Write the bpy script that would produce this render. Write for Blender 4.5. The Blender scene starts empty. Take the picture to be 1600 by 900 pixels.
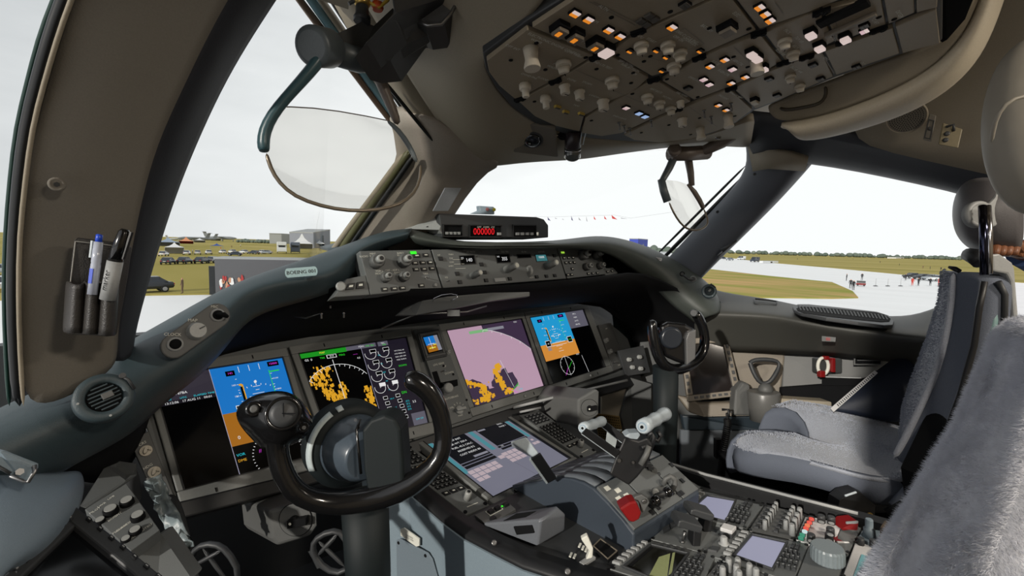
import bpy, math, random
from mathutils import Vector as V
random.seed(7)
SC = bpy.context.scene
COL = SC.collection
PI = math.pi
# ---------------------------------------------------------------- camera and the picking of points
CAM = V((-.777, -1.27, 1.29)); FP = 713.0
_y, _p, _r = math.radians(40), -.0923, .028
FW = V((math.sin(_y)*math.cos(_p), math.cos(_y)*math.cos(_p), math.sin(_p)))
_rt = V((math.cos(_y), -math.sin(_y), 0)); _up = _rt.cross(FW)
RT = _rt*math.cos(_r) + _up*math.sin(_r); UP = -_rt*math.sin(_r) + _up*math.cos(_r)
def ray(x, y): return FW + RT*((x-800)/FP) + UP*((450-y)/FP)
def P(x, y, t): return CAM + ray(x, y)*t
def hitp(x, y, o, n):
    d = ray(x, y); return CAM + d*((V(o)-CAM).dot(n)/d.dot(n))
class Plane:
    def __init__(s, o, n): s.o = V(o); s.n = V(n).normalized()
    def __call__(s, x, y, h=0): return hitp(x, y, s.o + s.n*h, s.n)
def plane3(a, b, c): return Plane(a, (b-a).cross(c-a))
# a four-cornered patch of surface: u runs to the right, v downwards, h off the surface towards the viewer
class Q:
    def __init__(s, tl, tr, br, bl):
        s.c = [V(tl), V(tr), V(br), V(bl)]
        n = (s.c[1]-s.c[3]).cross(s.c[0]-s.c[2]).normalized()
        m = sum(s.c, V())/4
        if n.dot(CAM-m) < 0: n = -n
        s.n = n; s.m = m
        s.W = ((s.c[1]-s.c[0]).length + (s.c[2]-s.c[3]).length)/2
        s.H = ((s.c[3]-s.c[0]).length + (s.c[2]-s.c[1]).length)/2
        s.ux = (s.c[1]-s.c[0]+s.c[2]-s.c[3]).normalized()
        s.uy = (s.c[3]-s.c[0]+s.c[2]-s.c[1]).normalized()
    def at(s, u, v, h=0):
        a, b, c, d = s.c
        return a*(1-u)*(1-v) + b*u*(1-v) + c*u*v + d*(1-u)*v + s.n*h
    def sub(s, u0, v0, u1, v1, h=0):
        q = Q(s.at(u0, v0, h), s.at(u1, v0, h), s.at(u1, v1, h), s.at(u0, v1, h)); return q
def QP(pl, tl, tr, br, bl): return Q(pl(*tl), pl(*tr), pl(*br), pl(*bl))
def uvof(q, pl, x, y):
    # surface coordinates of a picked point on quad q
    p = pl(x, y); u = v = .5
    for _ in range(12):
        e = p - q.at(u, v); a, b, c, d = q.c
        du = (b-a)*(1-v) + (c-d)*v; dv = (d-a)*(1-u) + (c-b)*u
        A, B, D = du.dot(du), du.dot(dv), dv.dot(dv); r1, r2 = e.dot(du), e.dot(dv)
        det = A*D-B*B; u += (r1*D-r2*B)/det; v += (A*r2-B*r1)/det
    return u, v
# ---------------------------------------------------------------- materials
MATS = {}
def srgb(c): return tuple(((x/255)/12.92 if x/255 < .04045 else ((x/255+.055)/1.055)**2.4) for x in c)
def mat(name, rgb, rough=.6, metal=0, emis=0, bump=0, scale=300, var=.12, spec=.5, alpha=1, coat=0, sheen=0):
    if name in MATS: return MATS[name]
    m = bpy.data.materials.new(name); m.use_nodes = True; MATS[name] = m
    nt = m.node_tree; N = nt.nodes; L = nt.links; b = N['Principled BSDF']
    c = srgb(rgb)
    b.inputs['Roughness'].default_value = rough; b.inputs['Metallic'].default_value = metal
    b.inputs['Specular IOR Level'].default_value = spec
    b.inputs['Coat Weight'].default_value = coat
    if sheen: b.inputs['Sheen Weight'].default_value = sheen
    tc = N.new('ShaderNodeTexCoord')
    nz = N.new('ShaderNodeTexNoise'); nz.inputs['Scale'].default_value = scale; nz.inputs['Detail'].default_value = 3
    L.new(tc.outputs['Object'], nz.inputs['Vector'])
    mx = N.new('ShaderNodeMix'); mx.data_type = 'RGBA'
    mx.inputs[6].default_value = (*[x*(1-var) for x in c], 1); mx.inputs[7].default_value = (*[min(1, x*(1+var)) for x in c], 1)
    L.new(nz.outputs['Fac'], mx.inputs[0]); L.new(mx.outputs[2], b.inputs['Base Color'])
    if bump:
        bp = N.new('ShaderNodeBump'); bp.inputs['Strength'].default_value = bump; bp.inputs['Distance'].default_value = .002
        L.new(nz.outputs['Fac'], bp.inputs['Height']); L.new(bp.outputs[0], b.inputs['Normal'])
    if emis:
        b.inputs['Emission Color'].default_value = (*c, 1); b.inputs['Emission Strength'].default_value = emis
    if alpha < 1: b.inputs['Alpha'].default_value = alpha
    return m
def glow(name, rgb, s=1.0):
    # something that shines by itself: a screen's colour, a lamp
    if name in MATS: return MATS[name]
    m = bpy.data.materials.new(name); m.use_nodes = True; MATS[name] = m
    b = m.node_tree.nodes['Principled BSDF']
    b.inputs['Base Color'].default_value = (.01, .01, .01, 1); b.inputs['Roughness'].default_value = .25
    b.inputs['Specular IOR Level'].default_value = .25
    b.inputs['Emission Color'].default_value = (*srgb(rgb), 1); b.inputs['Emission Strength'].default_value = s
    return m
def glassy(name, tint=(1, 1, 1), refl=.08, rough=0.0, mul=.35):
    if name in MATS: return MATS[name]
    m = bpy.data.materials.new(name); m.use_nodes = True; MATS[name] = m
    nt = m.node_tree; N = nt.nodes; L = nt.links
    for n in list(N): N.remove(n)
    o = N.new('ShaderNodeOutputMaterial'); t = N.new('ShaderNodeBsdfTransparent'); g = N.new('ShaderNodeBsdfGlossy')
    t.inputs[0].default_value = (*tint, 1); g.inputs['Roughness'].default_value = rough
    f = N.new('ShaderNodeLayerWeight'); f.inputs[0].default_value = refl
    ml = N.new('ShaderNodeMath'); ml.operation = 'MULTIPLY'; ml.inputs[1].default_value = mul
    mx = N.new('ShaderNodeMixShader')
    L.new(f.outputs['Fresnel'], ml.inputs[0]); L.new(ml.outputs[0], mx.inputs[0]); L.new(t.outputs[0], mx.inputs[1]); L.new(g.outputs[0], mx.inputs[2])
    L.new(mx.outputs[0], o.inputs[0]); return m
# ---------------------------------------------------------------- objects
def wloc(o):
    p = V(o.location)
    while o.parent: o = o.parent; p += V(o.location)
    return p
def props(o, label=None, cat=None, group=None, kind=None):
    if label: o['label'] = label
    if cat: o['category'] = cat
    if group: o['group'] = group
    if kind: o['kind'] = kind
    return o
def thing(name, label, cat, loc, group=None):
    o = bpy.data.objects.new(name, None); COL.objects.link(o); o.location = loc; o.empty_display_size = .02
    return props(o, label, cat, group)
class MB:
    def __init__(s): s.v = []; s.f = []; s.m = []; s.s = []; s.mats = []
    def mi(s, m):
        if m not in s.mats: s.mats.append(m)
        return s.mats.index(m)
    def add(s, vs, fs, m, smooth=False):
        k = len(s.v); s.v += [V(p) for p in vs]; i = s.mi(m)
        for f in fs: s.f.append([a+k for a in f]); s.m.append(i); s.s.append(smooth)
        return s
    def box8(s, a, m):   # a: 4 front corners then 4 back corners
        return s.add(a, [(0, 1, 2, 3), (7, 6, 5, 4), (0, 4, 5, 1), (1, 5, 6, 2), (2, 6, 7, 3), (3, 7, 4, 0)], m)
    def box(s, c, hx, hy, hz, m):
        c = V(c); hx, hy, hz = V(hx), V(hy), V(hz)
        r = [c+hz-hx+hy, c+hz+hx+hy, c+hz+hx-hy, c+hz-hx-hy]
        return s.box8(r + [p-hz*2 for p in r], m)
    def abox(s, x0, y0, z0, x1, y1, z1, m):
        return s.box(((x0+x1)/2, (y0+y1)/2, (z0+z1)/2), ((x1-x0)/2, 0, 0), (0, (y1-y0)/2, 0), (0, 0, (z1-z0)/2), m)
    def qbox(s, q, u0, v0, u1, v1, h0, h1, m, tp=0):
        # block standing on the patch from height h0 to h1, its top drawn in by tp metres
        du, dv = tp/q.W, tp/q.H
        f = [q.at(u0+du, v0+dv, h1), q.at(u1-du, v0+dv, h1), q.at(u1-du, v1-dv, h1), q.at(u0+du, v1-dv, h1)]
        b = [q.at(u0, v0, h0), q.at(u1, v0, h0), q.at(u1, v1, h0), q.at(u0, v1, h0)]
        return s.box8(f+b, m)
    def qring(s, q, u0, v0, u1, v1, a, h0, h1, m):
        # rectangular rim of width a metres inside u0..v1
        du, dv = a/q.W, a/q.H
        s.qbox(q, u0, v0, u1, v0+dv, h0, h1, m); s.qbox(q, u0, v1-dv, u1, v1, h0, h1, m)
        s.qbox(q, u0, v0+dv, u0+du, v1-dv, h0, h1, m); return s.qbox(q, u1-du, v0+dv, u1, v1-dv, h0, h1, m)
    def prism(s, pts, off, m, smooth=False):
        # outline pushed through by the vector off (or a list of back points)
        n = len(pts); bk = [V(p)+V(off) for p in pts] if not isinstance(off, list) else off
        nv = V()
        for i in range(n): nv += V(pts[i]).cross(V(pts[(i+1) % n]))
        d = sum(bk, V()) - sum((V(p) for p in pts), V())
        fl = nv.dot(d) > 0
        k = len(s.v); s.v += [V(p) for p in pts] + bk; i = s.mi(m)
        A = list(range(k, k+n)); B = list(range(k+n, k+2*n))
        s.f.append(A[::-1] if fl else A); s.m.append(i); s.s.append(False)
        s.f.append(B if fl else B[::-1]); s.m.append(i); s.s.append(False)
        for j in range(n):
            j2 = (j+1) % n; q = [A[j], B[j], B[j2], A[j2]]
            s.f.append(q[::-1] if fl else q); s.m.append(i); s.s.append(smooth)
        return s
    def tube(s, pts, r, m, n=10, flat=1.0, fdir=None, cap=True):
        pts = [V(p) for p in pts]; K = len(pts)
        rs = r if isinstance(r, (list, tuple)) else [r]*K
        tg = [(pts[min(i+1, K-1)]-pts[max(i-1, 0)]).normalized() for i in range(K)]
        a = V(fdir) if fdir is not None else (V((0, 0, 1)) if abs(tg[0].z) < .9 else V((1, 0, 0)))
        vs = []
        for i in range(K):
            a = (a - tg[i]*a.dot(tg[i])).normalized(); b = tg[i].cross(a)
            for j in range(n):
                t = 2*PI*j/n; vs.append(pts[i] + (a*math.cos(t)*flat + b*math.sin(t))*rs[i])
        fs = [(i*n+j, i*n+(j+1) % n, (i+1)*n+(j+1) % n, (i+1)*n+j) for i in range(K-1) for j in range(n)]
        s.add(vs, fs, m, True)
        if cap:
            k = len(s.v)-len(vs)
            s.f.append([k+j for j in range(n)][::-1]); s.m.append(s.mi(m)); s.s.append(False)
            s.f.append([k+(K-1)*n+j for j in range(n)]); s.m.append(s.mi(m)); s.s.append(False)
        return s
    def lathe(s, o, ax, prof, m, n=20, smooth=True, ridge=0, xdir=None, flat=1.0):
        # prof: (radius, height) pairs along the axis
        o = V(o); ax = V(ax).normalized()
        a = V(xdir) if xdir is not None else (V((0, 0, 1)) if abs(ax.z) < .9 else V((1, 0, 0)))
        a = (a-ax*a.dot(ax)).normalized(); b = ax.cross(a); K = len(prof); vs = []
        for r, h in prof:
            for j in range(n):
                t = 2*PI*j/n; rr = r*(1-ridge if ridge and j % 2 else 1)
                vs.append(o + ax*h + (a*math.cos(t)*flat + b*math.sin(t))*rr)
        fs = [(i*n+j, i*n+(j+1) % n, (i+1)*n+(j+1) % n, (i+1)*n+j) for i in range(K-1) for j in range(n)]
        s.add(vs, fs, m, smooth); k = len(s.v)-len(vs)
        s.f.append([k+j for j in range(n)][::-1]); s.m.append(s.mi(m)); s.s.append(False)
        s.f.append([k+(K-1)*n+j for j in range(n)]); s.m.append(s.mi(m)); s.s.append(False)
        return s
    def grid(s, rows, m, smooth=True, close=False):
        n = len(rows[0]); K = len(rows); vs = [p for r in rows for p in r]
        fs = [(i*n+j, i*n+(j+1) % n, (i+1)*n+(j+1) % n, (i+1)*n+j) for i in range(K-1) for j in range(n if close else n-1)]
        return s.add(vs, fs, m, smooth)
    def hull(s, pts, m):
        import bmesh
        b = bmesh.new(); [b.verts.new(p) for p in pts]; b.verts.ensure_lookup_table(); r = bmesh.ops.convex_hull(b, input=b.verts)
        b.verts.index_update(); b.faces.ensure_lookup_table(); bmesh.ops.dissolve_limit(b, angle_limit=.06, verts=b.verts, edges=b.edges); b.verts.index_update()
        s.add([v.co.copy() for v in b.verts], [tuple(v.index for v in f.verts) for f in b.faces], m); b.free(); return s
    def mesh(s, name, o=V()):
        me = bpy.data.meshes.new(name)
        me.from_pydata([tuple(p-o) for p in s.v], [], s.f)
        for m in s.mats: me.materials.append(m)
        me.polygons.foreach_set('material_index', s.m); me.polygons.foreach_set('use_smooth', s.s); me.update()
        return me
    def build(s, name, parent=None, bevel=0, sub=0, solid=0, seg=2, loc=None, **kw):
        if parent is not None: o = wloc(parent); l = V()
        else:
            if loc is None:
                lo = [min(p[i] for p in s.v) for i in range(3)]; hi = [max(p[i] for p in s.v) for i in range(3)]
                loc = V(((lo[0]+hi[0])/2, (lo[1]+hi[1])/2, lo[2]))
            o = V(loc); l = V(loc)
        ob = bpy.data.objects.new(name, s.mesh(name, o)); COL.objects.link(ob); ob.location = l
        if parent is not None: ob.parent = parent
        if sub: md = ob.modifiers.new('Subdivision', 'SUBSURF'); md.levels = md.render_levels = sub
        if solid:
            md = ob.modifiers.new('Solidify', 'SOLIDIFY'); md.thickness = abs(solid); md.offset = -1 if solid > 0 else 1; md.use_even_offset = False
        if bevel:
            md = ob.modifiers.new('Bevel', 'BEVEL'); md.width = bevel; md.segments = seg; md.limit_method = 'ANGLE'; md.angle_limit = math.radians(40)
            md.harden_normals = False
        return props(ob, **kw)
def skin(rows, m, name, parent=None, thick=.015, sub=2, res=None, **kw):
    # a moulded shell through rows of points, thickened away from the viewer
    mb = MB(); mb.grid(rows, m)
    # face towards the viewer
    i, j = len(rows)//2, len(rows[0])//2; i = min(i, len(rows)-2); j = min(j, len(rows[0])-2)
    a, b, c = rows[i][j], rows[i][j+1], rows[i+1][j]
    if (b-a).cross(c-a).dot(CAM-a) < 0: mb.f = [f[::-1] for f in mb.f]
    return mb.build(name, parent, sub=sub, solid=thick, **kw)
def rp(*rows): return [[P(*p) for p in r] for r in rows]
# text as flat mesh faces
_TX = {}
def glyphs(t):
    if t in _TX: return _TX[t]
    cu = bpy.data.curves.new('t', 'FONT'); cu.body = t; cu.size = 1; cu.align_x = 'CENTER'; cu.align_y = 'CENTER'; cu.resolution_u = 2
    ob = bpy.data.objects.new('t', cu); COL.objects.link(ob)
    me = ob.to_mesh(); r = ([tuple(v.co) for v in me.vertices], [tuple(p.vertices) for p in me.polygons]); ob.to_mesh_clear()
    bpy.data.objects.remove(ob); bpy.data.curves.remove(cu); _TX[t] = r; return r
def text(mb, t, q, u, v, size, m, h=.0008, wide=1.0, rot=0):
    vs, fs = glyphs(t); c = q.at(u, v, h); cr, sr = math.cos(rot), math.sin(rot)
    return mb.add([c + q.ux*((x*cr-y*sr)*size*wide) - q.uy*((x*sr+y*cr)*size) for x, y, _ in vs], fs, m)
def line(mb, q, pts, w, m, h=.0006):
    # flat stroke through surface coordinates, w metres wide
    for (a, b), (c, d) in zip(pts, pts[1:]):
        A, B = q.at(a, b, h), q.at(c, d, h); n = q.n.cross(B-A)
        if n.length < 1e-9: continue
        n = n.normalized()*w/2; mb.add([A-n, B-n, B+n, A+n], [(0, 1, 2, 3)], m)
def rect(mb, q, u0, v0, u1, v1, m, h=.0004):
    return mb.add([q.at(u0, v0, h), q.at(u1, v0, h), q.at(u1, v1, h), q.at(u0, v1, h)], [(0, 1, 2, 3)], m)
def arc(q, cu, cv, r, a0, a1, n=24):
    return [(cu+r/q.W*math.sin(a0+(a1-a0)*i/n), cv-r/q.H*math.cos(a0+(a1-a0)*i/n)) for i in range(n+1)]
def place(me, name, parent, o, x, z, s=1.0, **kw):
    # put a ready mesh on a surface: x its right, z its outward direction
    x = V(x).normalized(); z = V(z).normalized(); y = z.cross(x).normalized(); x = y.cross(z)
    ob = bpy.data.objects.new(name, me); COL.objects.link(ob)
    ob.rotation_mode = 'QUATERNION'
    from mathutils import Matrix
    ob.rotation_quaternion = Matrix((x, y, z)).transposed().to_quaternion(); ob.scale = (s, s, s)
    if parent is not None: ob.parent = parent; ob.location = V(o)-wloc(parent)
    else: ob.location = o
    return props(ob, **kw)
# ---------------------------------------------------------------- palette
M_pillar = mat('pillar_padding', (106, 101, 92), .75, bump=.25, scale=500)
M_beige = mat('moulded_lining', (142, 133, 116), .6, bump=.1, scale=400)
M_beige_l = mat('pale_pocket_lining', (190, 180, 160), .55, bump=.08, scale=300)
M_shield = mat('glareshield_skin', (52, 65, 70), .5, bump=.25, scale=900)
M_arm_o = mat('arm_olive_grey', (66, 71, 67), .5, bump=.25, scale=900)
M_sill = mat('sill_warm_grey', (66, 66, 62), .5, bump=.2, scale=900)
M_black = mat('black_plastic', (22, 23, 25), .5)
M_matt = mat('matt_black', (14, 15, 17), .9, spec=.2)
M_panel = mat('panel_grey', (96, 99, 99), .5, bump=.1, scale=600)
M_panel2 = mat('module_grey', (86, 87, 86), .55, bump=.1, scale=600)
M_bezel = mat('bezel_grey', (116, 118, 116), .45)
M_oh = mat('overhead_grey_brown', (142, 131, 112), .5, bump=.08, scale=500)
M_knob = mat('knob_pale', (196, 188, 172), .45)
M_knobg = mat('knob_grey', (150, 152, 150), .4)
M_dark = mat('dark_grey_plastic', (52, 54, 56), .5)
M_white = mat('white_marking', (215, 215, 205), .6)
M_amber = glow('amber_legend', (235, 140, 40), .8)
M_chrome = mat('bright_metal', (200, 200, 205), .18, metal=1)
M_steel = mat('dull_metal', (130, 130, 130), .35, metal=.9)
M_side = mat('pedestal_side_paint', (126, 141, 151), .45)
M_grey = mat('light_grey_plastic', (150, 152, 152), .5)
M_red = mat('red_plastic', (124, 20, 22), .35)
M_screw = mat('dark_screw', (30, 30, 30), .3, metal=.7)
# ================================================================ camera, sky, sun
cam = bpy.data.cameras.new('camera'); co = bpy.data.objects.new('camera', cam); COL.objects.link(co)
cam.sensor_width = 36; cam.lens = FP/1600*36; cam.clip_start = .02; cam.clip_end = 20000
from mathutils import Matrix
co.matrix_world = Matrix(((RT.x, UP.x, -FW.x, CAM.x), (RT.y, UP.y, -FW.y, CAM.y), (RT.z, UP.z, -FW.z, CAM.z), (0, 0, 0, 1)))
SC.camera = co
SC.view_settings.view_transform = 'Standard'; SC.view_settings.look = 'None'
SC.view_settings.exposure = 0; SC.view_settings.gamma = 1; SC.view_settings.use_curve_mapping = False
w = bpy.data.worlds.new('World'); SC.world = w; w.use_nodes = True
N = w.node_tree.nodes; L = w.node_tree.links; bg = N['Background']
tc = N.new('ShaderNodeTexCoord'); mp = N.new('ShaderNodeMapping'); mp.inputs['Scale'].default_value = (1, 1, 4)
nz = N.new('ShaderNodeTexNoise'); nz.inputs['Scale'].default_value = 2.2; nz.inputs['Detail'].default_value = 6; nz.inputs['Roughness'].default_value = .55
L.new(tc.outputs['Generated'], mp.inputs[0]); L.new(mp.outputs[0], nz.inputs['Vector'])
# the overcast is thicker to the north-west and thins out to the east
dt = N.new('ShaderNodeVectorMath'); dt.operation = 'DOT_PRODUCT'; dt.inputs[1].default_value = (.80, .30, -.55)
L.new(tc.outputs['Generated'], dt.inputs[0])
ma = N.new('ShaderNodeMath'); ma.operation = 'MULTIPLY_ADD'; ma.inputs[1].default_value = .9; ma.inputs[2].default_value = -.03
L.new(dt.outputs['Value'], ma.inputs[0])
mb_ = N.new('ShaderNodeMath'); mb_.operation = 'MULTIPLY_ADD'; mb_.inputs[1].default_value = .55
L.new(nz.outputs['Fac'], mb_.inputs[0]); L.new(ma.outputs[0], mb_.inputs[2])
cr = N.new('ShaderNodeValToRGB'); cr.color_ramp.elements[0].position = .15; cr.color_ramp.elements[1].position = .8
cr.color_ramp.elements[0].color = (.50, .51, .53, 1); cr.color_ramp.elements[1].color = (.90, .90, .905, 1)
L.new(mb_.outputs[0], cr.inputs[0]); L.new(cr.outputs[0], bg.inputs[0]); bg.inputs[1].default_value = 1.15
sl = bpy.data.lights.new('sun', 'SUN'); sl.energy = 3.0; sl.angle = math.radians(1.5); sl.color = (1, .94, .85)
so = bpy.data.objects.new('sun', sl); COL.objects.link(so)
sd = V((-.92, -.22, .30))    # where the sun stands: ahead and to the left
so.rotation_euler = sd.to_track_quat('Z', 'Y').to_euler()
# ================================================================ the cockpit shell
st = dict(kind='structure')
# rough hull behind what the photo shows: floor, rear wall, roof, sides
mb = MB(); mb.abox(-1.5, -3.2, -.06, 1.7, .9, 0, mat('floor_dark', (30, 32, 34), .9)); mb.build('floor', **st)
mb = MB(); mb.abox(-1.5, -3.2, 2.02, 1.7, -1.45, 2.06, M_beige); mb.build('ceiling', **st)
mb = MB(); mb.abox(-1.5, -3.24, 0, 1.7, -3.2, 2.02, M_beige); mb.build('wall_back', **st)
mb = MB(); mb.abox(-1.5, -3.2, 0, -1.46, -1.5, 2.02, M_beige); mb.abox(-1.5, -1.5, 0, -1.46, .9, .72, M_dark); mb.build('wall_left', **st)
mb = MB(); mb.abox(1.66, -3.2, 0, 1.7, -1.42, 2.02, M_beige); mb.abox(1.45, -1.5, 0, 1.5, .9, .75, M_dark); mb.build('wall_right', **st)
mb = MB(); mb.abox(-1.5, .55, -.02, 1.6, .6, .98, M_dark); mb.build('wall_front', **st)

# ---- left window post: padded broad pillar between side window and windshield
lp = [
 [(146,-70,.50),(215,-70,.52),(300,-70,.55),(400,-70,.58),(440,-70,.61),(478,-70,.68)],
 [(112,0,.52),(190,0,.54),(270,0,.57),(355,0,.60),(395,0,.63),(432,0,.70)],
 [(90,65,.535),(170,70,.555),(245,70,.585),(318,70,.615),(355,70,.645),(386,70,.72)],
 [(71,130,.55),(150,140,.57),(215,140,.60),(285,140,.63),(318,140,.66),(346,140,.74)],
 [(50,200,.56),(125,220,.585),(190,220,.615),(245,225,.645),(280,225,.68),(307,225,.76)],
 [(40,280,.57),(110,300,.60),(172,300,.63),(222,310,.66),(252,310,.70),(273,310,.78)],
 [(31,370,.59),(100,385,.62),(160,385,.65),(205,395,.68),(228,395,.72),(246,395,.80)],
 [(30,460,.60),(95,470,.635),(155,470,.665),(192,465,.70),(211,465,.74),(226,465,.82)],
 [(32,550,.62),(95,555,.65),(150,535,.68),(183,527,.72),(198,524,.76),(211,521,.83)],
 [(38,640,.63),(100,625,.66),(150,595,.69),(185,570,.73),(200,560,.77),(209,552,.84)],
]
o = skin(rp(*[r[:4] for r in lp]), M_pillar, 'trim_1', thick=.02, sub=2, **st)
skin(rp(*[r[3:] for r in lp]), mat('navy_black_padding', (29, 31, 38), .7, bump=.2, scale=500), 'trim_1b', thick=.02, sub=2, **st)
bpy.data.objects['trim_1b'].name = 'trim_21'
M_seal = mat('black_window_seal', (16, 18, 20), .35)
M_seal_g = mat('green_black_seal', (16, 52, 44), .3)
def strip(name, c, r, m, kind='structure', n=8, flat=1):
    mb = MB(); mb.tube([P(*p) for p in c], r, m, n=n, flat=flat); return mb.build(name, sub=1, kind=kind)
strip('trim_2', [(x+4, y, t) for (x, y, t) in [(128,-70,.5),(96,0,.52),(74,65,.53),(56,130,.545),(38,200,.56),(28,280,.57),(20,370,.59),(18,460,.6),(21,550,.62),(27,640,.63)]], .0085, M_seal)
strip('trim_3', [(x+11, y, t-.004) for (x, y, t) in [(131,-70,.5),(99,0,.52),(77,65,.53),(58,130,.545),(39,200,.56),(29,280,.57),(19,370,.59),(18,460,.6),(20,550,.62),(26,640,.63)]], .0028, M_beige)
strip('trim_4', [(x-4, y, t+.012) for (x, y, t) in [(120,-70,.5),(88,0,.52),(64,65,.53),(48,130,.545),(30,200,.56),(21,280,.57),(13,370,.59),(11,460,.6),(14,550,.62),(19,640,.63)]], .0035, M_seal_g)
# screw with washer on the pillar
def screw(x, y, t, r, name='screw', parent=None, m=M_steel):
    p = P(x, y, t); d = (CAM-p).normalized()
    mb = MB(); mb.lathe(p-d*.002, d, [(r, 0), (r, .0025), (r*.7, .004), (r*.62, .003)], m, 16); mb.lathe(p, d, [(r*.35, .001), (r*.35, .003)], M_black, 6)
    return mb.build(name, parent)
props(screw(89, 288, .575, .0088, 'pillar_screw', m=M_pillar), 'round recessed screw with washer on the broad padded left window pillar', 'screw')

# ---- lining around the overhead panel and across the windshield tops
OHP = Plane((0, -.55, 1.6), (0, -.17, -1))
outer = [(520,-70,.74),(580,20,.86),(622,95,.98),(665,162,1.08),(705,222,1.2),(735,250,1.27),(762,262,1.31),(800,256,1.35),(850,252,1.40),(905,250,1.45),(950,243,1.50),(1000,236,1.54),(1040,231,1.58),(1100,226,1.62),(1172,232,1.66)]
inner = [(900,-70),(830,32),(762,80),(757,92),(761,112),(775,138),(800,168),(835,192),(880,210),(925,217),(975,221),(1025,224),(1060,222),(1110,212),(1180,184)]
rows = [[], [], [], [], []]
for (ox, oy, ot), (ix, iy) in zip(outer, inner):
    a = P(ox, oy, ot); b = OHP(ix, iy, -.012); ta = ot; tb = (b-CAM).dot(FW)
    for k, (f, g) in enumerate([(0, 0), (.12, -.03), (.5, -.04), (.85, -.015), (1, 0)]):
        rows[k].append(P(ox+(ix-ox)*f, oy+(iy-oy)*f, ta+(tb-ta)*f+g*ta*(1 if k != 1 else .4)))
o = skin(rows, M_beige, 'ceiling_lining', thick=.02, sub=2, **st)
# ---- centre post between the windshields
cp = [
 [(600,175,1.14),(622,172,1.12),(690,190,1.10),(742,225,1.20),(790,262,1.30)],
 [(630,240,1.20),(655,218,1.18),(712,240,1.18),(730,245,1.24),(765,262,1.32)],
 [(598,300,1.30),(630,290,1.28),(678,298,1.27),(700,300,1.32),(728,306,1.40)],
 [(548,368,1.42),(588,365,1.40),(645,365,1.38),(668,365,1.43),(690,368,1.50)],
 [(505,430,1.52),(548,430,1.50),(612,430,1.48),(634,430,1.53),(655,430,1.6)],
]
o = skin(rp(*cp), mat('post_beige_grey', (150, 142, 132), .6, bump=.1), 'trim_5', thick=.03, sub=1, **st)
strip('trim_6', [(643,232,1.19),(622,262,1.23),(598,296,1.29),(560,350,1.38),(520,408,1.47)], .012, mat('olive_seal', (84, 84, 56), .5))
strip('trim_7', [(634,238,1.2),(612,268,1.24),(588,300,1.3),(548,352,1.39),(505,412,1.48)], .010, M_beige)
strip('trim_8', [(650,238,1.18),(630,268,1.22),(606,302,1.27),(568,356,1.36),(530,410,1.45)], .008, M_seal)
# ---- strips along the top of the left windshield
def bar(name, a, b, r, m): return strip(name, [a, ((a[0]+b[0])/2, (a[1]+b[1])/2, (a[2]+b[2])/2), b], r, m)
bar('trim_9', (416,-70,.80), (645,236,1.30), .009, mat('brown_edge_strip', (110, 90, 74), .5))
bar('trim_10', (437,-70,.81), (655,236,1.31), .012, mat('blue_grey_frame', (120, 158, 170), .45))
bar('trim_11', (454,-70,.81), (664,236,1.31), .009, M_beige)
bar('trim_12', (474,-70,.80), (674,236,1.3), .009, M_seal)
# channel that runs beside the lining
ch = [[(480,-70,.80),(520,-70,.76)], [(540,40,.93),(588,30,.88)], [(592,115,1.04),(628,98,.99)], [(655,205,1.17),(700,212,1.18)], [(690,250,1.25),(735,250,1.26)]]
skin(rp(*ch), M_beige, 'trim_13', thick=.02, sub=0, **st)
bar('trim_14', (585,108,1.0), (683,228,1.18), .005, M_seal)

# ---- right window post
rpost = [
 [(1160,215,1.72),(1176,200,1.66),(1215,205,1.58),(1250,215,1.52),(1290,230,1.54)],
 [(1174,262,1.74),(1186,262,1.68),(1222,262,1.62),(1252,264,1.58),(1268,258,1.62)],
 [(1128,312,1.84),(1140,313,1.78),(1172,318,1.72),(1202,324,1.69),(1216,316,1.73)],
 [(1082,362,1.93),(1094,364,1.87),(1126,370,1.82),(1152,378,1.79),(1163,368,1.83)],
 [(1036,412,2.02),(1048,415,1.96),(1078,422,1.91),(1100,430,1.88),(1112,418,1.92)],
 [(1000,452,2.1),(1012,455,2.04),(1040,465,1.98),(1060,475,1.95),(1072,460,2.0)],
]
o = skin(rp(*rpost), mat('post_blue_grey', (78, 82, 90), .5, bump=.15, scale=500), 'trim_15', thick=.02, sub=2, **st)
bar('trim_16', (1172,252,1.80), (1020,404,2.12), .006, M_seal)
bar('trim_17', (1172,266,1.76), (1012,428,2.10), .010, M_seal)
pl = [[(1168,228,1.63),(1236,243,1.50),(1262,252,1.5)], [(1176,268,1.65),(1200,264,1.6),(1258,268,1.55)]]
skin(rp(*pl), M_beige, 'trim_18', thick=.02, sub=0, **st)
for i, (x, y) in enumerate([(1178, 272), (1121, 331)]): pass

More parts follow.
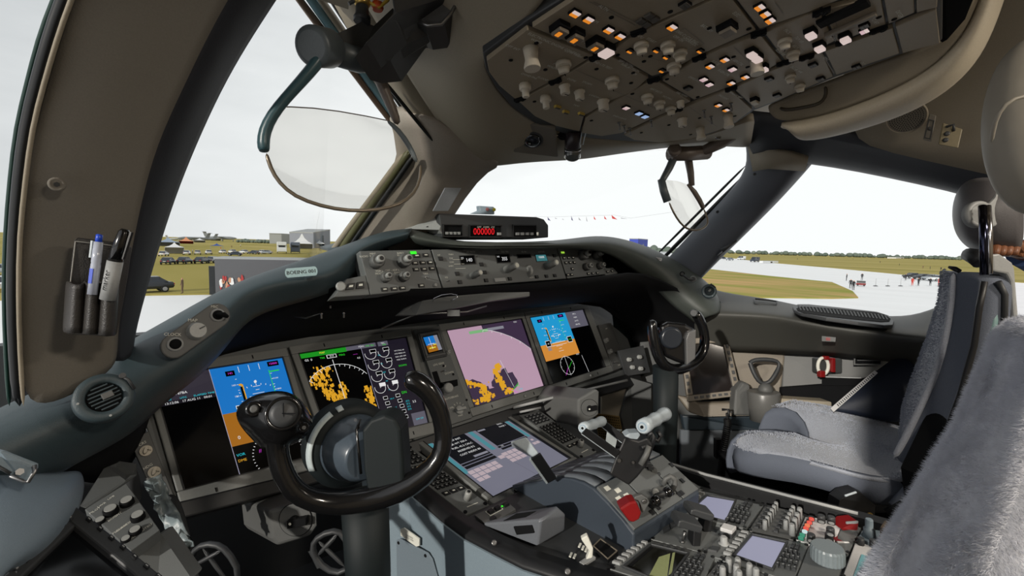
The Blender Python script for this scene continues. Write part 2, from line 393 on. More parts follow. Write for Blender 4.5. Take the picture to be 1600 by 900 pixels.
# ---- beam over the right side window, and the ceiling lining above it
beam = [
 [(1160,170,1.45),(1245,195,1.42),(1340,215,1.36),(1450,240,1.26),(1560,268,1.16),(1680,300,1.05)],
 [(1162,205,1.52),(1250,225,1.48),(1340,237,1.42),(1450,262,1.30),(1560,290,1.18),(1680,325,1.07)],
 [(1175,238,1.60),(1262,252,1.55),(1340,264,1.46),(1440,285,1.34),(1520,304,1.22),(1680,350,1.08)],
 [(1175,246,1.66),(1266,256,1.60),(1340,268,1.52),(1440,289,1.40),(1520,308,1.28),(1680,356,1.12)],
]
skin(rp(*beam), mat('beam_dark', (52, 55, 62), .6, bump=.1), 'trim_19', thick=.02, sub=1, **st)
clg = [
 [(1300,120,1.30),(1400,20,1.15),(1500,-80,1.0),(1700,-120,.9)],
 [(1325,165,1.32),(1430,110,1.2),(1540,40,1.08),(1700,0,.95)],
 [(1335,205,1.34),(1440,190,1.23),(1560,160,1.1),(1700,140,.97)],
 [(1345,228,1.36),(1450,252,1.24),(1560,276,1.13),(1700,310,1.0)],
]
skin(rp(*clg), M_beige, 'ceiling_lining_side', thick=.02, sub=1, **st)
for k in bpy.data.objects:
    if k.name == 'ceiling_lining_side': k.name = 'ceiling_lining'
# closing the roof over the overhead panel and to the rear
mb = MB()
a = [V((-1.1, -.75, 1.75)), V((1.35, -.75, 1.85)), V((1.7, -1.5, 2.04)), V((-1.5, -1.5, 2.04))]
mb.prism(a, (0, 0, .03), M_beige)
mb.prism([V((-.95, -.35, 1.72)), V((1.2, -.35, 1.78)), V((1.35, -.76, 1.85)), V((-1.1, -.76, 1.75))], (0, 0, .03), M_beige); mb.build('ceiling', **st)

# ---- right sill, side ledge and lower wall
sill = [
 [(1080,440,2.05),(1128,458,1.98),(1200,466,1.88),(1240,476,1.80),(1300,486,1.72),(1365,493,1.64),(1425,496,1.56),(1480,474,1.5),(1540,440,1.42)],
 [(1085,450,1.98),(1128,465,1.92),(1200,471,1.82),(1240,481,1.73),(1300,491,1.65),(1365,498,1.57),(1425,500,1.50),(1490,492,1.42),(1560,470,1.32)],
 [(1085,478,1.88),(1130,482,1.80),(1200,486,1.70),(1240,492,1.63),(1300,500,1.55),(1365,510,1.47),(1425,518,1.40),(1500,525,1.31),(1580,530,1.22)],
 [(1085,488,1.82),(1140,491,1.74),(1205,493,1.66),(1240,500,1.59),(1300,513,1.51),(1365,521,1.44),(1425,529,1.37),(1500,540,1.29),(1580,550,1.2)],
 [(1085,500,1.84),(1150,502,1.76),(1205,505,1.68),(1240,512,1.62),(1300,524,1.54),(1365,532,1.47),(1425,540,1.40),(1500,552,1.32),(1580,562,1.24)],
 [(1085,548,1.90),(1150,550,1.84),(1205,552,1.78),(1240,553,1.72),(1300,556,1.66),(1365,562,1.58),(1425,570,1.5),(1500,582,1.42),(1580,595,1.3)],
]
skin(rp(*sill), M_sill, 'trim_20', thick=.015, sub=2, **st)

# ---- glass
M_glass = glassy('window_glass', (.97, .985, .98), .12)
def pane(n, pts, lab=None):
    mb = MB(); mb.prism([P(*p) for p in pts], FW*.006, M_glass); mb.build('window_%d' % n, **st)
pane(1, [(-150,-80,.62),(135,-70,.60),(30,280,.64),(22,460,.66),(30,650,.68),(-150,720,.7)])
pane(2, [(420,-80,.88),(525,-80,.88),(655,215,1.36),(500,440,1.55),(130,600,.98),(270,300,.86)])
pane(3, [(755,250,1.5),(1190,225,1.85),(1185,270,1.86),(1000,455,2.2),(700,455,1.95),(640,400,1.8)])
pane(4, [(1280,245,1.68),(1560,285,1.42),(1560,500,1.62),(1410,515,1.72),(1075,475,2.12),(1100,415,2.05)])
# ================================================================ glareshield
gs = thing('glareshield', 'dark curved glareshield sweeping below the windshields with an arm on each side', 'glareshield', P(790, 400, 1.3))
# left arm: outer (window-side) edge, crown, inner lip, underside
arm = [
 # outer-back      outer crest        mid face          lip               under
 [(650,352,1.42),(645,355,1.34),(640,359,1.28),(636,366,1.25),(640,376,1.30)],
 [(600,352,1.42),(602,357,1.30),(598,368,1.24),(590,378,1.22),(600,388,1.28)],
 [(555,362,1.38),(557,373,1.26),(556,385,1.20),(553,395,1.18),(565,410,1.25)],
 [(505,372,1.32),(505,391,1.20),(518,418,1.13),(530,433,1.11),(545,448,1.18)],
 [(450,390,1.26),(449,410,1.13),(455,428,1.07),(462,440,1.05),(480,470,1.12)],
 [(385,412,1.18),(388,430,1.06),(392,442,1.01),(398,448,.99),(430,482,1.06)],
 [(325,440,1.10),(330,457,.99),(345,470,.95),(368,474,.94),(385,500,1.00)],
 [(265,470,1.03),(272,490,.92),(305,512,.88),(352,508,.90),(356,540,.95)],
 [(205,505,.97),(214,522,.85),(260,550,.815),(322,552,.85),(318,585,.90)],
 [(150,540,.91),(157,556,.79),(205,590,.755),(260,598,.80),(255,630,.85)],
 [(85,575,.86),(95,588,.73),(150,625,.695),(215,655,.75),(208,680,.80)],
 [(30,600,.82),(40,614,.69),(90,655,.65),(140,690,.70),(135,715,.75)],
 [(-30,628,.78),(-20,642,.65),(20,690,.61),(62,738,.66),(60,760,.7)],
 [(-110,660,.74),(-100,680,.61),(-60,730,.57),(-20,790,.62),(-20,810,.66)],
]
arm = [[(r[1][0]-3, r[1][1]+7, r[1][2]+.13)]+r[1:] for r in arm]
skin(rp(*arm), M_shield, 'left_arm', gs, thick=.012, sub=2)
# brow across the mode panel, and the right arm
brow = [
 [(642,350,1.48),(642,355,1.40),(640,360,1.30),(640,368,1.26),(648,384,1.30)],
 [(680,362,1.58),(680,366,1.45),(680,372,1.31),(682,379,1.28),(684,388,1.33)],
 [(720,374,1.66),(722,378,1.5),(724,380,1.34),(726,384,1.30),(728,388,1.35)],
 [(790,374,1.78),(792,377,1.6),(794,380,1.40),(796,384,1.36),(797,388,1.41)],
 [(850,374,1.86),(855,376,1.66),(858,379,1.48),(860,383,1.44),(862,388,1.49)],
 [(890,368,1.92),(895,371,1.72),(898,376,1.56),(900,381,1.52),(905,389,1.57)],
 [(925,362,1.98),(930,366,1.78),(934,372,1.64),(935,380,1.60),(938,392,1.65)],
 [(960,364,2.02),(966,369,1.84),(970,376,1.72),(972,385,1.68),(968,405,1.72)],
 [(1000,372,2.06),(1008,381,1.88),(1006,392,1.78),(1000,401,1.74),(990,425,1.80)],
 [(1045,392,2.08),(1052,402,1.90),(1046,415,1.82),(1034,424,1.78),(1020,445,1.84)],
 [(1085,412,2.06),(1092,427,1.88),(1078,440,1.81),(1058,450,1.78),(1042,470,1.84)],
 [(1112,432,2.00),(1116,448,1.84),(1100,462,1.78),(1078,472,1.75),(1062,488,1.82)],
 [(1128,455,1.94),(1127,470,1.80),(1115,482,1.75),(1098,487,1.73),(1080,500,1.8)],
 [(1132,475,1.92),(1128,486,1.78),(1118,492,1.75),(1104,494,1.74),(1086,508,1.8)],
]
brow = [[(r[1][0], r[1][1]+4, r[1][2]+.12)]+r[1:] for r in brow]
skin(rp(*brow), M_arm_o, 'right_arm', gs, thick=.012, sub=2)
# shelf top behind the brow, up to the windshield
top = [
 [(520,372,1.5),(600,348,1.7),(700,352,1.95),(800,358,2.2),(900,352,2.3),(960,356,2.3),(1060,385,2.3),(1130,440,2.2)],
 [(530,385,1.30),(600,356,1.42),(700,374,1.5),(800,378,1.62),(900,372,1.75),(960,368,1.86),(1050,400,1.92),(1126,468,1.84)],
]
top = [
 [(500,385,1.55),(600,362,1.7),(700,376,1.95),(800,379,2.2),(900,374,2.3),(960,372,2.3),(1050,402,2.3),(1128,470,2.2)],
 [(530,392,1.30),(600,364,1.42),(700,379,1.5),(800,381,1.62),(900,377,1.75),(960,374,1.86),(1050,406,1.92),(1126,472,1.84)],
]
skin(rp(*top), M_shield, 'shelf', gs, thick=.01, sub=0)
# dark underside down to the instrument panel, left to right
und = [
 [(395,446,1.02),(470,446,1.10),(520,452,1.15),(600,458,1.20),(700,455,1.27),(800,450,1.36),(900,440,1.48),(965,432,1.60),(1000,425,1.74),(1060,452,1.80),(1105,490,1.78)],
 [(340,500,1.0),(430,490,1.12),(520,482,1.22),(600,478,1.28),(700,475,1.36),(800,470,1.46),(900,460,1.6),(965,455,1.75),(1000,460,1.9),(1060,480,1.92),(1100,505,1.85)],
 [(270,560,.98),(380,530,1.16),(500,512,1.28),(600,502,1.36),(700,492,1.46),(800,480,1.6),(900,470,1.78),(960,466,1.98),(1000,478,2.06),(1060,510,2.04),(1110,530,1.98)],
 [(215,600,1.0),(330,560,1.2),(480,530,1.36),(600,512,1.46),(700,498,1.60),(800,484,1.78),(900,474,1.98),(950,470,2.12),(1000,560,2.15),(1060,580,2.1),(1110,600,2.05)],
]
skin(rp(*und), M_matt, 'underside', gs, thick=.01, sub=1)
rec = [[(548,392,1.33),(600,380,1.42),(700,384,1.52),(800,385,1.66),(870,383,1.86),(940,380,2.0),(1000,396,2.06),(1050,416,2.04),(1100,450,1.98),(1122,484,1.88)],
 [(520,470,1.33),(600,470,1.42),(700,470,1.52),(800,470,1.66),(870,470,1.86),(940,480,2.04),(1000,520,2.12),(1050,560,2.1),(1100,600,2.05),(1122,640,1.98)]]
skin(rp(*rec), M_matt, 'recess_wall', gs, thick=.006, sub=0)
rin = [[(950,436,1.86),(1005,436,1.98),(1066,478,1.95),(1112,503,1.85)],[(955,480,2.16),(1010,520,2.18),(1070,545,2.12),(1120,550,2.02)],[(965,560,2.2),(1012,590,2.2),(1070,600,2.15),(1120,605,2.05)],[(970,640,2.2),(1015,640,2.2),(1070,660,2.15),(1120,660,2.05)]]
skin(rp(*rin), mat('dark_felt', (30, 38, 38), .95, spec=.1), 'right_inner_side', gs, thick=.008, sub=1)
# left inner side, going down beside the instrument panel
lin = [
 [(345,500,.96),(262,590,.86),(212,650,.78),(140,695,.72),(60,735,.67)],
 [(330,520,1.02),(255,600,.95),(220,670,.90),(170,720,.88),(110,750,.85)],
 [(300,560,1.08),(240,620,1.05),(225,690,1.02),(200,740,1.0),(170,760,.98)],
]
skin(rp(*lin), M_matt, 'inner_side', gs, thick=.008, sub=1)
# side console lobe at far left
lobe = [
 [(-120,700,.60),(-20,720,.62),(40,738,.66),(100,738,.70),(124,734,.74),(130,742,.78)],
 [(-120,760,.56),(-20,765,.58),(40,765,.62),(95,765,.66),(124,758,.70),(134,765,.74)],
 [(-120,830,.53),(-20,820,.55),(30,815,.58),(75,815,.62),(108,808,.66),(118,815,.70)],
 [(-120,890,.51),(-20,870,.53),(10,865,.55),(40,860,.57),(66,858,.60),(74,868,.64)],
 [(-120,990,.50),(-40,960,.51),(-15,930,.53),(0,905,.55),(12,890,.57),(18,900,.60)],
]
con = skin(rp(*lobe), mat('blue_grey_console', (126, 142, 156), .45, bump=.2, scale=700), 'side_console', thick=.012, sub=2)
props(con, 'smooth blue-grey console top with rounded corner below the left vent arm', 'console')
# ================================================================ main instrument panel
PP = Plane((0, 0, .87), (0, -.827, .562))
ip = thing('instrument_panel', 'grey main instrument panel holding the four big flight displays', 'instrument panel', PP(640, 620))
mb = MB()
out = [(205,600),(460,518),(700,486),(960,462),(1000,590),(780,650),(640,690),(470,748),(290,800),(262,760)]
mb.prism([PP(x, y, -.012) for x, y in out], PP.n*-.03, M_panel); mb.build('panel_body', ip, bevel=.002)
mb = MB()
rl = [(270,786),(470,738),(640,690),(790,640),(1000,578),(1003,598),(800,662),(640,712),(470,762),(278,812)]
mb.prism([PP(x, y, .012) for x, y in rl], PP.n*-.04, M_black); mb.build('lower_rail', ip, bevel=.004)
A_ = dict(
 S1=[(237,590),(441.7,558),(488,712),(288,766)], S2=[(466,552.6),(635,526.5),(670,661),(517,697)],
 S3=[(696.7,516.2),(814.8,497.9),(850.8,603),(740.7,636)], S4=[(827,496.2),(911.4,483.2),(945.6,573.7),(863.7,599.9)])
def display(q, label, gfx, mx=.05, mt=.09, mbm=.12, right=None, group=None):
    t = thing('display_unit', label, 'display', q.at(.5, .5), group)
    m = MB(); r = right if right is not None else mx
    # face frame with a bevelled opening round the glass
    m.qbox(q, -mx, -mt, 1+r, 0, -.02, .004, M_bezel); m.qbox(q, -mx, 1, 1+r, 1+mbm, -.02, .004, M_bezel)
    m.qbox(q, -mx, 0, 0, 1, -.02, .004, M_bezel); m.qbox(q, 1, 0, 1+r, 1, -.02, .004, M_bezel)
    m.build('bezel', t, bevel=.0025)
    m = MB(); m.qring(q, -.002, -.003, 1.002, 1.003, .0022, -.004, .0045, M_black)
    m.build('gasket', t)
    m = MB(); m.qbox(q, -.004, -.004, 1.004, 1.004, -.012, -.004, M_scr)
    m.build('screen', t)
    m = MB(); gfx(m, q.sub(0, 0, 1, 1, -.0038)); m.build('screen_image', t)
    for (u, v) in ((.22, -mt*.5), (.75, -mt*.5), (.2, 1+mbm*.55), (.8, 1+mbm*.55)):
        m = MB(); m.qbox(q, u-.004, v-.018, u+.004, v+.018, .003, .0052, M_matt); m.build('latch', t)
    m = MB(); c = q.at(.66, 1+mbm*.55, .004); m.lathe(c, q.n, [(.005, 0), (.005, .003), (.003, .0045)], M_knobg, 14); m.build('brightness_knob', t)
    return t
M_scr = mat('screen_black', (8, 9, 11), .12, spec=.5)
E_blue = glow('sky_blue_image', (22, 112, 190), 1); E_blue2 = glow('bright_blue_image', (30, 150, 205), 1)
E_brown = glow('earth_brown_image', (156, 98, 22), 1); E_brown2 = glow('earth_orange_image', (205, 135, 55), 1)
E_w = glow('white_image', (225, 225, 225), 1); E_g = glow('green_image', (40, 205, 40), 1); E_c = glow('cyan_image', (30, 190, 205), 1)
E_m = glow('magenta_image', (215, 60, 215), 1); E_am = glow('amber_image', (214, 156, 36), 1); E_gr = glow('grey_image', (88, 86, 98), 1)
E_gr2 = glow('pale_grey_image', (130, 130, 140), 1); E_dk = glow('dark_image', (20, 18, 26), 1); E_tape = glow('tape_image', (44, 92, 140), 1)
E_grn = glow('green_bar_image', (24, 140, 30), 1); E_y = glow('yellow_image', (225, 215, 60), 1); E_tc = glow('tape_brown_image', (120, 82, 50), 1)
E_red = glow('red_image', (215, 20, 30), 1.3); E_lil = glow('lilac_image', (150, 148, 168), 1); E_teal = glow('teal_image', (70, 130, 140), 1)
def blob(m, q, cu, cv, ru, rv, mt, h=.0003, seed=1, n=18):
    rnd = random.Random(seed); c = [q.at(cu, cv, h)]
    for i in range(n):
        a = 2*PI*i/n; k = .6+.55*rnd.random(); c.append(q.at(min(1, max(0, cu+math.cos(a)*ru*k)), min(1, max(0, cv+math.sin(a)*rv*k)), h))
    m.add(c, [(0, 1+i, 1+(i+1) % n) for i in range(n)], mt)
def radar(m, q, pts, seed=3):
    # ragged weather returns: many small squares gathered along the given centres
    rnd = random.Random(seed)
    for (cu, cv, ru, rv, n) in pts:
        for _ in range(n):
            u = cu+rnd.gauss(0, ru*.5); v = cv+rnd.gauss(0, rv*.5); s = .006+rnd.random()*.013
            if u-s < 0 or u+s > 1 or v-s < 0 or v+s > 1: continue
            rect(m, q, u-s, v-s*1.2, u+s, v+s*1.2, E_am, .0002)
def pfd(m, q, u0, u1, vb, blue, brown, aux):
    # attitude picture in u0..u1, horizon at v=.44; heading rose below vb
    s = q.sub(u0, 0, u1, 1)
    rect(m, s, 0, 0, 1, .445, blue); rect(m, s, 0, .445, 1, vb, brown); rect(m, s, 0, vb, 1, 1, M_scr, .0001)
    k = (u1-u0)/.6
    rect(m, s, .2, .10, .30, .80*vb, E_tape if blue is E_blue else E_gr2, .0003); rect(m, s, .76, .09, .85, .80*vb, E_tape if blue is E_blue else E_gr2, .0003)
    rect(m, s, .2, .445, .30, .80*vb, E_tc if blue is E_blue else E_gr2, .0004)
    rect(m, s, .30, .02, .78, .08, E_tape, .0003)
    for x in (.36, .5, .64): line(m, s, [(x, .02), (x, .08)], .0012, E_w, .0005)
    rect(m, s, .18, .05, .30, .10, M_scr, .0006); text(m, '141', s, .24, .075, .008, E_m, .0009)
    rect(m, s, .76, .02, .92, .07, M_scr, .0006); text(m, '15000', s, .84, .045, .008, E_m, .0009)
    for i in range(7):
        v = .14+i*.055; line(m, s, [(.28, v), (.30, v)], .0012, E_w, .0006); line(m, s, [(.76, v), (.785, v)], .0012, E_w, .0006)
        if i % 2: text(m, str(60+20*(6-i)), s, .24, v, .0065, E_w, .0006); text(m, str(15200-100*i), s, .815, v, .0055, E_w, .0006)
    line(m, s, [(.305, .2), (.345, .2), (.345, .42)], .005, E_am, .0006); line(m, s, [(.33, .22), (.33, .40)], .005, M_scr, .0007)
    line(m, s, [(.76, .12), (.9, .12)], .003, E_g, .0006)
    line(m, s, [(.755, .1), (.755, .42)], .0014, E_g, .0006)
    # pitch ladder, bank scale and aircraft symbol
    for i, (wd, v) in enumerate([(.10, .24), (.05, .275), (.16, .31), (.05, .345), (.10, .38), (.18, .50), (.08, .54), (.14, .58)]):
        line(m, s, [(.53-wd*.5, v), (.53+wd*.5, v)], .0012, E_w, .0006)
    line(m, s, [(.36, .445), (.72, .445)], .002, E_w, .0007); text(m, '/ / / / / / / /', s, .54, .43, .008, E_w, .0007)
    line(m, s, [(.33, .485), (.74, .485)], .0016, E_w, .0006)
    a = arc(s, .53, .44, .062, -.9, .9, 10)
    for i in range(len(a)): line(m, s, [a[i], (a[i][0]*.95+.53*.05, a[i][1]*.93+.44*.07)], .0013, E_w, .0006)
    blob(m, s, .53, .195, .03, .022, E_w, .0007, 4, 6)
    line(m, s, [(.40, .335), (.47, .335), (.47, .36)], .003, E_w, .0008); line(m, s, [(.66, .335), (.59, .335), (.59, .36)], .003, E_w, .0008)
    for (x, y) in ((.19, .44), (.80, .44)):
        rect(m, s, x, y-.05, x+.13, y+.045, E_w, .0009); rect(m, s, x+.008, y-.043, x+.122, y+.038, M_scr, .0011)
    text(m, '45', s, .255, .44, .009, E_w, .0014); text(m, '1510', s, .865, .44, .008, E_g, .0014)
    # heading rose
    c = (.54, 1.02 if aux else .84); r = .062*k if not aux else .075
    if aux:
        a = arc(s, .56, .90, .058, 0, 2*PI, 44)
        for i in range(0, 44): line(m, s, [a[i], (a[i][0]*.94+.56*.06, a[i][1]*.94+.9*.06)], .0013, E_w, .0006)
        line(m, s, [(.56, .9), (.44, .86)], .0012, E_w, .0006); line(m, s, [(.56, .9), (.46, .98)], .0012, E_w, .0006)
        text(m, '//', s, .33, .84, .011, E_m, .0006); text(m, 'VOR', s, .08, .83, .009, E_c, .0006); text(m, 'DME', s, .08, .88, .009, E_am, .0006)
        text(m, '0', s, .12, .68, .012, E_w, .0006); text(m, '46 15.0', s, .55, .985, .007, E_m, .0006); text(m, 'NM', s, .94, .98, .008, E_g, .0006)
    else:
        a = arc(s, .55, .81, .038, 0, 2*PI, 36); line(m, s, a, .0012, E_w, .0006)
        for i in range(0, 36, 3): line(m, s, [a[i], (a[i][0]*.88+.55*.12, a[i][1]*.88+.81*.12)], .0012, E_w, .0006)
        line(m, s, [(.55, .66), (.55, .96)], .0012, E_w, .0007); line(m, s, [(.55, .86), (.72, .76)], .0012, E_g, .0007)
        line(m, s, [(.42, .94), (.55, .84)], .0012, E_m, .0007); text(m, 'HDG', s, .93, .69, .008, E_w, .0006)
def g1(m, q):
    pfd(m, q, .40, 1, .745, E_blue, E_brown, True)
    rect(m, q, 0, 0, .395, .27, E_dk, .0002)
    rect(m, q, 0, 0, .395, .235, glow('dark_grey_image', (48, 44, 54), 1), .0003)
    for i, s in enumerate(['B787', 'BA-08', 'N787BA']): text(m, s, q, .15, .075+.052*i, .0085, E_w, .0006)
    text(m, 'FLIGHT        UTC       ELAPSED TIME', q, .20, .225, .0062, E_c, .0006, 1.1)
    text(m, '13:12:06   17 AUG 11   00:01', q, .20, .256, .0078, E_w, .0006, 1.0)
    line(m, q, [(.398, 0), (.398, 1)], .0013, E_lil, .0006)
def g2(m, q):
    rect(m, q, 0, 0, .40, .055, E_grn); rect(m, q, .40, 0, .68, .05, E_gr); rect(m, q, 0.5, .07, 0.5, .07, E_gr)
    rect(m, q, .80-.1, 0, .80, .055, E_gr); text(m, 'MAP', q, .19, .027, .008, E_y); text(m, 'PLAN', q, .54, .026, .007, E_w); text(m, 'TFC', q, .75, .027, .007, E_w)
    s = q.sub(0, 0, .53, 1)
    cu, cv, R_ = .485, .53, .097
    for a0, a1 in ((-1.0, 1.05),): line(m, s, [p for p in arc(s, cu, cv, R_, -2.0, 2.0, 60) if .01 <= p[0] <= .99], .0014, E_w)
    for i in range(25):
        a = -1.8+i*.15; p = arc(s, cu, cv, R_, a, a, 1)[0]; r = arc(s, cu, cv, R_*(.93 if i % 3 else .89), a, a, 1)[0]
        if 0.01 < p[0] < .99: line(m, s, [p, r], .0014, E_w)
    line(m, s, [(cu, .12), (cu, .95)], .0016, E_w)
    rect(m, s, .41, .06, .57, .10, E_w, .0003); rect(m, s, .42, .065, .56, .095, M_scr, .0005); text(m, '314', s, .49, .08, .008, E_w, .0008)
    text(m, 'TRK', s, .34, .085, .008, E_g); text(m, 'MAG', s, .66, .085, .008, E_g); text(m, 'GS  0', s, .12, .085, .009, E_w); text(m, '4.0', s, .92, .15, .008, E_w); text(m, '------', s, .88, .10, .007, E_m)
    radar(m, s, [(.28, .22, .12, .05, 22), (.22, .30, .10, .08, 30), (.12, .30, .08, .08, 12), (.24, .42, .10, .08, 40), (.30, .52, .10, .08, 34), (.50, .46, .07, .10, 34), (.46, .56, .08, .07, 30), (.36, .66, .12, .08, 26), (.93, .62, .08, .12, 60), (.86, .76, .14, .1, 80), (.72, .86, .14, .08, 40)], 5)
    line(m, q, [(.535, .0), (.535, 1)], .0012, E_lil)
    rect(m, q, .537, 0, 1, 1, glow('eicas_ground', (26, 22, 34), 1), .0001)
    for cI, cu in enumerate((.605, .735)):
        for r in range(4):
            cv = .13+r*.13; a = arc(q, cu, cv, .0165, .9, 5.0, 20); line(m, q, a, .0013, E_w, .0005); line(m, q, [a[0], (cu, cv)], .0012, E_w, .0005)
            rect(m, q, cu, cv-.052, cu+.062, cv-.012, E_w, .0005)
            if r < 3: rect(m, q, cu+.003, cv-.048, cu+.059, cv-.016, M_scr, .0007)
        for r in range(5):
            v = .62+r*.06; u_ = cu+.006*r; rect(m, q, u_, v, u_+.045, v+.036, E_w, .0005)
            rect(m, q, u_+.003, v+.004, u_+.042, v+.032, M_scr, .0007)
    for r, s_ in enumerate(['TPR', 'N1', 'EGT', 'N2', 'FF', 'OIL P', 'OIL T', 'VIB']): text(m, s_, q, .685+.001*r, .16+.1*r, .0055, E_c, .0006)
    text(m, 'CRZ  98.0', q, .62, .03, .0065, E_g, .0006); text(m, 'CRZ', q, .76, .045, .0065, E_g, .0006)
    q2 = q.sub(.90, 0, 1, 1)
    return
def g2b(m, q):
    g2(m, q)
    for i, s_ in enumerate(['UP FLIGHT DATA', 'CHECK LIST DISPL', 'ELECTRONIC KEY', 'GND CONTROL']):
        pass
def g3(m, q):
    rect(m, q, 0, 0, 1, 1, glow('lilac_glare', (178, 146, 166), 1), .0001)  # glare on the glass, painted as a glowing lilac fill
    # darker triangle top right and lower left, where the picture shows through
    dk = glow('deep_purple_image', (58, 44, 66), 1)
    a = [(.44, .07), (.55, .10), (.66, .155), (.78, .235), (.88, .32), (.99, .45)]
    m.add([q.at(.44, 0, .00015), q.at(1, 0, .00015), q.at(1, .46, .00015)] + [q.at(u, v, .00015) for u, v in a[::-1]], [tuple(range(3+len(a)))], dk)
    line(m, q, a, .0014, E_w)
    for u, v in a: line(m, q, [(u, v), (u-.012, v+.03)], .0013, E_w)
    rect(m, q, .26, .06, .5, .10, glow('faded_green_image', (120, 175, 120), 1)); rect(m, q, .5, .055, .72, .095, E_gr2); text(m, 'CDU', q, .9, .03, .008, E_w)
    blob(m, q, .13, .86, .16, .17, dk, .0003, 2, 22); blob(m, q, .48, .82, .17, .20, dk, .0003, 6, 22); rect(m, q, 0, .80, .26, 1, dk, .00035); rect(m, q, .2, .84, .55, 1, dk, .00035)
    radar(m, q.sub(0, 0, 1, 1, .0005), [(.06, .72, .08, .03, 14), (.14, .76, .08, .03, 20), (.2, .84, .05, .07, 34), (.17, .94, .08, .06, 36), (.05, .95, .04, .04, 8), (.46, .60, .03, .05, 18), (.42, .70, .035, .09, 36), (.44, .82, .035, .09, 36), (.5, .93, .05, .04, 24), (.02, .68, .02, .03, 6)], 9)
    line(m, q, [(.52, .52), (.58, .9)], .0012, E_w, .0008); line(m, q, [(.5, .97), (.66, .86)], .0016, E_g, .0008); line(m, q, [(.5, .9), (.6, .98)], .0016, E_m, .0008)
    text(m, 'VOR', q, .66, .95, .009, E_c, .0009); text(m, 'DME', q, .64, .90, .008, E_g, .0009)
def g4(m, q):
    pfd(m, q, 0, .64, .68, E_blue2, E_brown2, False)
    rect(m, q, .64, 0, 1, .28, E_gr, .0002); 
    for i in range(4): text(m, ['MIC L', 'MAIN', 'AUTO', 'OBS SEL'][i], q, .80, .05+.06*i, .0085, E_w, .0006)
    line(m, q, [(.66, .72), (.68, 1)], .0014, E_w, .0006)
QS = {k: QP(PP, *v) for k, v in A_.items()}
def g2c(m, q):
    g2(m, q)
    s = q.sub(.86, 0, 1, 1)
    for i, s_ in enumerate(['NO STALL HF', 'HYD PRESS SYS', 'ELEC GEN OFF', 'FUEL PUMP R']): text(m, s_, q, .895, .14+.036*i, .0056, E_w, .0006)
    text(m, 'DOWN', q, .89, .32, .008, E_g, .0006); text(m, 'DN', q, .83, .62, .011, E_g, .0006); text(m, '3.5', q, .91, .74, .01, E_w, .0006)
    rect(m, q, .84, .86, 1, 1, E_gr, .0003); text(m, 'GW 320', q, .92, .93, .007, E_c, .0006)
    for i in range(4): text(m, '57.5', q, .84, .72+.03*i, .007, E_c, .0006)
display(QS['S1'], 'leftmost big flight display, blue and brown horizon beside a black field', g1, .05, .09, .12, right=.055)
display(QS['S2'], 'big display with amber weather map and engine dials behind the left yoke', g2c, .055, .09, .12, right=.06)
display(QS['S3'], 'big display filled with painted pinkish lilac glare, amber patches at its foot', g3, .06, .09, .10, right=.05)
display(QS['S4'], 'rightmost big flight display, bright blue and orange horizon picture', g4, .06, .09, .10, right=.12)
# ================================================================ shared small hardware meshes (local z = outwards)
def proto(fn, name):
    m = MB(); fn(m); return m.mesh(name)
Z = V((0, 0, 1)); X = V((1, 0, 0)); Y = V((0, 1, 0)); O = V()
def _knob_round(m, col, r=.009, h=.014):
    m.lathe(O, Z, [(r*1.05, 0), (r*1.05, h*.15), (r*.86, h*.22), (r*.86, h*.92), (r*.74, h)], col, 20, ridge=.06); m.box((r*.35, 0, h), (r*.45, 0, 0), (0, r*.06, 0), (0, 0, .0004), M_matt)
def _knob_ptr(m, col, r=.0105, h=.014):
    m.lathe(O, Z, [(r, 0), (r, h*.35), (r*.92, h*.42)], col, 20); m.lathe(V((0, 0, h*.42)), Z, [(r*.8, 0), (r*.66, h*.6)], col, 14, flat=.42)
    m.box((r*.5, 0, h*1.03), (r*.3, 0, 0), (0, r*.05, 0), (0, 0, .0003), M_matt)
def _dual(m, col, r=.009, h=.020):
    m.lathe(O, Z, [(r, 0), (r, h*.4), (r*.85, h*.45), (r*.6, h*.46), (r*.6, h*.95), (r*.5, h)], col, 20, ridge=.07)
K_round = proto(lambda m: _knob_round(m, M_knob), 'knob_round'); K_ptr = proto(lambda m: _knob_ptr(m, M_knob), 'knob_pointer'); K_dual = proto(lambda m: _dual(m, M_knob), 'knob_dual')
K_roundg = proto(lambda m: _knob_round(m, M_knobg), 'knob_round_grey'); K_ptrg = proto(lambda m: _knob_ptr(m, M_knobg), 'knob_pointer_grey')
K_cap = proto(lambda m: (m.lathe(O, Z, [(.010, 0), (.010, .012), (.0085, .014)], M_panel2, 22, ridge=.05), m.lathe(V((0, 0, .014)), Z, [(.0055, 0), (.0055, .008), (.0045, .009)], M_knobg, 18), m.lathe(V((0, 0, .023)), Z, [(.003, 0), (.003, .0006)], M_black, 12)), 'knob_capped')
K_long = proto(lambda m: (m.lathe(O, Z, [(.008, 0), (.0075, .022), (.0062, .028), (.0062, .034)], M_knobg, 20, ridge=.06), m.lathe(V((0, 0, .034)), Z, [(.0045, 0), (.0045, .001)], M_white, 14)), 'knob_long')
def _toggle(m): m.lathe(O, Z, [(.0035, 0), (.0035, .002)], M_steel, 6); m.tube([V((0, 0, .001)), V((.002, 0, .008)), V((.0035, 0, .014))], [.0012, .0016, .0022], M_steel, 8)
K_tog = proto(_toggle, 'toggle')
def korry(top, low, dark=M_matt):
    def f(m):
        m.box((0, 0, .0015), (.0105, 0, 0), (0, .0085, 0), (0, 0, .0035), dark); m.box((0, .0038, .0055), (.009, 0, 0), (0, .0034, 0), (0, 0, .0012), top); m.box((0, -.0038, .0055), (.009, 0, 0), (0, .0034, 0), (0, 0, .0012), low)
    return f
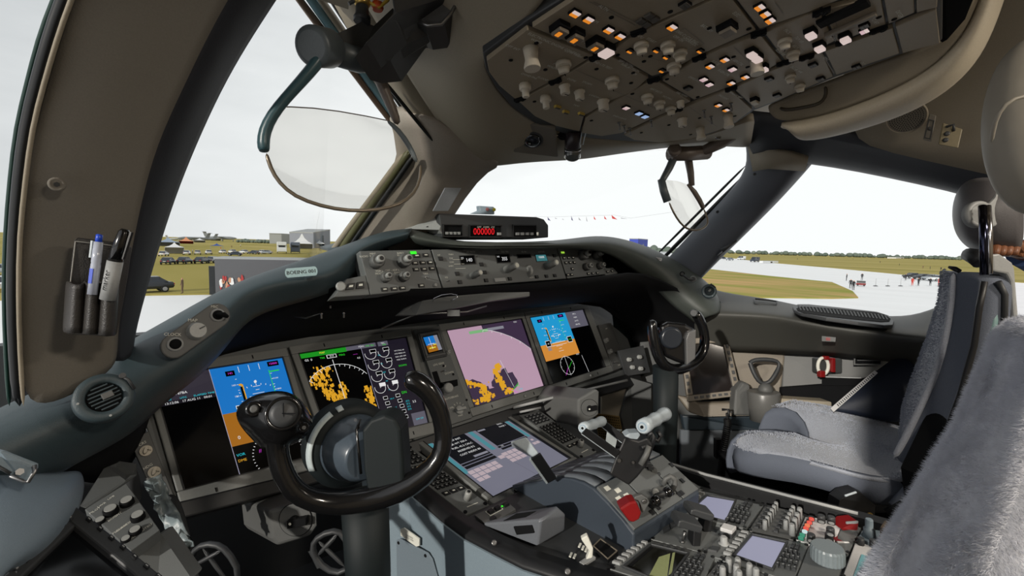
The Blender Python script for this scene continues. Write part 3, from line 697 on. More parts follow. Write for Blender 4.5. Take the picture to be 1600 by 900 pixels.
M_lit = glow('lit_white_legend', (216, 196, 190), .85); M_litp = glow('lit_pinkish_legend', (206, 172, 178), .85); M_dim = mat('unlit_legend', (120, 112, 100), .5)
M_off = mat('switch_face', (76, 72, 66), .45)
K_kA = proto(korry(M_lit, M_amber), 'switch_lit_amber'); K_kW = proto(korry(M_lit, M_litp), 'switch_lit'); K_kO = proto(korry(M_off, M_off), 'switch_unlit'); K_kB = proto(korry(M_off, M_amber), 'switch_amber')
def keys(m, q, nu, nv, u0, v0, u1, v1, mt=M_black, h=.004, gap=.28, top=None):
    du, dv = (u1-u0)/nu, (v1-v0)/nv
    for i in range(nu):
        for j in range(nv):
            a, b = u0+du*(i+gap/2), v0+dv*(j+gap/2); c, d = u0+du*(i+1-gap/2), v0+dv*(j+1-gap/2)
            m.qbox(q, a, b, c, d, 0, h, mt, .0006)
            if top: rect(m, q, a+(c-a)*.3, b+(d-b)*.35, c-(c-a)*.3, d-(d-b)*.35, top, h+.0003)
def dz(t, r=.0035):  # quarter-turn fastener
    return t
def put(me, name, parent, pl, x, y, s=1.0, h=0, rot=0, **kw):
    p = pl(x, y, h); n = pl.n if pl.n.dot(CAM-p) > 0 else -pl.n
    rx = (RT - n*RT.dot(n)).normalized()
    if rot: rx = (rx*math.cos(rot) + n.cross(rx)*math.sin(rot))
    return place(me, name, parent, p, rx, n, s, **kw)
# ================================================================ standby column between the displays
sb = thing('standby_module', 'narrow grey column with small horizon screen and gear lever between the displays', 'standby instrument', PP(690, 600))
q = QP(PP, (651, 522), (691, 515), (737, 650), (700, 662))
m = MB(); m.qbox(q, 0, -.05, 1, 1.02, -.02, .003, M_panel); m.build('faceplate', sb, bevel=.0015)
qi = QP(PP, (650, 522), (684, 515.5), (697, 558), (663, 565)); qs = QP(PP, (657, 529.5), (679, 525), (688.5, 550), (667, 555.5))
m = MB(); m.qbox(qi, 0, 0, 1, 1, .002, .010, M_dark); m.qring(qi, .06, .06, .94, .94, .008, .010, .014, M_panel2); m.build('indicator_housing', sb, bevel=.003, seg=3)
m = MB(); s_ = qs.sub(0, 0, 1, 1, .0165)
rect(m, s_, 0, 0, 1, 1, M_scr, -.001); rect(m, s_, .02, .05, .72, .55, E_blue); rect(m, s_, .02, .55, .72, .95, E_brown); rect(m, s_, .72, .05, .98, .95, E_gr2)
line(m, s_, [(.15, .5), (.6, .5)], .0016, E_w); line(m, s_, [(.37, .1), (.37, .8)], .0013, E_w); rect(m, s_, .5, .5, .72, .6, E_y); rect(m, s_, .15, .7, .6, .76, E_y, .0005)
m.build('indicator_screen', sb)
for x, y in ((700, 551),): put(K_roundg, 'adjust_knob', sb, PP, x, y, .8, .004)
slot = QP(PP, (674, 582), (682, 580), (691, 606), (682, 608))
m = MB(); m.qbox(slot, 0, 0, 1, 1, .002, .0038, M_matt); m.qbox(QP(PP, (690, 598), (714, 593), (715, 603), (693, 610)), 0, 0, 1, 1, .002, .0036, M_matt); m.build('lever_slot', sb, bevel=.001)
m = MB(); p0 = PP(690, 600, .004); p1 = PP(701, 607, .045); m.tube([p0, p1], .006, M_black); d = (p1-p0).normalized(); m.lathe(p1-d*.004, PP.n, [(.013, -.006), (.016, -.004), (.016, .006), (.012, .010)], M_knobg, 24); m.build('gear_lever', sb)
put(K_tog, 'lock_override_switch', sb, PP, 690, 581, 1.2, .003)
m = MB(); c = PP(717, 641, .003); m.lathe(c, PP.n, [(.015, 0), (.014, .006), (.010, .008)], M_knobg, 22); m.box(c+PP.n*.013, q.ux*.017+q.uy*.001, q.uy*.0045, PP.n*.007, M_knobg); m.build('rotary_selector', sb, bevel=.001)
m = MB(); text(m, 'DOWN', q, .68, .50, .010, M_white, .0035); text(m, 'AUTOBRAKE', q, .45, .76, .009, M_white, .0035); text(m, 'RTO  OFF', q, .2, .86, .008, M_white, .0035); text(m, 'MAX', q, .55, .96, .008, M_white, .0035); text(m, 'LDG GEAR', q, .40, .38, .009, M_white, .0035); text(m, 'UP', q, .6, .42, .009, M_white, .0035)
for r in range(5): a = -1+.5*r; cc = uvof(q, PP, 717, 641); line(m, q, [(cc[0]+.02/q.W*math.sin(a), cc[1]-.02/q.H*math.cos(a)), (cc[0]+.026/q.W*math.sin(a), cc[1]-.026/q.H*math.cos(a))], .0012, M_white, .0035)
m.build('marking', sb)
for x, y in ((693, 572), (708, 585), (729, 625), (733, 645), (697, 655)):
    m = MB(); m.lathe(PP(x, y, .003), PP.n, [(.004, 0), (.004, .0015)], M_screw, 10); m.build('fastener', sb)
# small knobs at the left end of the panel, and at the right end
def ends(label, quad, knobs, txts):
    t = thing('selector_panel', label, 'control panel', PP(*quad[3]))
    q = QP(PP, *quad); m = MB(); m.qbox(q, 0, 0, 1, 1, -.02, .003, M_panel2); m.build('faceplate', t, bevel=.0015)
    for k, x, y, s in knobs: put(k, 'knob', t, PP, x, y, s, .003)
    m = MB()
    for s_, u, v in txts: text(m, s_, q, u, v, .008, M_white, .0036)
    m.build('marking', t); return t
ends('narrow dark strip with two pale pointer knobs left of the leftmost display', [(203, 690), (232, 674), (272, 775), (248, 790)], [(K_ptr, 228, 705, 1.1), (K_ptr, 241, 738, 1.1)], [('CRS', .5, .12), ('HDG', .3, .45), ('AUX', .5, .86)])
ends('narrow dark strip with two round knobs right of the rightmost display', [(934, 508), (954, 504), (978, 572), (958, 580)], [(K_roundg, 945.5, 533, 1.2), (K_roundg, 951.5, 550, 1.2), (K_tog, 957, 567, 1)], [('BRT', .5, .12), ('DIM', .5, .93)])
# small gauges cluster to the right, under the arm
RP = Plane(P(985, 565, 2.02), (-.35, -.9, .3))
t = thing('selector_panel', 'dark square panel of four small round knobs behind the right yoke', 'control panel', RP(990, 585))
q = QP(RP, (965, 548), (1005, 540), (1016, 582), (978, 588)); m = MB(); m.qbox(q, 0, 0, 1, 1, -.01, .003, M_dark); m.build('faceplate', t, bevel=.002)
for x, y in ((982, 562), (998, 558), (987, 574), (1000, 576)): put(K_roundg, 'knob', t, RP, x, y, 1.1, .003)

# ================================================================ mode control modules under the brow
MP = Plane(P(672, 390, 1.30), (0, -.95, .30))
def module(label, quad, group=None, th=.05, cat='control panel'):
    t = thing('mode_panel', label, cat, MP((quad[3][0]+quad[2][0])/2, quad[2][1])); q = QP(MP, *quad)
    m = MB(); m.qbox(q, .004, 0, .996, 1, -th, .002, M_panel); m.build('faceplate', t, bevel=.002); return t, q
def btn(t, q, lst, w=.014, h=.009, z=.006, m_=M_black, leg=M_white, name='push_button'):
    for x, y in lst:
        u, v = uvof(q, MP, x, y); m = MB(); m.qbox(q, u-w/2/q.W, v-h/2/q.H, u+w/2/q.W, v+h/2/q.H, .001, z, m_, .001)
        if leg: rect(m, q, u-w*.25/q.W, v-h*.15/q.H, u+w*.25/q.W, v+h*.15/q.H, leg, z+.0004)
        m.build(name, t)
t, q = module('small black three-button panel at the left end of the mode panels', [(541, 436), (571, 430), (578, 461), (520, 465)])
btn(t, q, [(547, 448), (562, 446)], .02, .02, .007)
m = MB(); c = MP(532, 448, .001); m.lathe(c, MP.n if MP.n.dot(CAM-c) > 0 else -MP.n, [(.012, 0), (.012, .006), (.009, .007)], M_knobg, 20); m.build('round_button', t)
t, q = module('left display-control panel with four capped knobs and a green light', [(561, 392.5), (672, 390), (690.6, 450.8), (578, 461)])
N_ = MP.n if MP.n.dot(CAM-MP(700, 420)) > 0 else -MP.n
for x, y, s in ((586, 410, 1.85), (629, 409, 1.85), (601, 434, 1.4), (629, 433, 1.4)): put(K_cap, 'knob', t, MP, x, y, s, .002)
btn(t, q, [(647.5, 411.5), (659.5, 411), (671, 410.5), (649, 421.5), (661.5, 421), (674, 420), (600, 452.5), (615, 451.5), (628, 450.5), (657.5, 446.5), (664, 399)], .018, .011)
btn(t, q, [(650, 400)], .022, .012, .006)
m = MB(); u, v = uvof(q, MP, 644.5, 396); rect(m, q, u-.05, v-.035, u+.04, v+.035, glow('green_light', (50, 230, 40), 1.3), .008); m.build('green_light', t)
put(K_tog, 'rotary_dot', t, MP, 665, 434, 1, .002); put(K_roundg, 'knob', t, MP, 679, 446, .6, .002)
m = MB()
for s_, x, y in (('MINS', 582, 397), ('RADIO  BARO', 575, 401), ('BARO', 625, 396), ('IN  HPA', 627, 399.5), ('VOR L - OFF - ADF L', 605, 423), ('MODE', 592, 428), ('RANGE', 622, 426.5), ('TERR', 664, 428)):
    u, v = uvof(q, MP, x, y); text(m, s_, q, u, v, .0075, M_white, .0027)
m.build('marking', t)
t, q = module('long central autopilot panel with number windows under the glareshield brow', [(673, 390), (869.5, 387.6), (885, 435.5), (691, 450.6)])
def win(quad, s_, c, name='number_window'):
    w_ = QP(MP, *quad); m = MB(); m.qring(w_, -.04, -.06, 1.04, 1.06, .002, .001, .004, M_black); rect(m, w_, 0, 0, 1, 1, M_scr, .0025)
    if s_: text(m, s_, w_, .6, .55, .016, c, .0032); text(m, 'IAS', w_, .15, .25, .007, c, .0032)
    return m.build(name, t)
win([(717.5, 400.5), (739.5, 399.5), (742, 412), (720, 413.5)], '140', E_w); win([(774, 398.5), (794, 398), (796.5, 410), (776.5, 411)], '355', E_w)
win([(807, 398), (827, 397.5), (829, 403), (808.5, 404)], '', E_w)
m = MB(); w_ = QP(MP, (835.5, 398.5), (851.5, 398), (855, 408), (838, 409)); rect(m, w_, 0, 0, 1, 1, glow('teal_window', (60, 120, 125), .8), .003); m.qring(w_, -.04, -.06, 1.04, 1.06, .002, .001, .004, M_black); text(m, '10000', w_, .5, .4, .011, E_w, .0036); m.build('number_window', t)
for x, y, s in ((738, 431, 1.3), (791, 421, 1.6), (853, 416, 1.6)): put(K_long, 'knob', t, MP, x, y, s, .002)
m = MB(); c = MP(825.5, 423.5, .001); m.lathe(c-q.ux*.006, q.ux, [(.018, 0), (.021, .003), (.021, .009), (.018, .012)], M_knobg, 28, ridge=.05); m.build('thumbwheel', t)
btn(t, q, [(713.5, 428), (717.5, 441), (751, 413.5), (756, 426), (758.5, 438.5), (795.5, 436), (837.5, 433), (852.5, 432), (865.5, 431), (687.5, 404.5), (865, 400)], .014, .012, .007, leg=None)
btn(t, q, [(779.5, 438)], .046, .014, .008, M_grey, None, 'lever_bar')
for x, y in ((722, 391.5), (778, 391), (812, 391), (750, 394), (699, 439.5), (744, 401), (797, 400), (856, 398), (868, 411)): put(K_tog, 'toggle', t, MP, x, y, .8, .002)
m = MB()
for s_, x, y in (('A/P', 685, 399), ('F/D', 697, 434), ('IAS  MACH', 735, 394), ('HDG  TRK', 788, 394), ('V/S  FPA', 818, 394), ('ALTITUDE', 845, 394), ('AUTO', 830, 434), ('CLB', 704, 404), ('CON', 705, 410), ('VNAV', 704, 398), ('LNAV', 704, 416)):
    u, v = uvof(q, MP, x, y); text(m, s_, q, u, v, .0065, M_white, .0027)
for v in (.28, .40, .52): line(m, q, [(.12, v), (.19, v)], .001, M_white, .0026)
m.build('marking', t)
t, q = module('right display-control panel with capped knobs and green light, far end of the mode panels', [(870.5, 387.5), (935, 387), (950, 428), (886, 435.5)])
for x, y, s in ((908, 399.5, 1.9), (929, 399, 1.8), (914, 417.5, 1.5), (935, 416, 1.4)): put(K_cap, 'knob', t, MP, x, y, s, .002)
btn(t, q, [(880, 403.5), (887, 403.2), (894, 403), (883, 411), (889.5, 410.7), (896, 410.4), (886, 430), (892, 429.4), (918, 428), (925, 427.5), (932, 427), (893, 420.5)], .014, .011)
m = MB(); u, v = uvof(q, MP, 878, 395); rect(m, q, u-.035, v-.03, u+.04, v+.03, glow('lime_light', (150, 200, 60), 1), .004); m.build('green_light', t)
t, q = module('small dark end panel of buttons at the right end of the mode panels', [(941, 420), (957, 418), (966, 427), (946, 431)])
btn(t, q, [(948, 425), (955, 424)], .014, .012)
# row of metal catches below the mode panels and the lamp tray
for i, (x, y) in enumerate([(516, 474), (553, 473), (570, 472), (502, 490), (537, 489), (660, 464), (677.5, 463), (837, 456.5), (860, 446), (872, 444.5), (884, 452), (905, 447.5), (918, 440), (932, 438), (945, 436)]):
    m = MB(); p = P(x, y, 1.24+.0012*(x-550)); m.lathe(p, (CAM-p).normalized(), [(.004, -.005), (.004, 0), (.002, .002)], M_chrome, 10); m.box(p+V((0, 0, -.006)), (.002, 0, 0), (0, .002, 0), (0, 0, .007), M_steel)
    if i == 0: cat0 = props(m.build('catch'), 'small bright metal catch under the glareshield brow', 'catch', 'metal catches under the glareshield brow')
    else: props(m.build('catch'), 'small bright metal catch under the glareshield brow', 'catch', 'metal catches under the glareshield brow')
# map tray hanging under the brow
tr = thing('map_tray', 'dark flat map tray with a wire ring hanging under the brow', 'tray', P(720, 480, 1.3))
m = MB(); m.prism([P(x, y, t) for x, y, t in [(636,480,1.22),(660,470,1.22),(700,463,1.25),(770,457,1.3),(828,456,1.36),(828,463,1.36),(770,470,1.28),(720,480,1.2),(650,492,1.15),(622,492,1.15)]], V((0, .02, -.006)), M_panel2); m.build('tray_plate', tr, bevel=.002)
m = MB(); m.tube([P(x, y, 1.215) for x, y in [(676,472),(678,466),(690,461),(705,459),(714,461),(715,465),(704,470)]], .0012, M_chrome, 6); m.build('wire_ring', tr)
m = MB(); m.tube([P(596, 513, 1.16), P(650, 491, 1.17), P(730, 487, 1.22), P(760, 478, 1.26)], .0022, M_steel, 6); m.box(P(709, 489, 1.2), RT*.016, UP*.008, FW*.006, M_panel2); m.build('tray_support', tr)
m = MB(); m.tube([P(458, 494, 1.1), P(478, 497, 1.1), P(500, 490, 1.1)], [.002, .005, .002], M_dark, 8, flat=.4); props(m.build('cable_clip'), 'thin dark clip under the left part of the brow', 'clip')

# ================================================================ instrument box standing on the brow
bp = Plane(P(770, 350, 1.50), (0, -1, .05))
t = thing('indicator_box', 'dark box with a red number display standing on the glareshield', 'indicator', bp(770, 372))
q = QP(bp, (686, 334), (850, 342), (857, 372), (692, 371))
m = MB()
fr = [bp(x, y) for x, y in [(686, 333.5), (839, 339), (850, 342.5), (857, 352), (857, 371), (692, 371)]]
m.prism(fr, V((-.02, .12, -.01)), M_dark); m.build('housing', t, bevel=.003)
m = MB(); m.prism([P(x, y, tt) for x, y, tt in [(638, 358, 1.36), (686, 333.5, 1.39), (692, 346, 1.39), (692, 366, 1.38), (686, 360, 1.37)]], V((-.01, .06, 0)), M_grey); m.build('wing_plate', t, bevel=.003)
m = MB(); m.lathe(P(668, 355.5, 1.372), (CAM-P(667, 356, 1.37)).normalized(), [(.004, 0), (.004, .002)], M_screw, 10); m.build('screw', t)
for (x0, y0, x1, y1, k) in ((691, 350, 722, 370, 0), (732, 351, 783, 371, 1), (800, 351, 837, 371, 0)):
    w_ = QP(bp, (x0, y0), (x1, y0+.5), (x1, y1), (x0, y1)); m = MB(); rect(m, w_, 0, 0, 1, 1, M_matt, .0015); m.qring(w_, 0, 0, 1, 1, .003, 0, .006, M_black)
    if k:
        rect(m, w_, .08, .12, .80, .88, M_scr, .003)
    for i in range(4 if not k else 1): m.qbox(w_, .12+.2*i if not k else .86, .62, .24+.2*i if not k else .96, .82, .001, .008, M_grey if not k else M_knobg)
    m.build('instrument_bay', t)
    if k:
        m = MB(); text(m, '000000', w_, .44, .56, .030, E_red, .0045, .95); text(m, 'GMT   COMM   UTC', w_, .5, .2, .008, M_white, .0045); m.build('red_digits', t)
m = MB(); m.tube([P(840, 368, 1.44), P(840, 363, 1.44)], .003, M_white, 8); m.build('bracket_pin', t)
t = thing('sight_gauge', 'small grey clip gauge with yellow knob perched on the indicator box', 'gauge', P(758, 334, 1.57))
m = MB(); m.prism([P(x, y, 1.56) for x, y in [(749, 321.5), (772, 323), (773, 335), (738, 334), (750, 329)]], V((0, .02, 0)), M_side); m.build('clip_body', t, bevel=.002)
m = MB(); m.lathe(P(772, 327.5, 1.555), (CAM-P(772, 327, 1.56)).normalized(), [(.006, 0), (.006, .004), (.004, .006)], mat('yellow_plastic', (190, 180, 40), .5), 14); m.lathe(P(761.5, 327, 1.556), (CAM-P(772, 327, 1.56)).normalized(), [(.006, 0), (.006, .003)], mat('pale_pink_dot', (170, 110, 110), .5), 14); m.build('knob', t)
# ================================================================ lower display and keyboards
LP = Plane((-.043, -.108, .712), (0, -math.sin(math.radians(17)), math.cos(math.radians(17))))
def gl(m, q):
    rect(m, q, 0, 0, 1, 1, E_gr2 if 0 else glow('mid_grey_image', (112, 112, 126), 1), .0001)
    for (u0, u1) in ((.02, .47), (.52, .97)):
        rect(m, q, u0, 0, u1, .03, E_w, .0003); rect(m, q, u0, .03, u1, .05, E_gr2, .0004)
    bl = glow('screen_navy_black', (10, 12, 18), 1)
    rect(m, q, .08, .07, .43, .48, bl, .0004); rect(m, q, .56, .07, .93, .42, bl, .0004); rect(m, q, .03, .05, .07, .62, E_teal, .0004); rect(m, q, .47, .05, .52, .45, E_teal, .0004); rect(m, q, .94, .05, .975, .45, E_teal, .0004)
    rect(m, q, .08, .49, .43, .52, bl, .0005); rect(m, q, .08, .53, .43, .57, bl, .0005); rect(m, q, .55, .43, .93, .46, bl, .0005); rect(m, q, .56, .47, .72, .50, bl, .0005)
    for i, s_ in enumerate(['PERF INIT', 'GR WT 320.4', 'FUEL 45.2 CALC', 'RESERVES 8.5', 'COST INDEX 80']): text(m, s_, q, .28, .13+.06*i, .0105, E_w, .0009)
    for i, s_ in enumerate(['EXEC', 'PAGE 1']): text(m, s_, q, .86, .1+.05*i, .009, E_w, .0009)
    rect(m, q, .57, .10, .66, .125, E_gr2, .0006); rect(m, q, .26, .43, .42, .46, E_gr2, .0007); text(m, '1/2', q, .6, .445, .008, E_w, .0009)
    pk = glow('pale_key_image', (176, 160, 166), 1)
    def ks(u0, v0, nu, nv, w=.058, h=.05):
        for i in range(nu):
            for j in range(nv): rect(m, q, u0+i*w*1.12, v0+j*h*1.18, u0+i*w*1.12+w, v0+j*h*1.18+h, pk, .0006)
    ks(.06, .60, 5, 2); ks(.06, .72, 2, 1); ks(.50, .54, 3, 3); ks(.44, .56, 1, 1); ks(.70, .50, 1, 2); ks(.92, .5, 1, 1, .03, .03); ks(.89, .56, 2, 1, .04, .04)
    line(m, q, [(.50, .62), (.55, .98)], .001, E_gr, .0005)
ql = QP(LP, (657, 688), (787, 650), (892, 717), (770, 778))
display(ql, 'sloping lower touch display, grey with black text fields, in front of the throttles', gl, .05, .05, .10, right=.05)
def kb(label, quad, key0, toplabels, far):
    t = thing('keyboard_panel', label, 'keyboard', LP(*quad[3])); q = QP(LP, *quad)
    m = MB(); m.qbox(q, 0, 0, 1, 1, -.03, .002, M_panel); m.build('faceplate', t, bevel=.0015)
    m = MB(); keys(m, q, 5 if not far else 5, 7, .06, .30 if not far else .40, .94, .66 if not far else .74, M_black, .006, .25, M_grey); m.build('key_block', t)
    m = MB()
    if far: keys(m, q, 3, 2, .08, .04, .9, .14, M_black, .006, .2, M_grey)
    keys(m, q, 4, 4, .06, .06 if not far else .18, .86, .28 if not far else .36, M_black, .006, .25, M_grey); keys(m, q, 3, 1, .05, .69 if not far else .77, .95, .75 if not far else .82, M_black, .005, .2, M_white); m.build('function_keys', t)
    m = MB(); c = q.at(.6, .85, .002); m.lathe(c, LP.n, [(.010, 0), (.009, .020), (.0075, .024)], M_knobg, 20, ridge=.05); m.lathe(c+LP.n*.024, LP.n, [(.0045, 0), (.0045, .001)], M_black, 12); m.build('cursor_knob', t)
    m = MB(); line(m, q, [(.3, .93), (.75, .93)], .002, M_white, .0026); m.build('marking', t)
    for u, v in ((.08, .97), (.92, .97), (.9, .03)):
        m = MB(); m.lathe(q.at(u, v, .001), LP.n, [(.005, 0), (.005, .003)], M_screw, 10); m.build('fastener', t)
kb('left keyboard panel with black keys beside the lower display', [(600, 705), (641, 697), (765, 790), (728, 806)], 0, 0, False)
kb('right keyboard panel with black keys beside the lower display', [(797, 640), (829, 632), (932, 706), (910, 718)], 0, 0, True)
# ================================================================ pedestal body
PD = Plane((0, -.38, .65), (0, .08, 1))
if PD.n.z < 0: PD.n = -PD.n
pe = thing('center_pedestal', 'long dark centre pedestal with black rim between the two seats', 'pedestal', V((.1, -.6, 0)))
def dn(pts, z): return [V((p.x, p.y, z)) for p in pts]
m = MB()   # sloping forward part under the display and keyboards
f0 = [LP(x, y, -.03) for x, y in [(596, 700), (700, 640), (835, 626), (945, 700), (905, 722), (765, 800), (728, 815)]]
m.prism(f0, V((0, 0, -.05)), M_dark); m.build('front_deck', pe)
dk = [PD(x, y, -.006) for x, y in [(723, 812), (765, 790), (905, 722), (945, 702), (1050, 742), (1180, 780), (1340, 822), (1480, 862), (1520, 1000), (1100, 1000), (960, 905), (873, 888), (817, 870), (770, 845)]]
m = MB(); m.prism(dk, V((0, 0, -.04)), M_dark); m.build('deck', pe)
lf = [(566, 712), (600, 745), (640, 766), (690, 809), (727, 836), (773, 860), (817, 882), (873, 900), (930, 921), (1000, 950), (1100, 1010)]
li = [(580, 690), (615, 724), (655, 748), (700, 785), (733, 808), (780, 833), (826, 856), (880, 873), (945, 890), (1020, 915), (1130, 970)]
top, edg = [], []
for i, ((x, y), (a, b)) in enumerate(zip(lf, li)):
    pl = LP if y < 800 else PD
    top.append(pl(a, b, .004)); edg.append(pl(x, y, .002))
m = MB(); rows = [[p-V((0, 0, .012)) for p in top], top, edg, [p-V((.0, .0, .014)) for p in edg], [p-V((-.02, 0, .02)) for p in edg]]
m.grid(rows, M_black); m.build('left_rim', pe, solid=-.003)
for x, y in ((692, 804), (772, 848), (887, 893)):
    m = MB(); p = PD(x, y, .012) if y > 820 else LP(x, y, .008); m.lathe(p, (CAM-p).normalized(), [(.006, -.006), (.006, 0), (.004, .001)], M_steel, 12); m.build('rim_screw', pe)
wl = [p-V((-.006, 0, .010)) for p in edg]
m = MB(); m.grid([wl, [V((p.x+.01, p.y, .45)) for p in wl], [V((p.x+.02, p.y, .02)) for p in wl]], M_side, smooth=False); m.build('side_wall', pe, solid=.01)
# right rim: bright-edged rail
rr = [PD(x, y, .0) for x, y in [(950, 700), (1000, 722), (1050, 741), (1100, 757), (1200, 784), (1340, 822), (1420, 845)]]
m = MB()
for a, b in zip(rr, rr[1:]): m.box8([a+V((0, 0, .02)), b+V((0, 0, .02)), b-V((0, 0, .25)), a-V((0, 0, .25)), a+V((.03, .01, .02)), b+V((.03, .01, .02)), b+V((.03, .01, -.25)), a+V((.03, .01, -.25))], M_black)
m.build('right_rim', pe)
m = MB(); m.tube([p+V((.012, .004, .022)) for p in rr[1:-1]], .004, M_grey, 8); m.build('rim_edge', pe)
m = MB(); m.abox(-.02, -1.9, .02, .46, -.32, .60, M_dark); m.build('pedestal_body', pe)
# details on the blue-grey side wall
def wq(*pts):
    n = (wl[2]-wl[1]).cross(V((0, 0, 1)));
    return n
sx = Plane(wl[3]+V((-.012, 0, 0)), (wl[6]-wl[1]).cross(V((.03, 0, -1))))
nn = sx.n if sx.n.dot(CAM-wl[3]) > 0 else -sx.n
m = MB(); m.prism([sx(x, y) for x, y in [(625, 827), (631, 825), (655, 842), (655, 853), (650, 854), (626, 837)]], -nn*.003, M_white); q = Q(sx(626, 827), sx(655, 843), sx(655, 853), sx(626, 837)); text(m, 'CAUTION', q, .5, .35, .006, M_dark, .001); text(m, 'LIFT TO OPEN', q, .5, .7, .005, M_dark, .001); m.build('wall_label', pe)
m = MB(); m.prism([sx(x, y) for x, y in [(606, 852), (612, 845), (625, 842), (668, 864), (675, 874), (686, 912), (610, 925)]], -nn*.004, mat('hatch_paint', (112, 124, 133), .45)); m.build('hatch', pe, bevel=.0015)
for x, y in ((623, 848), (665, 868)):
    m = MB(); m.lathe(sx(x, y), nn, [(.004, 0), (.004, .002)], M_matt, 10); m.build('hatch_screw', pe)
m = MB(); m.tube([sx(724, 838), sx(718, 866), sx(711, 905)], .0014, M_matt, 6); m.build('wall_seam', pe)

# ================================================================ palm rest wedge and things on the left deck
t = thing('palm_rest', 'smooth grey wedge-shaped hand rest with black keypad on the pedestal', 'hand rest', PD(830, 830))
B1, B2, B3, B4 = PD(755, 821, .002), PD(840, 854, .002), PD(883, 829, .002), PD(835, 800, .002)
T1, T2, T3, T0 = P(846, 811, .925), P(871, 791, .985), P(884, 803, .985), P(815, 799, 1.06)
m = MB(); m.hull([B1, B2, B3, B4, T1, T2, T3, T0, B1+Z*.006], mat('palm_grey', (104, 108, 114), .35)); m.build('wedge', t, bevel=.007, seg=4)
WP = plane3(B1+Z*.006, B2, T1); WN = WP.n if WP.n.dot(CAM-B1) > 0 else -WP.n
def wpt(x, y, h): return WP(x, y)+WN*h
m = MB(); m.prism([wpt(x, y, .003) for x, y in [(803, 822), (832, 820), (836, 832), (808, 835)]], -WN*.006, M_matt); m.build('keypad', t, bevel=.0015)
m = MB(); m.prism([wpt(x, y, .0015) for x, y in [(786, 814), (806, 803), (838, 799), (822, 808)]], -WN*.004, M_matt); m.build('finger_recess', t, bevel=.001)
t = thing('button_strip', 'small dark strip with boxed buttons and a green light by the hand rest', 'button panel', PD(778, 800))
q = QP(PD, (742, 806), (790, 783), (806, 797), (762, 822)); m = MB(); m.qbox(q, 0, 0, 1, 1, -.004, .002, M_panel2); m.build('faceplate', t)
m = MB(); m.qring(q, .28, .12, .72, .55, .0012, .002, .003, M_white); m.build('box_outline', t)
for u, v in ((.38, .33), (.6, .33), (.88, .4), (.25, .85)):
    m = MB(); m.qbox(q, u-.08, v-.12, u+.08, v+.12, .002, .008, M_black, .001); m.build('push_button', t)
m = MB(); m.lathe(q.at(.76, .34, .003), PD.n, [(.0025, 0), (.0025, .001)], glow('green_light', (50, 230, 40), 1.3), 8); m.build('green_light', t)
t = thing('parking_lever', 'small pale lever with white marks on the deck left of the throttles', 'lever', PD(920, 868))
m = MB(); m.prism([P(x, y, .86) for x, y in [(908, 842), (918, 836.5), (927, 857), (926, 872), (916, 875), (921, 862), (910, 846)]], FW*.012, M_white); m.build('lever_handle', t, bevel=.002)
m = MB(); m.box(PD(918, 876, .002), (.018, 0, 0), (0, .006, 0), (0, 0, .003), M_grey); m.build('lever_base', t, bevel=.001)
t = thing('deck_box', 'open black socket box with thin pale rim beside the small pale lever', 'box', PD(940, 866))
q = QP(PD, (926, 858), (938, 846), (966, 866), (950, 880)); m = MB(); m.qbox(q, 0, 0, 1, 1, 0, .006, M_matt); m.build('box_body', t); m = MB(); m.qring(q, .02, .02, .98, .98, .0015, .006, .008, M_dim); m.build('box_rim', t)
m = MB(); qd = QP(PD, (880, 850), (920, 830), (950, 880), (900, 900))
for x, y in ((906, 852), (911, 856), (916, 859), (892, 867), (898, 869)): m.box(PD(x, y, .001), (.006, .003, 0), (-.001, .002, 0), (0, 0, .001), M_white)
props(m.build('deck_marking'), 'short white position marks painted on the dark deck by the small lever', 'marking')

# ================================================================ throttle quadrant
tq = thing('throttle_quadrant', 'rounded grey throttle quadrant drum in the middle of the pedestal', 'throttle quadrant', V((.116, -.6, .65)))
xl, xr = -.016, .248
prof = [(-.38, .645), (-.41, .662), (-.45, .688), (-.484, .706), (-.528, .732), (-.56, .748), (-.596, .760), (-.63, .766), (-.66, .765), (-.70, .751), (-.74, .733), (-.768, .716), (-.769, .66)]
M_drum = mat('drum_grey', (96, 102, 108), .45, bump=.08, scale=500); M_drums = mat('drum_side', (56, 64, 74), .5)
def yz(x, pr, off=0):
    r = []
    for i, (y, z) in enumerate(pr):
        a = pr[max(i-1, 0)]; b = pr[min(i+1, len(pr)-1)]; ty, tz = b[0]-a[0], b[1]-a[1]; l = math.hypot(ty, tz)
        r.append(V((x, y-tz/l*off*-1*-1, z-ty/l*off)))
    return r
m = MB(); m.prism([V((xl, y, z)) for y, z in prof], V((xr-xl, 0, 0)), M_drums); m.build('drum_body', tq, bevel=.004)
def strp(x0, x1, off, mt, pr=prof[:9], name='drum_rib', thick=.004):
    m = MB(); m.grid([yz(x0, pr, off), yz(x1, pr, off)], mt); return m.build(name, tq, solid=thick)
for i, (a, b) in enumerate([(-.012, .018), (.026, .060), (.068, .104), (.112, .15), (.158, .194), (.202, .244)]): strp(a, b, .006, M_drum)
for i, (a, b) in enumerate([(.018, .026), (.060, .068), (.104, .112), (.150, .158), (.194, .202)]): strp(a, b, .001, M_matt, name='lever_slot', thick=.002)
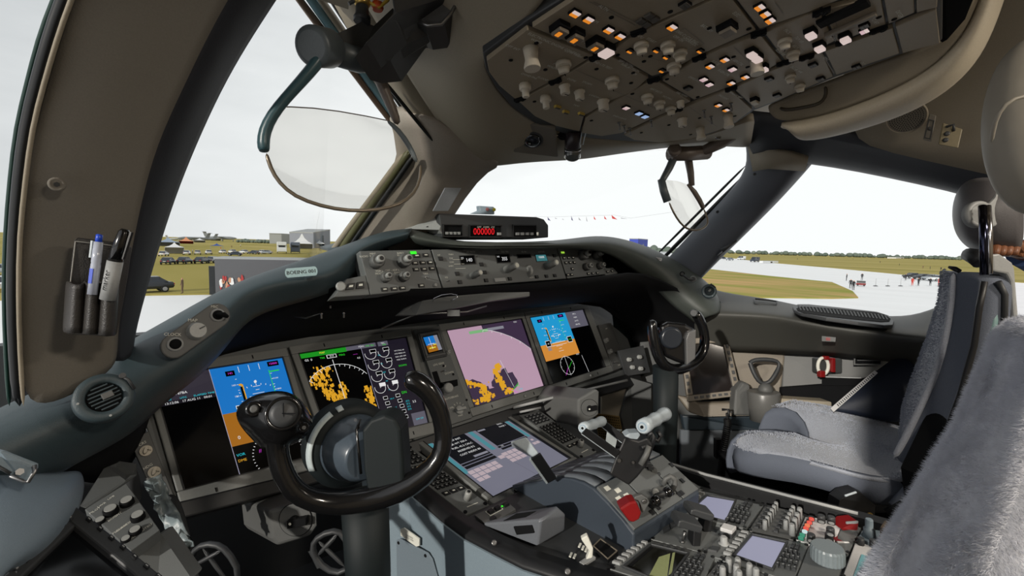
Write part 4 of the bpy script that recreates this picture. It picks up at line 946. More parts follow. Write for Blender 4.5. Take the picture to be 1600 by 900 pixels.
# aft sloping control plates
PL = plane3(V((xl, -.66, .768)), V((xr, -.66, .768)), V((xl, -.768, .719)))
if PL.n.z < 0: PL.n = -PL.n
qa = Q(V((xl+.004, -.665, .768)), V((xr-.002, -.665, .768)), V((xr-.002, -.765, .722)), V((xl+.004, -.765, .722)))
m = MB()
for a, b in ((0, .32), (.33, .72), (.73, 1)): m.qbox(qa, a+.004, 0, b-.004, 1, -.004, .003, M_panel)
m.build('control_plate', tq, bevel=.001)
m = MB()
for u, v in ((.05, .75), (.28, .92), (.38, .9), (.66, .8), (.72, .9), (.76, .9), (.9, .7), (.97, .3)): m.qbox(qa, u-.018, v-.05, u+.018, v+.05, .003, .006, M_black)
m.build('plate_button', tq)
m = MB()
for u, v in ((.08, .12), (.16, .25), (.1, .4), (.2, .42)): rect(m, qa, u-.03, v-.05, u+.03, v+.05, M_white, .0035)
m.build('plate_marking', tq)
def onPL(x, y, h): return PL(x, y, h)
# fire handle: red guarded
m = MB(); m.prism([P(x, y, .915) for x, y in [(968, 795), (984, 785), (994, 783), (1003, 802), (999, 812), (990, 817), (983, 815)]], FW*.035, M_red); m.build('red_handle', tq, bevel=.004, seg=3)
m = MB(); m.prism([P(x, y, .93) for x, y in [(993, 776), (1003, 773), (1012, 779), (1015, 786), (1007, 800), (1003, 802), (1000, 788), (996, 783), (985, 785)]], FW*.012, M_panel2); m.lathe(P(1006, 783, .928), -FW, [(.005, 0), (.005, .004)], M_steel, 14); m.build('handle_bracket', tq, bevel=.002)
for x, y, r, tt in ((1024, 783, .0125, .985), (1043, 769, .0115, 1.02)):
    m = MB(); c = P(x, y, tt); m.lathe(c-UP*r, UP, [(r*math.sin(PI*k/10)+.0001, r-r*math.cos(PI*k/10)) for k in range(11)], mat('glossy_black', (12, 12, 13), .15, coat=.5), 20)
    m.tube([c, c+V((-.03 if x > 1030 else 0, .01, -.02 if x < 1030 else -.004))], .006, M_dark, 10); m.build('ball_knob', tq)
m = MB(); c = P(1024, 769, 1.02); m.lathe(c, -FW, [(.008, -.006), (.008, .002), (.005, .003)], M_knobg, 16); m.build('lever_end', tq)
m = MB(); m.tube([P(x, y, 1.06) for x, y in [(1036, 757), (1040, 748), (1047, 744), (1054, 748), (1055, 756), (1049, 768)]], .006, M_panel2, 8); m.build('loop_handle', tq)
# gear of small grey catches along the far plate
m = MB()
for i, (x, y) in enumerate([(1016, 730), (1021, 735), (1026, 741), (1031, 748), (1012, 725), (1036, 755)]): m.box(P(x, y, 1.10-.012*i*0), RT*.007, UP*.005, FW*.008, M_panel2 if i % 2 else M_dark)
m.build('trim_catch', tq, bevel=.001)
# thrust levers
tl = thing('thrust_levers', 'black thrust lever block with pale ribbed cylindrical grips', 'lever', P(985, 750, .98))
m = MB(); blk = [(975.5, 683), (998, 689), (1011, 684), (1022, 697), (1010, 728), (995.5, 746), (982, 759), (952, 741), (966, 704), (972, 692)]
m.prism([P(x, y, .965) for x, y in blk], V((.055, .03, -.01)), M_black); m.build('lever_block', tl, bevel=.004)
M_grip = mat('pale_grip', (168, 178, 184), .3)
def grip(a, b, r, nm='grip'):
    ax = b-a; L_ = ax.length; m = MB(); m.lathe(a, ax, [(r*.8, 0), (r, L_*.03), (r, L_*.18), (r*.88, L_*.25), (r*.92, L_*.45), (r, L_*.52), (r*.86, L_*.6), (r*.9, L_*.8), (r*1.02, L_*.9), (r, L_*.98), (r*.8, L_)], M_grip, 28)
    m.lathe(a-ax.normalized()*.0006, ax, [(r*.62, 0), (r*.62, .001)], mat('grip_face', (130, 150, 165), .4), 24); m.lathe(a-ax.normalized()*.0016, ax, [(r*.45, 0), (r*.45, .001)], M_grip, 20); m.lathe(a-ax.normalized()*.003, ax, [(r*.22, 0), (r*.22, .0015)], M_matt, 14); return m.build(nm, tl)
grip(P(1003.5, 667, .90), P(1040, 646, 1.03), .0148)
m = MB(); m.prism([P(x, y, .93) for x, y in [(976, 682), (984, 677), (999, 676), (1001, 680), (996, 687), (986, 686)]], FW*.03, M_grip); m.build('release_plate', tl, bevel=.002)
m = MB()
for pth in ([(1012, 683, .97), (1018, 676, .97), (1022, 684, .97), (1018, 697, .97)], [(1020, 684, 1.0), (1028, 690, 1.0), (1032, 681, 1.0), (1027, 673, 1.0)], [(1001, 700, .96), (1012, 696, .97), (1020, 690, .98)]): m.tube([P(*p) for p in pth], .005, M_black, 8)
m.build('linkage', tl)
m = MB(); m.tube([P(1014, 697, .96), P(1010, 710, .955), P(1001, 726, .955)], .006, M_panel2, 8); m.lathe(P(967, 719, .962), -FW, [(.004, 0), (.004, .003)], M_steel, 12); m.lathe(P(989, 722, .962), -FW, [(.003, 0), (.003, .003)], M_steel, 12); m.build('pivot', tl)
rv = thing('reverser_levers', 'pair of long black levers joined by a pale ribbed grip, left of the thrust levers', 'lever', P(963, 710, .98))
tl_ = tl; tl = rv; grip(P(910.5, 669, .93), P(941, 658, 1.05), .0115); tl = tl_
for a, b in (((912, 672, .93), (964, 709, .965)), ((943, 662, 1.05), (974, 686, 1.0))):
    m = MB(); p0, p1 = P(*a), P(*b); w = (p1-p0).cross(FW).normalized(); m.box((p0+p1)/2, (p1-p0)/2, w*.0075, FW*.006, M_black); m.box((p0+p1)/2-w*.0082, (p1-p0)/2, w*.001, FW*.006, M_grip); m.build('lever_arm', rv, bevel=.001)
m = MB(); m.prism([P(x, y, 1.08) for x, y in [(948, 680), (950, 670), (972, 672), (966, 678), (960, 705), (947, 690)]], FW*.004, mat('grey_tag', (168, 175, 175), .5)); m.build('tag', rv)
sp = thing('speedbrake_lever', 'pale-headed speedbrake lever on a black arm in front of the lower display', 'lever', P(862, 749, 1.06))
m = MB(); p0, p1 = P(837, 712, .98), P(863, 750, 1.05); w = (p1-p0).cross(FW).normalized(); m.box((p0+p1)/2, (p1-p0)/2, w*.011, FW*.006, M_black); m.box((p0+p1)/2-w*.0135, (p1-p0)/2, w*.0025, FW*.006, M_grip); m.build('arm', sp, bevel=.001)
m = MB(); m.box8([P(x, y, t) for x, y, t in [(797, 690, .98), (822, 682, .98), (842, 708, .975), (833, 714, .975), (799, 698, 1.01), (823, 692, 1.01), (842, 710, 1.0), (833, 716, 1.0)]], M_grip); m.build('head', sp, bevel=.003, seg=3)
# ================================================================ modules set in the pedestal deck
def pmod(name, label, cat, quad, mt=None, h=.004):
    t = thing(name, label, cat, PD(*quad[3])); q = QP(PD, *quad); m = MB(); m.qbox(q, .003, .003, .997, .997, -.02, h, mt or M_panel2); m.build('faceplate', t, bevel=.0015)
    for u, v in ((.03, .04), (.97, .04), (.97, .96), (.03, .96)):
        m = MB(); m.lathe(q.at(u, v, h), PD.n, [(.0035, 0), (.0035, .0015)], M_screw, 8); m.build('fastener', t)
    return t, q
def tune(label, quad, scr, kquad, lsk, screen, extra=None):
    t, q = pmod('tuning_panel', label, 'control panel', quad, M_panel)
    s = QP(PD, *scr); m = MB(); m.qring(s, -.05, -.06, 1.05, 1.06, .004, .003, .009, M_dark); m.build('screen_rim', t, bevel=.001)
    m = MB(); rect(m, s, 0, 0, 1, 1, screen, .0055)
    if extra: extra(m, s)
    m.build('screen', t)
    m = MB()
    for x, y in lsk:
        u, v = uvof(q, PD, x, y); m.qbox(q, u-.007/q.W, v-.0035/q.H, u+.007/q.W, v+.0035/q.H, .004, .009, M_grey, .0005)
    m.build('side_keys', t)
    if kquad:
        k = QP(PD, *kquad); m = MB(); keys(m, k, 4, 3, 0, .45, .9, 1, M_dark, .010, .3, M_grey); m.build('number_keys', t)
        m = MB(); keys(m, k, 3, 1, 0, .28, .7, .42, M_dark, .010, .2, M_grey); m.build('arrow_keys', t)
        m = MB(); keys(m, k, 2, 2, .2, 0, .7, .24, M_dark, .010, .25); m.build('menu_keys', t)
    return t, q
M_lil = glow('pedestal_screen_glow', (150, 150, 172), .9)
tune('tuning panel with pale lilac screen in the far corner, behind the hooked levers', [(1096, 769), (1193, 792), (1166, 829), (1060, 806)], [(1105, 779), (1148, 786.5), (1134, 818), (1078, 803)], [(1158, 786), (1186, 793), (1168, 826), (1130, 818)],
     [(1096, 774), (1090, 779), (1084, 784), (1078, 789), (1072, 794), (1066, 799)], M_lil)
tune('tuning panel with pale lilac screen in the middle of the pedestal', [(1166, 833), (1264, 853), (1240, 912), (1128, 879)], [(1175, 841), (1228, 853), (1207, 893), (1149, 872)], [(1233, 851), (1260, 858), (1249, 900), (1208, 890)],
     [(1163.7, 836), (1160, 841.5), (1154.5, 848), (1150.5, 853.5), (1146, 859.5), (1141, 865), (1137, 870)], M_lil)
def painted_reflection(m, s):  # mirrored shape on the dark glass, painted as flat yellow-green patches
    rect(m, s, .02, .05, .1, .95, M_matt, .006); m.add([s.at(.45, .35, .007), s.at(.62, .12, .007), s.at(.98, .9, .007), s.at(.6, 1, .007)], [(0, 1, 2, 3)], mat('yellow_green_reflection', (150, 158, 110), .6))
    m.add([s.at(.66, .08, .007), s.at(.71, .04, .007), s.at(1, .72, .007), s.at(.96, .8, .007)], [(0, 1, 2, 3)], MATS['yellow_green_reflection'])
tune('near tuning panel whose dark screen carries a painted slanting yellow-green reflection', [(1014, 847), (1118, 872), (1090, 935), (952, 892)], [(1017, 857), (1073, 871), (1040, 915), (978, 890)], [(1084, 868), (1113, 876), (1095, 915), (1050, 905)],
     [(1006, 852), (999, 857), (992, 862), (985, 867), (978, 872), (971, 878), (964, 884)], mat('dark_screen', (28, 28, 24), .1, spec=.6), painted_reflection)
# audio panel with rows of pale stems
t, q = pmod('audio_panel', 'audio panel studded with rows of small pale volume stems', 'control panel', [(1196, 791), (1258, 806), (1240, 847), (1169, 832)])
m = MB()
for r in range(6):
    for c_, (a, b) in enumerate(((.12, .0), (.56, .0))): u, v = a+.02, .10+r*.15; m.qbox(q, u-.05, v-.035, u+.05, v+.035, .004, .008, M_dark, .0005)
m.build('select_keys', t)
st_me = proto(lambda m: (m.lathe(O, Z, [(.0052, 0), (.0045, .012), (.0045, .018), (.0035, .020)], M_grey, 12)), 'stem')
for i in range(6):
    for u in (.32, .74) if i < 5 else (.32,): place(st_me, 'volume_stem', t, q.at(u, .12+i*.145, .004), q.ux, PD.n, 1)
for v in (.2, .42, .62, .84): place(st_me, 'volume_stem', t, q.at(.92, v, .004), q.ux, PD.n, 1.2)
t, q = pmod('audio_panel', 'near audio panel with pale stems at the bottom edge of the pedestal', 'control panel', [(1122, 881), (1200, 901), (1180, 950), (1085, 925)])
for u, v in ((.3, .2), (.45, .12), (.5, .35), (.7, .2), (.85, .3), (.3, .5), (.6, .5)): place(st_me, 'volume_stem', t, q.at(u, v, .004), q.ux, PD.n, 1.2)
m = MB(); keys(m, q, 3, 2, .05, .05, .28, .5, M_dark, .007, .3, M_grey); m.build('select_keys', t)
# cargo fire panel: pale plate with a row of coloured lamps
M_plate = mat('pale_plate', (200, 200, 200), .45)
t, q = pmod('switch_module', 'pale panel with a slanting row of red and green lamps', 'control panel', [(1259, 808), (1316, 821), (1297, 866), (1243, 846)], M_plate)
lr = [glow('lamp_red', (226, 84, 70), 1), glow('lamp_orange', (226, 120, 80), 1), glow('lamp_green', (60, 150, 120), .8), glow('lamp_pale', (190, 215, 215), 1)]
for (x, y), c in zip([(1268, 812.5), (1264.7, 818), (1261.5, 822.5), (1259.3, 827), (1257.3, 832), (1253.5, 837.5), (1251.5, 842.5)], [0, 0, 1, 0, 3, 2, 2]):
    m = MB(); m.lathe(PD(x, y, .004), PD.n, [(.0062, 0), (.0062, .007)], M_dark, 12); m.lathe(PD(x, y, .011), PD.n, [(.005, 0), (.005, .004), (.003, .005)], lr[c], 12); m.build('lamp', t)
for x, y in ((1283.3, 816), (1299, 818), (1297.5, 836), (1295.5, 845), (1267.5, 846)):
    m = MB(); m.lathe(PD(x, y, .004), PD.n, [(.008, 0), (.0075, .014), (.0065, .016)], M_dark, 16); m.lathe(PD(x, y, .020), PD.n, [(.0055, 0), (.0055, .001)], M_grey, 14); m.build('knob', t)
t, q = pmod('switch_module', 'grey panel carrying one very large round ribbed knob', 'control panel', [(1266, 850), (1322, 868), (1302, 930), (1243, 908)], M_panel)
m = MB(); m.lathe(PD(1293, 876, .004), PD.n, [(.027, 0), (.0285, .002), (.028, .024), (.0262, .028)], mat('big_knob_grey', (126, 136, 140), .4), 48, smooth=False, ridge=.03); m.build('large_knob', t)
for x, y in ((1276, 863), (1318, 874), (1282, 858)):
    m = MB(); m.lathe(PD(x, y, .004), PD.n, [(.004, 0), (.004, .002)], M_screw, 8); m.build('fastener', t)
t, q = pmod('guarded_switch_module', 'strip with a red guarded switch above a white and pink one', 'control panel', [(1318, 818), (1346, 825), (1325, 868), (1300, 862)], M_panel)
m = MB(); m.prism([P(x, y, tt) for x, y, tt in [(1316, 825, .975), (1323, 817, .975), (1342, 815, .955), (1340, 829, .955), (1328, 828, .965), (1317, 829, .97)]], FW*.03, M_red); m.prism([P(x, y, tt) for x, y, tt in [(1323, 816, .973), (1342, 814.5, .953), (1341, 818.5, .953), (1323, 820, .973)]], FW*.004, M_grey); m.build('red_guard', t, bevel=.001)
m = MB(); m.prism([P(x, y, .93) for x, y in [(1309, 847), (1328, 848), (1325, 859), (1310, 856)]], FW*.025, M_red); m.prism([P(x, y, .928) for x, y in [(1309, 846.5), (1328, 847.5), (1327, 853), (1309, 852)]], FW*.004, M_plate); m.build('pink_guard', t, bevel=.001)
t, q = pmod('rear_panel', 'pale panel with a light blue label strip at the near right end of the pedestal', 'control panel', [(1337, 848), (1372, 859), (1350, 920), (1316, 905)], M_plate)
m = MB(); m.qbox(q, .45, .32, .82, .98, .004, .0055, mat('light_blue_label', (120, 180, 190), .5)); m.build('blue_label', t)
t, q = pmod('rear_panel', 'small dark-edged panel with a tall round grey knob at the pedestal corner', 'control panel', [(1349, 828), (1380, 832), (1374, 852), (1338, 846)], M_side)
m = MB(); m.lathe(PD(1358, 839, .004), PD.n, [(.012, 0), (.010, .018), (.007, .020), (.007, .036), (.006, .038)], M_side, 20); m.build('tall_knob', t)
for x, y in ((1345, 851), (1364, 854)):
    m = MB(); m.lathe(PD(x, y, .004), PD.n, [(.006, 0), (.006, .014)], M_dark, 14); m.build('knob', t)
m = MB(); c = PD(1390, 848, .006); m.box(c+V((0, 0, .016)), (.018, 0, 0), (0, .014, 0), (0, 0, .018), mat('brown_plastic', (72, 58, 40), .45)); m.tube([c+V((-.012, -.018, .03)), c+V((0, -.026, .04)), c+V((.012, -.018, .03))], .004, M_chrome, 8)
props(m.build('socket', bevel=.003), 'small brown socket with a metal loop at the pedestal corner beside the sheepskin', 'socket')
# black handled levers beside the throttle drum
def blk(label, top, leg, t0):
    o = thing('trim_lever', label, 'lever', P(leg[2][0], leg[2][1], t0+.02))
    m = MB(); m.prism([P(x, y, t0) for x, y in top], FW*.045, M_dark); m.build('lever_head', o, bevel=.003)
    m = MB(); m.prism([P(x, y, t0+.004) for x, y in leg], FW*.030, M_black); m.build('lever_leg', o, bevel=.002)
blk('black hooked lever standing nearer the throttle drum', [(1061, 814), (1067, 813), (1099, 823), (1097, 832), (1093, 834), (1058, 824)], [(1084, 830), (1097, 832), (1094, 858), (1082, 863)], .925)
blk('black hooked lever standing in front of the far lilac screen', [(1080, 797), (1086, 796), (1117, 805), (1116, 813), (1110, 815), (1078, 806)], [(1102, 811), (1115, 814), (1111, 835), (1104, 842), (1098, 826)], .975)
t, q = pmod('lever_base_panel', 'grey deck panel under the two hooked levers with a tiny dark toggle', 'control panel', [(1056, 812), (1128, 838), (1104, 868), (1016, 845)], M_panel)
m = MB()
for a in ((1048, 822, 1058, 816), (1036, 829, 1046, 824)): m.box(PD((a[0]+a[2])/2, (a[1]+a[3])/2, .012), (PD(a[2], a[3])-PD(a[0], a[1]))/2, (-.006, -.005, 0), (0, 0, .003), M_dark)
m.build('slide_switch', t, bevel=.001)
put(K_tog, 'toggle', t, PD, 1066, 847, 1.6, .004)
for x, y in ((1034, 855), (1045, 857), (1056, 860), (1067, 862)):
    m = MB(); m.lathe(PD(x, y, .004), PD.n, [(.004, 0), (.004, .004)], M_dark, 10); m.build('small_button', t)
t, q = pmod('small_panel', 'small grey panel with a pale square block, a round knob and a flat key', 'control panel', [(1128, 824), (1163, 833), (1128, 877), (1090, 866)], M_panel)
m = MB(); qq = QP(PD, (1131, 832), (1151, 838), (1144, 846), (1125, 840)); m.qbox(qq, 0, 0, 1, 1, .004, .014, M_dark); m.qbox(qq, 0, 0, 1, 1, .014, .022, M_plate); m.build('square_block', t, bevel=.0015)
m = MB(); m.lathe(PD(1131, 850, .004), PD.n, [(.011, 0), (.011, .002), (.007, .003), (.007, .014), (.005, .016)], M_grey, 20); m.build('knob', t)
m = MB(); qq = QP(PD, (1113, 858), (1126, 860), (1120, 867), (1105, 864)); m.qbox(qq, 0, 0, 1, 1, .004, .008, M_dark, .001); m.build('flat_key', t)
# strips of the front edge of the pedestal near the drum
t, q = pmod('small_panel', 'narrow grey strip panel between the throttle drum and the far pedestal rail', 'control panel', [(1066, 745), (1098, 765), (1062, 801), (1048, 798)], M_panel)
m = MB(); m.lathe(PD(1073, 764, .004), PD.n, [(.008, 0), (.010, .006), (.006, .012)], M_grey, 16); m.build('knob', t)
for x, y in ((1080, 771), (1070, 780)):
    m = MB(); m.lathe(PD(x, y, .004), PD.n, [(.004, 0), (.004, .002)], M_screw, 8); m.build('fastener', t)
# ================================================================ control yokes
M_gloss = mat('gloss_black', (18, 18, 19), .18, coat=.3, bump=.02)
M_col = mat('column_black', (22, 29, 31), .6, spec=.3)
def head_disc(o, x, y, t, r, yoke):
    c = P(x, y, t); n = (CAM-c).normalized()
    m = MB(); m.lathe(c, n, [(r, -.012), (r, 0), (r*.92, .003), (r*.86, .001)], M_gloss, 28); m.lathe(c, n, [(r*.8, .001), (r*.8, .004), (r*.5, .006)], M_dark, 24); m.build('hat_switch', yoke)
yk = thing('control_yoke', 'glossy black control yoke nearest the camera, in front of the left displays', 'control yoke', P(575, 900, .80))
m = MB()
path = [(444,652,.72,.026),(434,675,.72,.021),(433,700,.72,.0165),(438,727,.72,.017),(449,755,.722,.0175),(470,776,.73,.0175),(505,787,.745,.018),(550,786,.76,.020),(600,776,.77,.022),(645,757,.775,.021),(680,730,.78,.018),(694,700,.785,.0165),(693,665,.785,.0165),(684,632,.782,.017),(668,608,.778,.019),(652,596,.775,.020),(638,592,.772,.017),(632,592,.772,.010)]
m.tube([P(x, y, t) for x, y, t, r in path], [r*.98 for *_, r in path], M_gloss, 16, cap=True); m.build('wheel_rim', yk, sub=1)
# left horn head: broad lobe with trim disc
m = MB(); hd = [[(380,640,.745),(392,628,.74),(415,622,.735),(440,618,.735),(462,628,.74),(478,655,.75)],
 [(378,645,.73),(392,632,.715),(415,630,.705),(440,630,.70),(462,640,.71),(480,662,.735)],
 [(382,655,.73),(396,652,.71),(416,652,.70),(440,655,.695),(462,660,.705),(478,672,.73)],
 [(392,668,.735),(404,675,.715),(418,680,.705),(436,682,.70),(452,678,.71),(470,680,.735)],
 [(405,682,.745),(412,690,.73),(420,695,.72),(434,698,.715),(446,690,.725),(458,684,.745)]]
hd = [[(430+(x-430)*.95, 652+(y-652)*.93, t+.004) for x, y, t in r] for r in hd]; m.grid(rp(*hd), M_gloss); m.build('horn_head', yk, sub=2, solid=.012)
for f in (0,):
    pass
m = MB(); c = P(443, 646, .692); n = (CAM-c).normalized(); m.lathe(c, n, [(.026, -.014), (.026, -.001), (.023, .001), (.021, -.001)], M_gloss, 32); m.lathe(c, n, [(.020, -.001), (.020, .002), (.012, .004), (.001, .0045)], M_dark, 28); m.box(c+n*.004, UP*.016, RT*.0008, n*.0015, M_matt); m.box(c+n*.004, RT*.018, UP*.0008, n*.0015, M_matt); m.build('trim_disc', yk)
m = MB(); c = P(397, 639, .698); n = (CAM-c).normalized(); m.lathe(c, n, [(.013, -.006), (.012, .002), (.009, .003)], M_gloss, 24); m.lathe(c, n, [(.006, .002), (.006, .007), (.004, .009)], M_panel2, 18); m.build('thumb_switch', yk)
m = MB(); c = P(475, 668, .715); n = (CAM-c).normalized(); m.lathe(c, n, [(.008, -.01), (.008, .002), (.006, .004)], M_gloss, 18); m.lathe(c, n, [(.003, .004), (.003, .005)], M_panel2, 12); m.build('push_button', yk)
# hub: drum with pale wheel-angle scale and the dark front housing
ax = V((0, -1, .06)).normalized(); hc = P(545, 692, .86)
m = MB(); m.lathe(hc, ax, [(.060, -.05), (.074, -.035), (.080, -.02), (.080, .010), (.072, .022), (.062, .024)], M_col, 44); m.build('hub_drum', yk)
m = MB(); m.lathe(hc, ax, [(.060, .020), (.060, .030), (.052, .060), (.040, .085), (.036, .09)], mat('satin_grey_black', (70, 80, 90), .28), 40); m.build('hub_shoulder', yk)
m = MB(); fc = [(565,672),(578,656),(600,648),(618,655),(626,672),(630,720),(631,770),(620,778),(583,784),(574,770),(568,735)]
m.prism([P(x, y, .762) for x, y in fc], FW*.06, M_col); m.build('front_housing', yk, bevel=.006, seg=3)
M_scl = mat('pale_scale', (190, 202, 204), .4); lf_ = ax.cross(Z).normalized(); lf_ = lf_ if lf_.x < 0 else -lf_; u_ = lf_.cross(ax).normalized(); u_ = u_ if u_.z > 0 else -u_
def ring(a, r, o_): return hc+ax*o_+(u_*math.cos(a)+lf_*math.sin(a))*r
m = MB(); A_r = [math.radians(28+82*k/14) for k in range(15)]
m.grid([[ring(a, .0792, .0125) for a in A_r], [ring(a, .0728, .0228) for a in A_r]], M_scl); m.build('angle_scale', yk, solid=-.002)
m = MB(); A_r = [math.radians(12+8*k/3) for k in range(4)]; m.grid([[ring(a, .0792, .0125) for a in A_r], [ring(a, .0728, .0228) for a in A_r]], M_scl); m.build('scale_marker', yk, solid=-.002)
m = MB(); m.tube([P(563,655,.785), P(557,672,.775), P(560,700,.765), P(564,740,.765)], .0025, M_gloss, 8); m.lathe(P(556,656,.79), -FW, [(.003, 0), (.003, .002)], M_steel, 10); m.lathe(P(560,668,.782), -FW, [(.003, 0), (.003, .002)], M_steel, 10); m.build('seam_cable', yk)
p0 = P(570, 775, .83)
m = MB(); m.tube([p0, V((p0.x+.002, p0.y-.01, .70)), V((p0.x+.004, p0.y-.02, .35)), V((p0.x+.004, p0.y-.02, .02))], [.042, .040, .040, .040], M_col, 24); m.build('column', yk)
# far yoke
y2 = thing('control_yoke', 'glossy black control yoke in front of the far right seat', 'control yoke', P(1040, 730, 1.45))
m = MB(); path = [(1020,499,1.42,.010),(1019,508,1.42,.016),(1021,528,1.42,.018),(1026,552,1.42,.018),(1036,572,1.43,.018),(1053,579,1.44,.018),(1072,575,1.47,.018),(1092,562,1.51,.018),(1102,543,1.53,.017),(1101,516,1.53,.016),(1091,495,1.52,.018),(1084,487,1.52,.015)]
m.tube([P(x, y, t) for x, y, t, r in path], [r for *_, r in path], M_gloss, 14); m.build('wheel_rim', y2, sub=1)
m = MB(); m.prism([P(x, y, 1.42) for x, y in [(1031, 510), (1044, 503), (1072, 506), (1089, 515), (1088, 530), (1084, 560), (1073, 571), (1058, 566), (1040, 558), (1034, 535)]], FW*.07, M_gloss); m.build('hub_body', y2, bevel=.012, seg=3)
m = MB(); m.prism([P(x, y, 1.405) for x, y in [(1076, 519), (1088, 515), (1087, 560), (1073, 571), (1072, 530)]], FW*.02, mat('housing_grey', (92, 92, 92), .4)); m.build('front_housing', y2, bevel=.003)
m = MB(); m.lathe(P(1049, 528, 1.415), -FW, [(.035, -.02), (.034, .004), (.028, .008)], mat('satin_black', (38, 42, 48), .3), 24); m.build('hub_shoulder', y2)
m = MB(); c = P(1084, 489, 1.49); n = (CAM-c).normalized(); m.lathe(c, n, [(.013, -.01), (.013, 0), (.010, .003)], M_dark, 18); m.build('thumb_switch', y2)
p0 = P(1040, 572, 1.46); m = MB(); m.tube([p0, V((p0.x, p0.y-.01, .75)), V((p0.x, p0.y-.02, .4)), V((p0.x, p0.y-.02, .02))], [.040, .038, .037, .037], M_col, 20); m.build('column', y2)

# ================================================================ adjuster boxes under the panel
def adjuster(label, front, depth, t, dial, r):
    o = thing('adjuster_box', label, 'control box', P(*front[-1], t))
    m = MB(); m.prism([P(x, y, t) for x, y in front], depth, M_panel2); m.build('box_body', o, bevel=.008, seg=3)
    c = P(*dial, t-.001); n = (CAM-c).normalized()*.3-FW*.7; n = -FW
    m = MB(); m.lathe(c, n, [(r, -.001), (r, .0006)], M_matt, 32); m.lathe(c, n, [(r*.96, 0), (r*.96, .0012)], M_panel2, 32); m.build('dial_ring', o)
    m = MB(); m.box(c+n*.008+RT*r*.25, RT*r*.55+UP*r*.1, UP*r*.22, n*.008, M_matt); m.lathe(c+n*.001, n, [(r*.3, 0), (r*.3, .012)], M_matt, 16); m.lathe(c+n*.018-RT*r*.1, n, [(.003, 0), (.003, .001)], M_white, 10); m.build('crank_knob', o, bevel=.002)
adjuster('grey box with a round dial and black crank knob under the leftmost display', [(419, 797), (484, 782), (496, 800), (497, 822), (486, 838), (434, 854), (424, 842)], P(378, 785, 1.12)-P(419, 797, .98)+V((.0, .02, .0)), .98, (462, 812), .036)
adjuster('grey box with a round dial and black crank knob under the rightmost display', [(903, 624), (932, 607), (937, 612), (936, 648), (908, 668), (903, 664)], P(838, 632, 1.72)-P(903, 640, 1.52)+V((0, .02, 0)), 1.50, (921, 637), .028)
m = MB(); m.tube([P(802, 637, 1.56), P(870, 620, 1.62), P(980, 594, 1.72)], .005, M_grey, 8); m.tube([P(812, 644, 1.54), P(845, 637, 1.57)], .004, M_grey, 8); props(m.build('edge_rail'), 'thin pale rail along the lower edge of the rightmost displays', 'rail')
# ================================================================ rudder pedals in the dark footwell
def pedal(label, c, t):
    m = MB(); m.tube([P(x, y, t) for x, y in c+[c[0], c[1]]], .009, M_dark, 8, cap=False)
    a, b = ((c[1][0]+c[0][0])/2, (c[1][1]+c[0][1])/2), ((c[3][0]+c[4][0])/2, (c[3][1]+c[4][1])/2)
    m.tube([P(*a, t), P(*b, t)], .007, M_dark, 8); m.tube([P(c[2][0], c[2][1], t), P(c[-1][0]*.5+c[-2][0]*.5, c[-1][1]*.5+c[-2][1]*.5, t)], .006, M_dark, 8)
    e_ = P(c[-1][0], c[-1][1], t); m.tube([e_, V((e_.x, e_.y+.02, .01))], .010, M_dark, 8)
    props(m.build('rudder_pedal', sub=1), label, 'pedal', None)
pedal('open-frame rudder pedal at the left of the dark footwell', [(300, 905), (296, 868), (312, 850), (342, 849), (360, 866), (382, 905), (340, 930)], 1.15)
pedal('open-frame rudder pedal beside the black yoke column', [(500, 885), (486, 858), (492, 840), (524, 826), (538, 836), (556, 880), (530, 900)], 1.15)
# ================================================================ left side: vent, knob plate, name plate, bracket
def onarm(x, y, t): c = P(x, y, t); return c, (CAM-c).normalized()
def vent(label, x, y, t, r, tilt):
    c, n = onarm(x, y, t); n = (n+tilt).normalized(); o = thing('air_vent', label, 'vent', c)
    a = (RT-n*RT.dot(n)).normalized(); b = n.cross(a)
    m = MB(); m.lathe(c, n, [(r*1.05, -.015), (r*1.05, .002), (r, .006), (r*.66, .007), (r*.62, .001), (r*.60, -.004)], M_shield, 40); m.build('vent_ring', o)
    m = MB(); m.lathe(c, n, [(r*.60, -.003), (r*.60, .0012)], M_matt, 32); m.build('vent_well', o)
    m = MB(); dr = (a*.75+b*.66).normalized(); pr = n.cross(dr)
    for k in range(-3, 4):
        h = math.sqrt(max(0, 1-(k/3.6)**2))*r*.56; m.box(c+pr*k*r*.16+n*.003, dr*h, pr*r*.035, n*.003, M_shield)
    m.box(c+n*.008+dr*r*.1, dr*r*.2, pr*r*.13, n*.003, M_panel2); m.build('louvre', o, bevel=.0008)
    m = MB(); m.tube([c+a*r*.2+b*r*1.0+n*.008, c+a*r*.55+b*r*.85+n*.010, c+a*r*.9+b*r*.5+n*.007], r*.07, M_dark, 8); m.lathe(c+a*r*.3+b*r*.98+n*.008, n, [(r*.14, 0), (r*.12, .004)], M_dark, 12); m.build('vent_lever', o)
    for q_ in ((-.75, -.45), (.45, -.75)):
        m = MB(); m.lathe(c+a*r*q_[0]+b*r*q_[1]+n*.005, n, [(r*.05, 0), (r*.05, .003)], M_grey, 8); m.build('vent_screw', o)
vent('large round slatted air vent on the left arm of the glareshield', 163, 621, .672, .0335, V((.1, -.2, .3)))
vent('small round slatted air vent on the far right arm of the glareshield', 1108, 455, 1.755, .026, V((-.1, -.1, .1)))
t = thing('knob_plate', 'oval grey plate with a pale knob between two small sockets on the left arm', 'control plate', P(303, 520, .84))
KP = plane3(P(258, 560, .80), P(350, 480, .88), P(320, 540, .845)); N_ = KP.n if KP.n.dot(CAM-P(303, 520, .85)) > 0 else -KP.n
pts = []
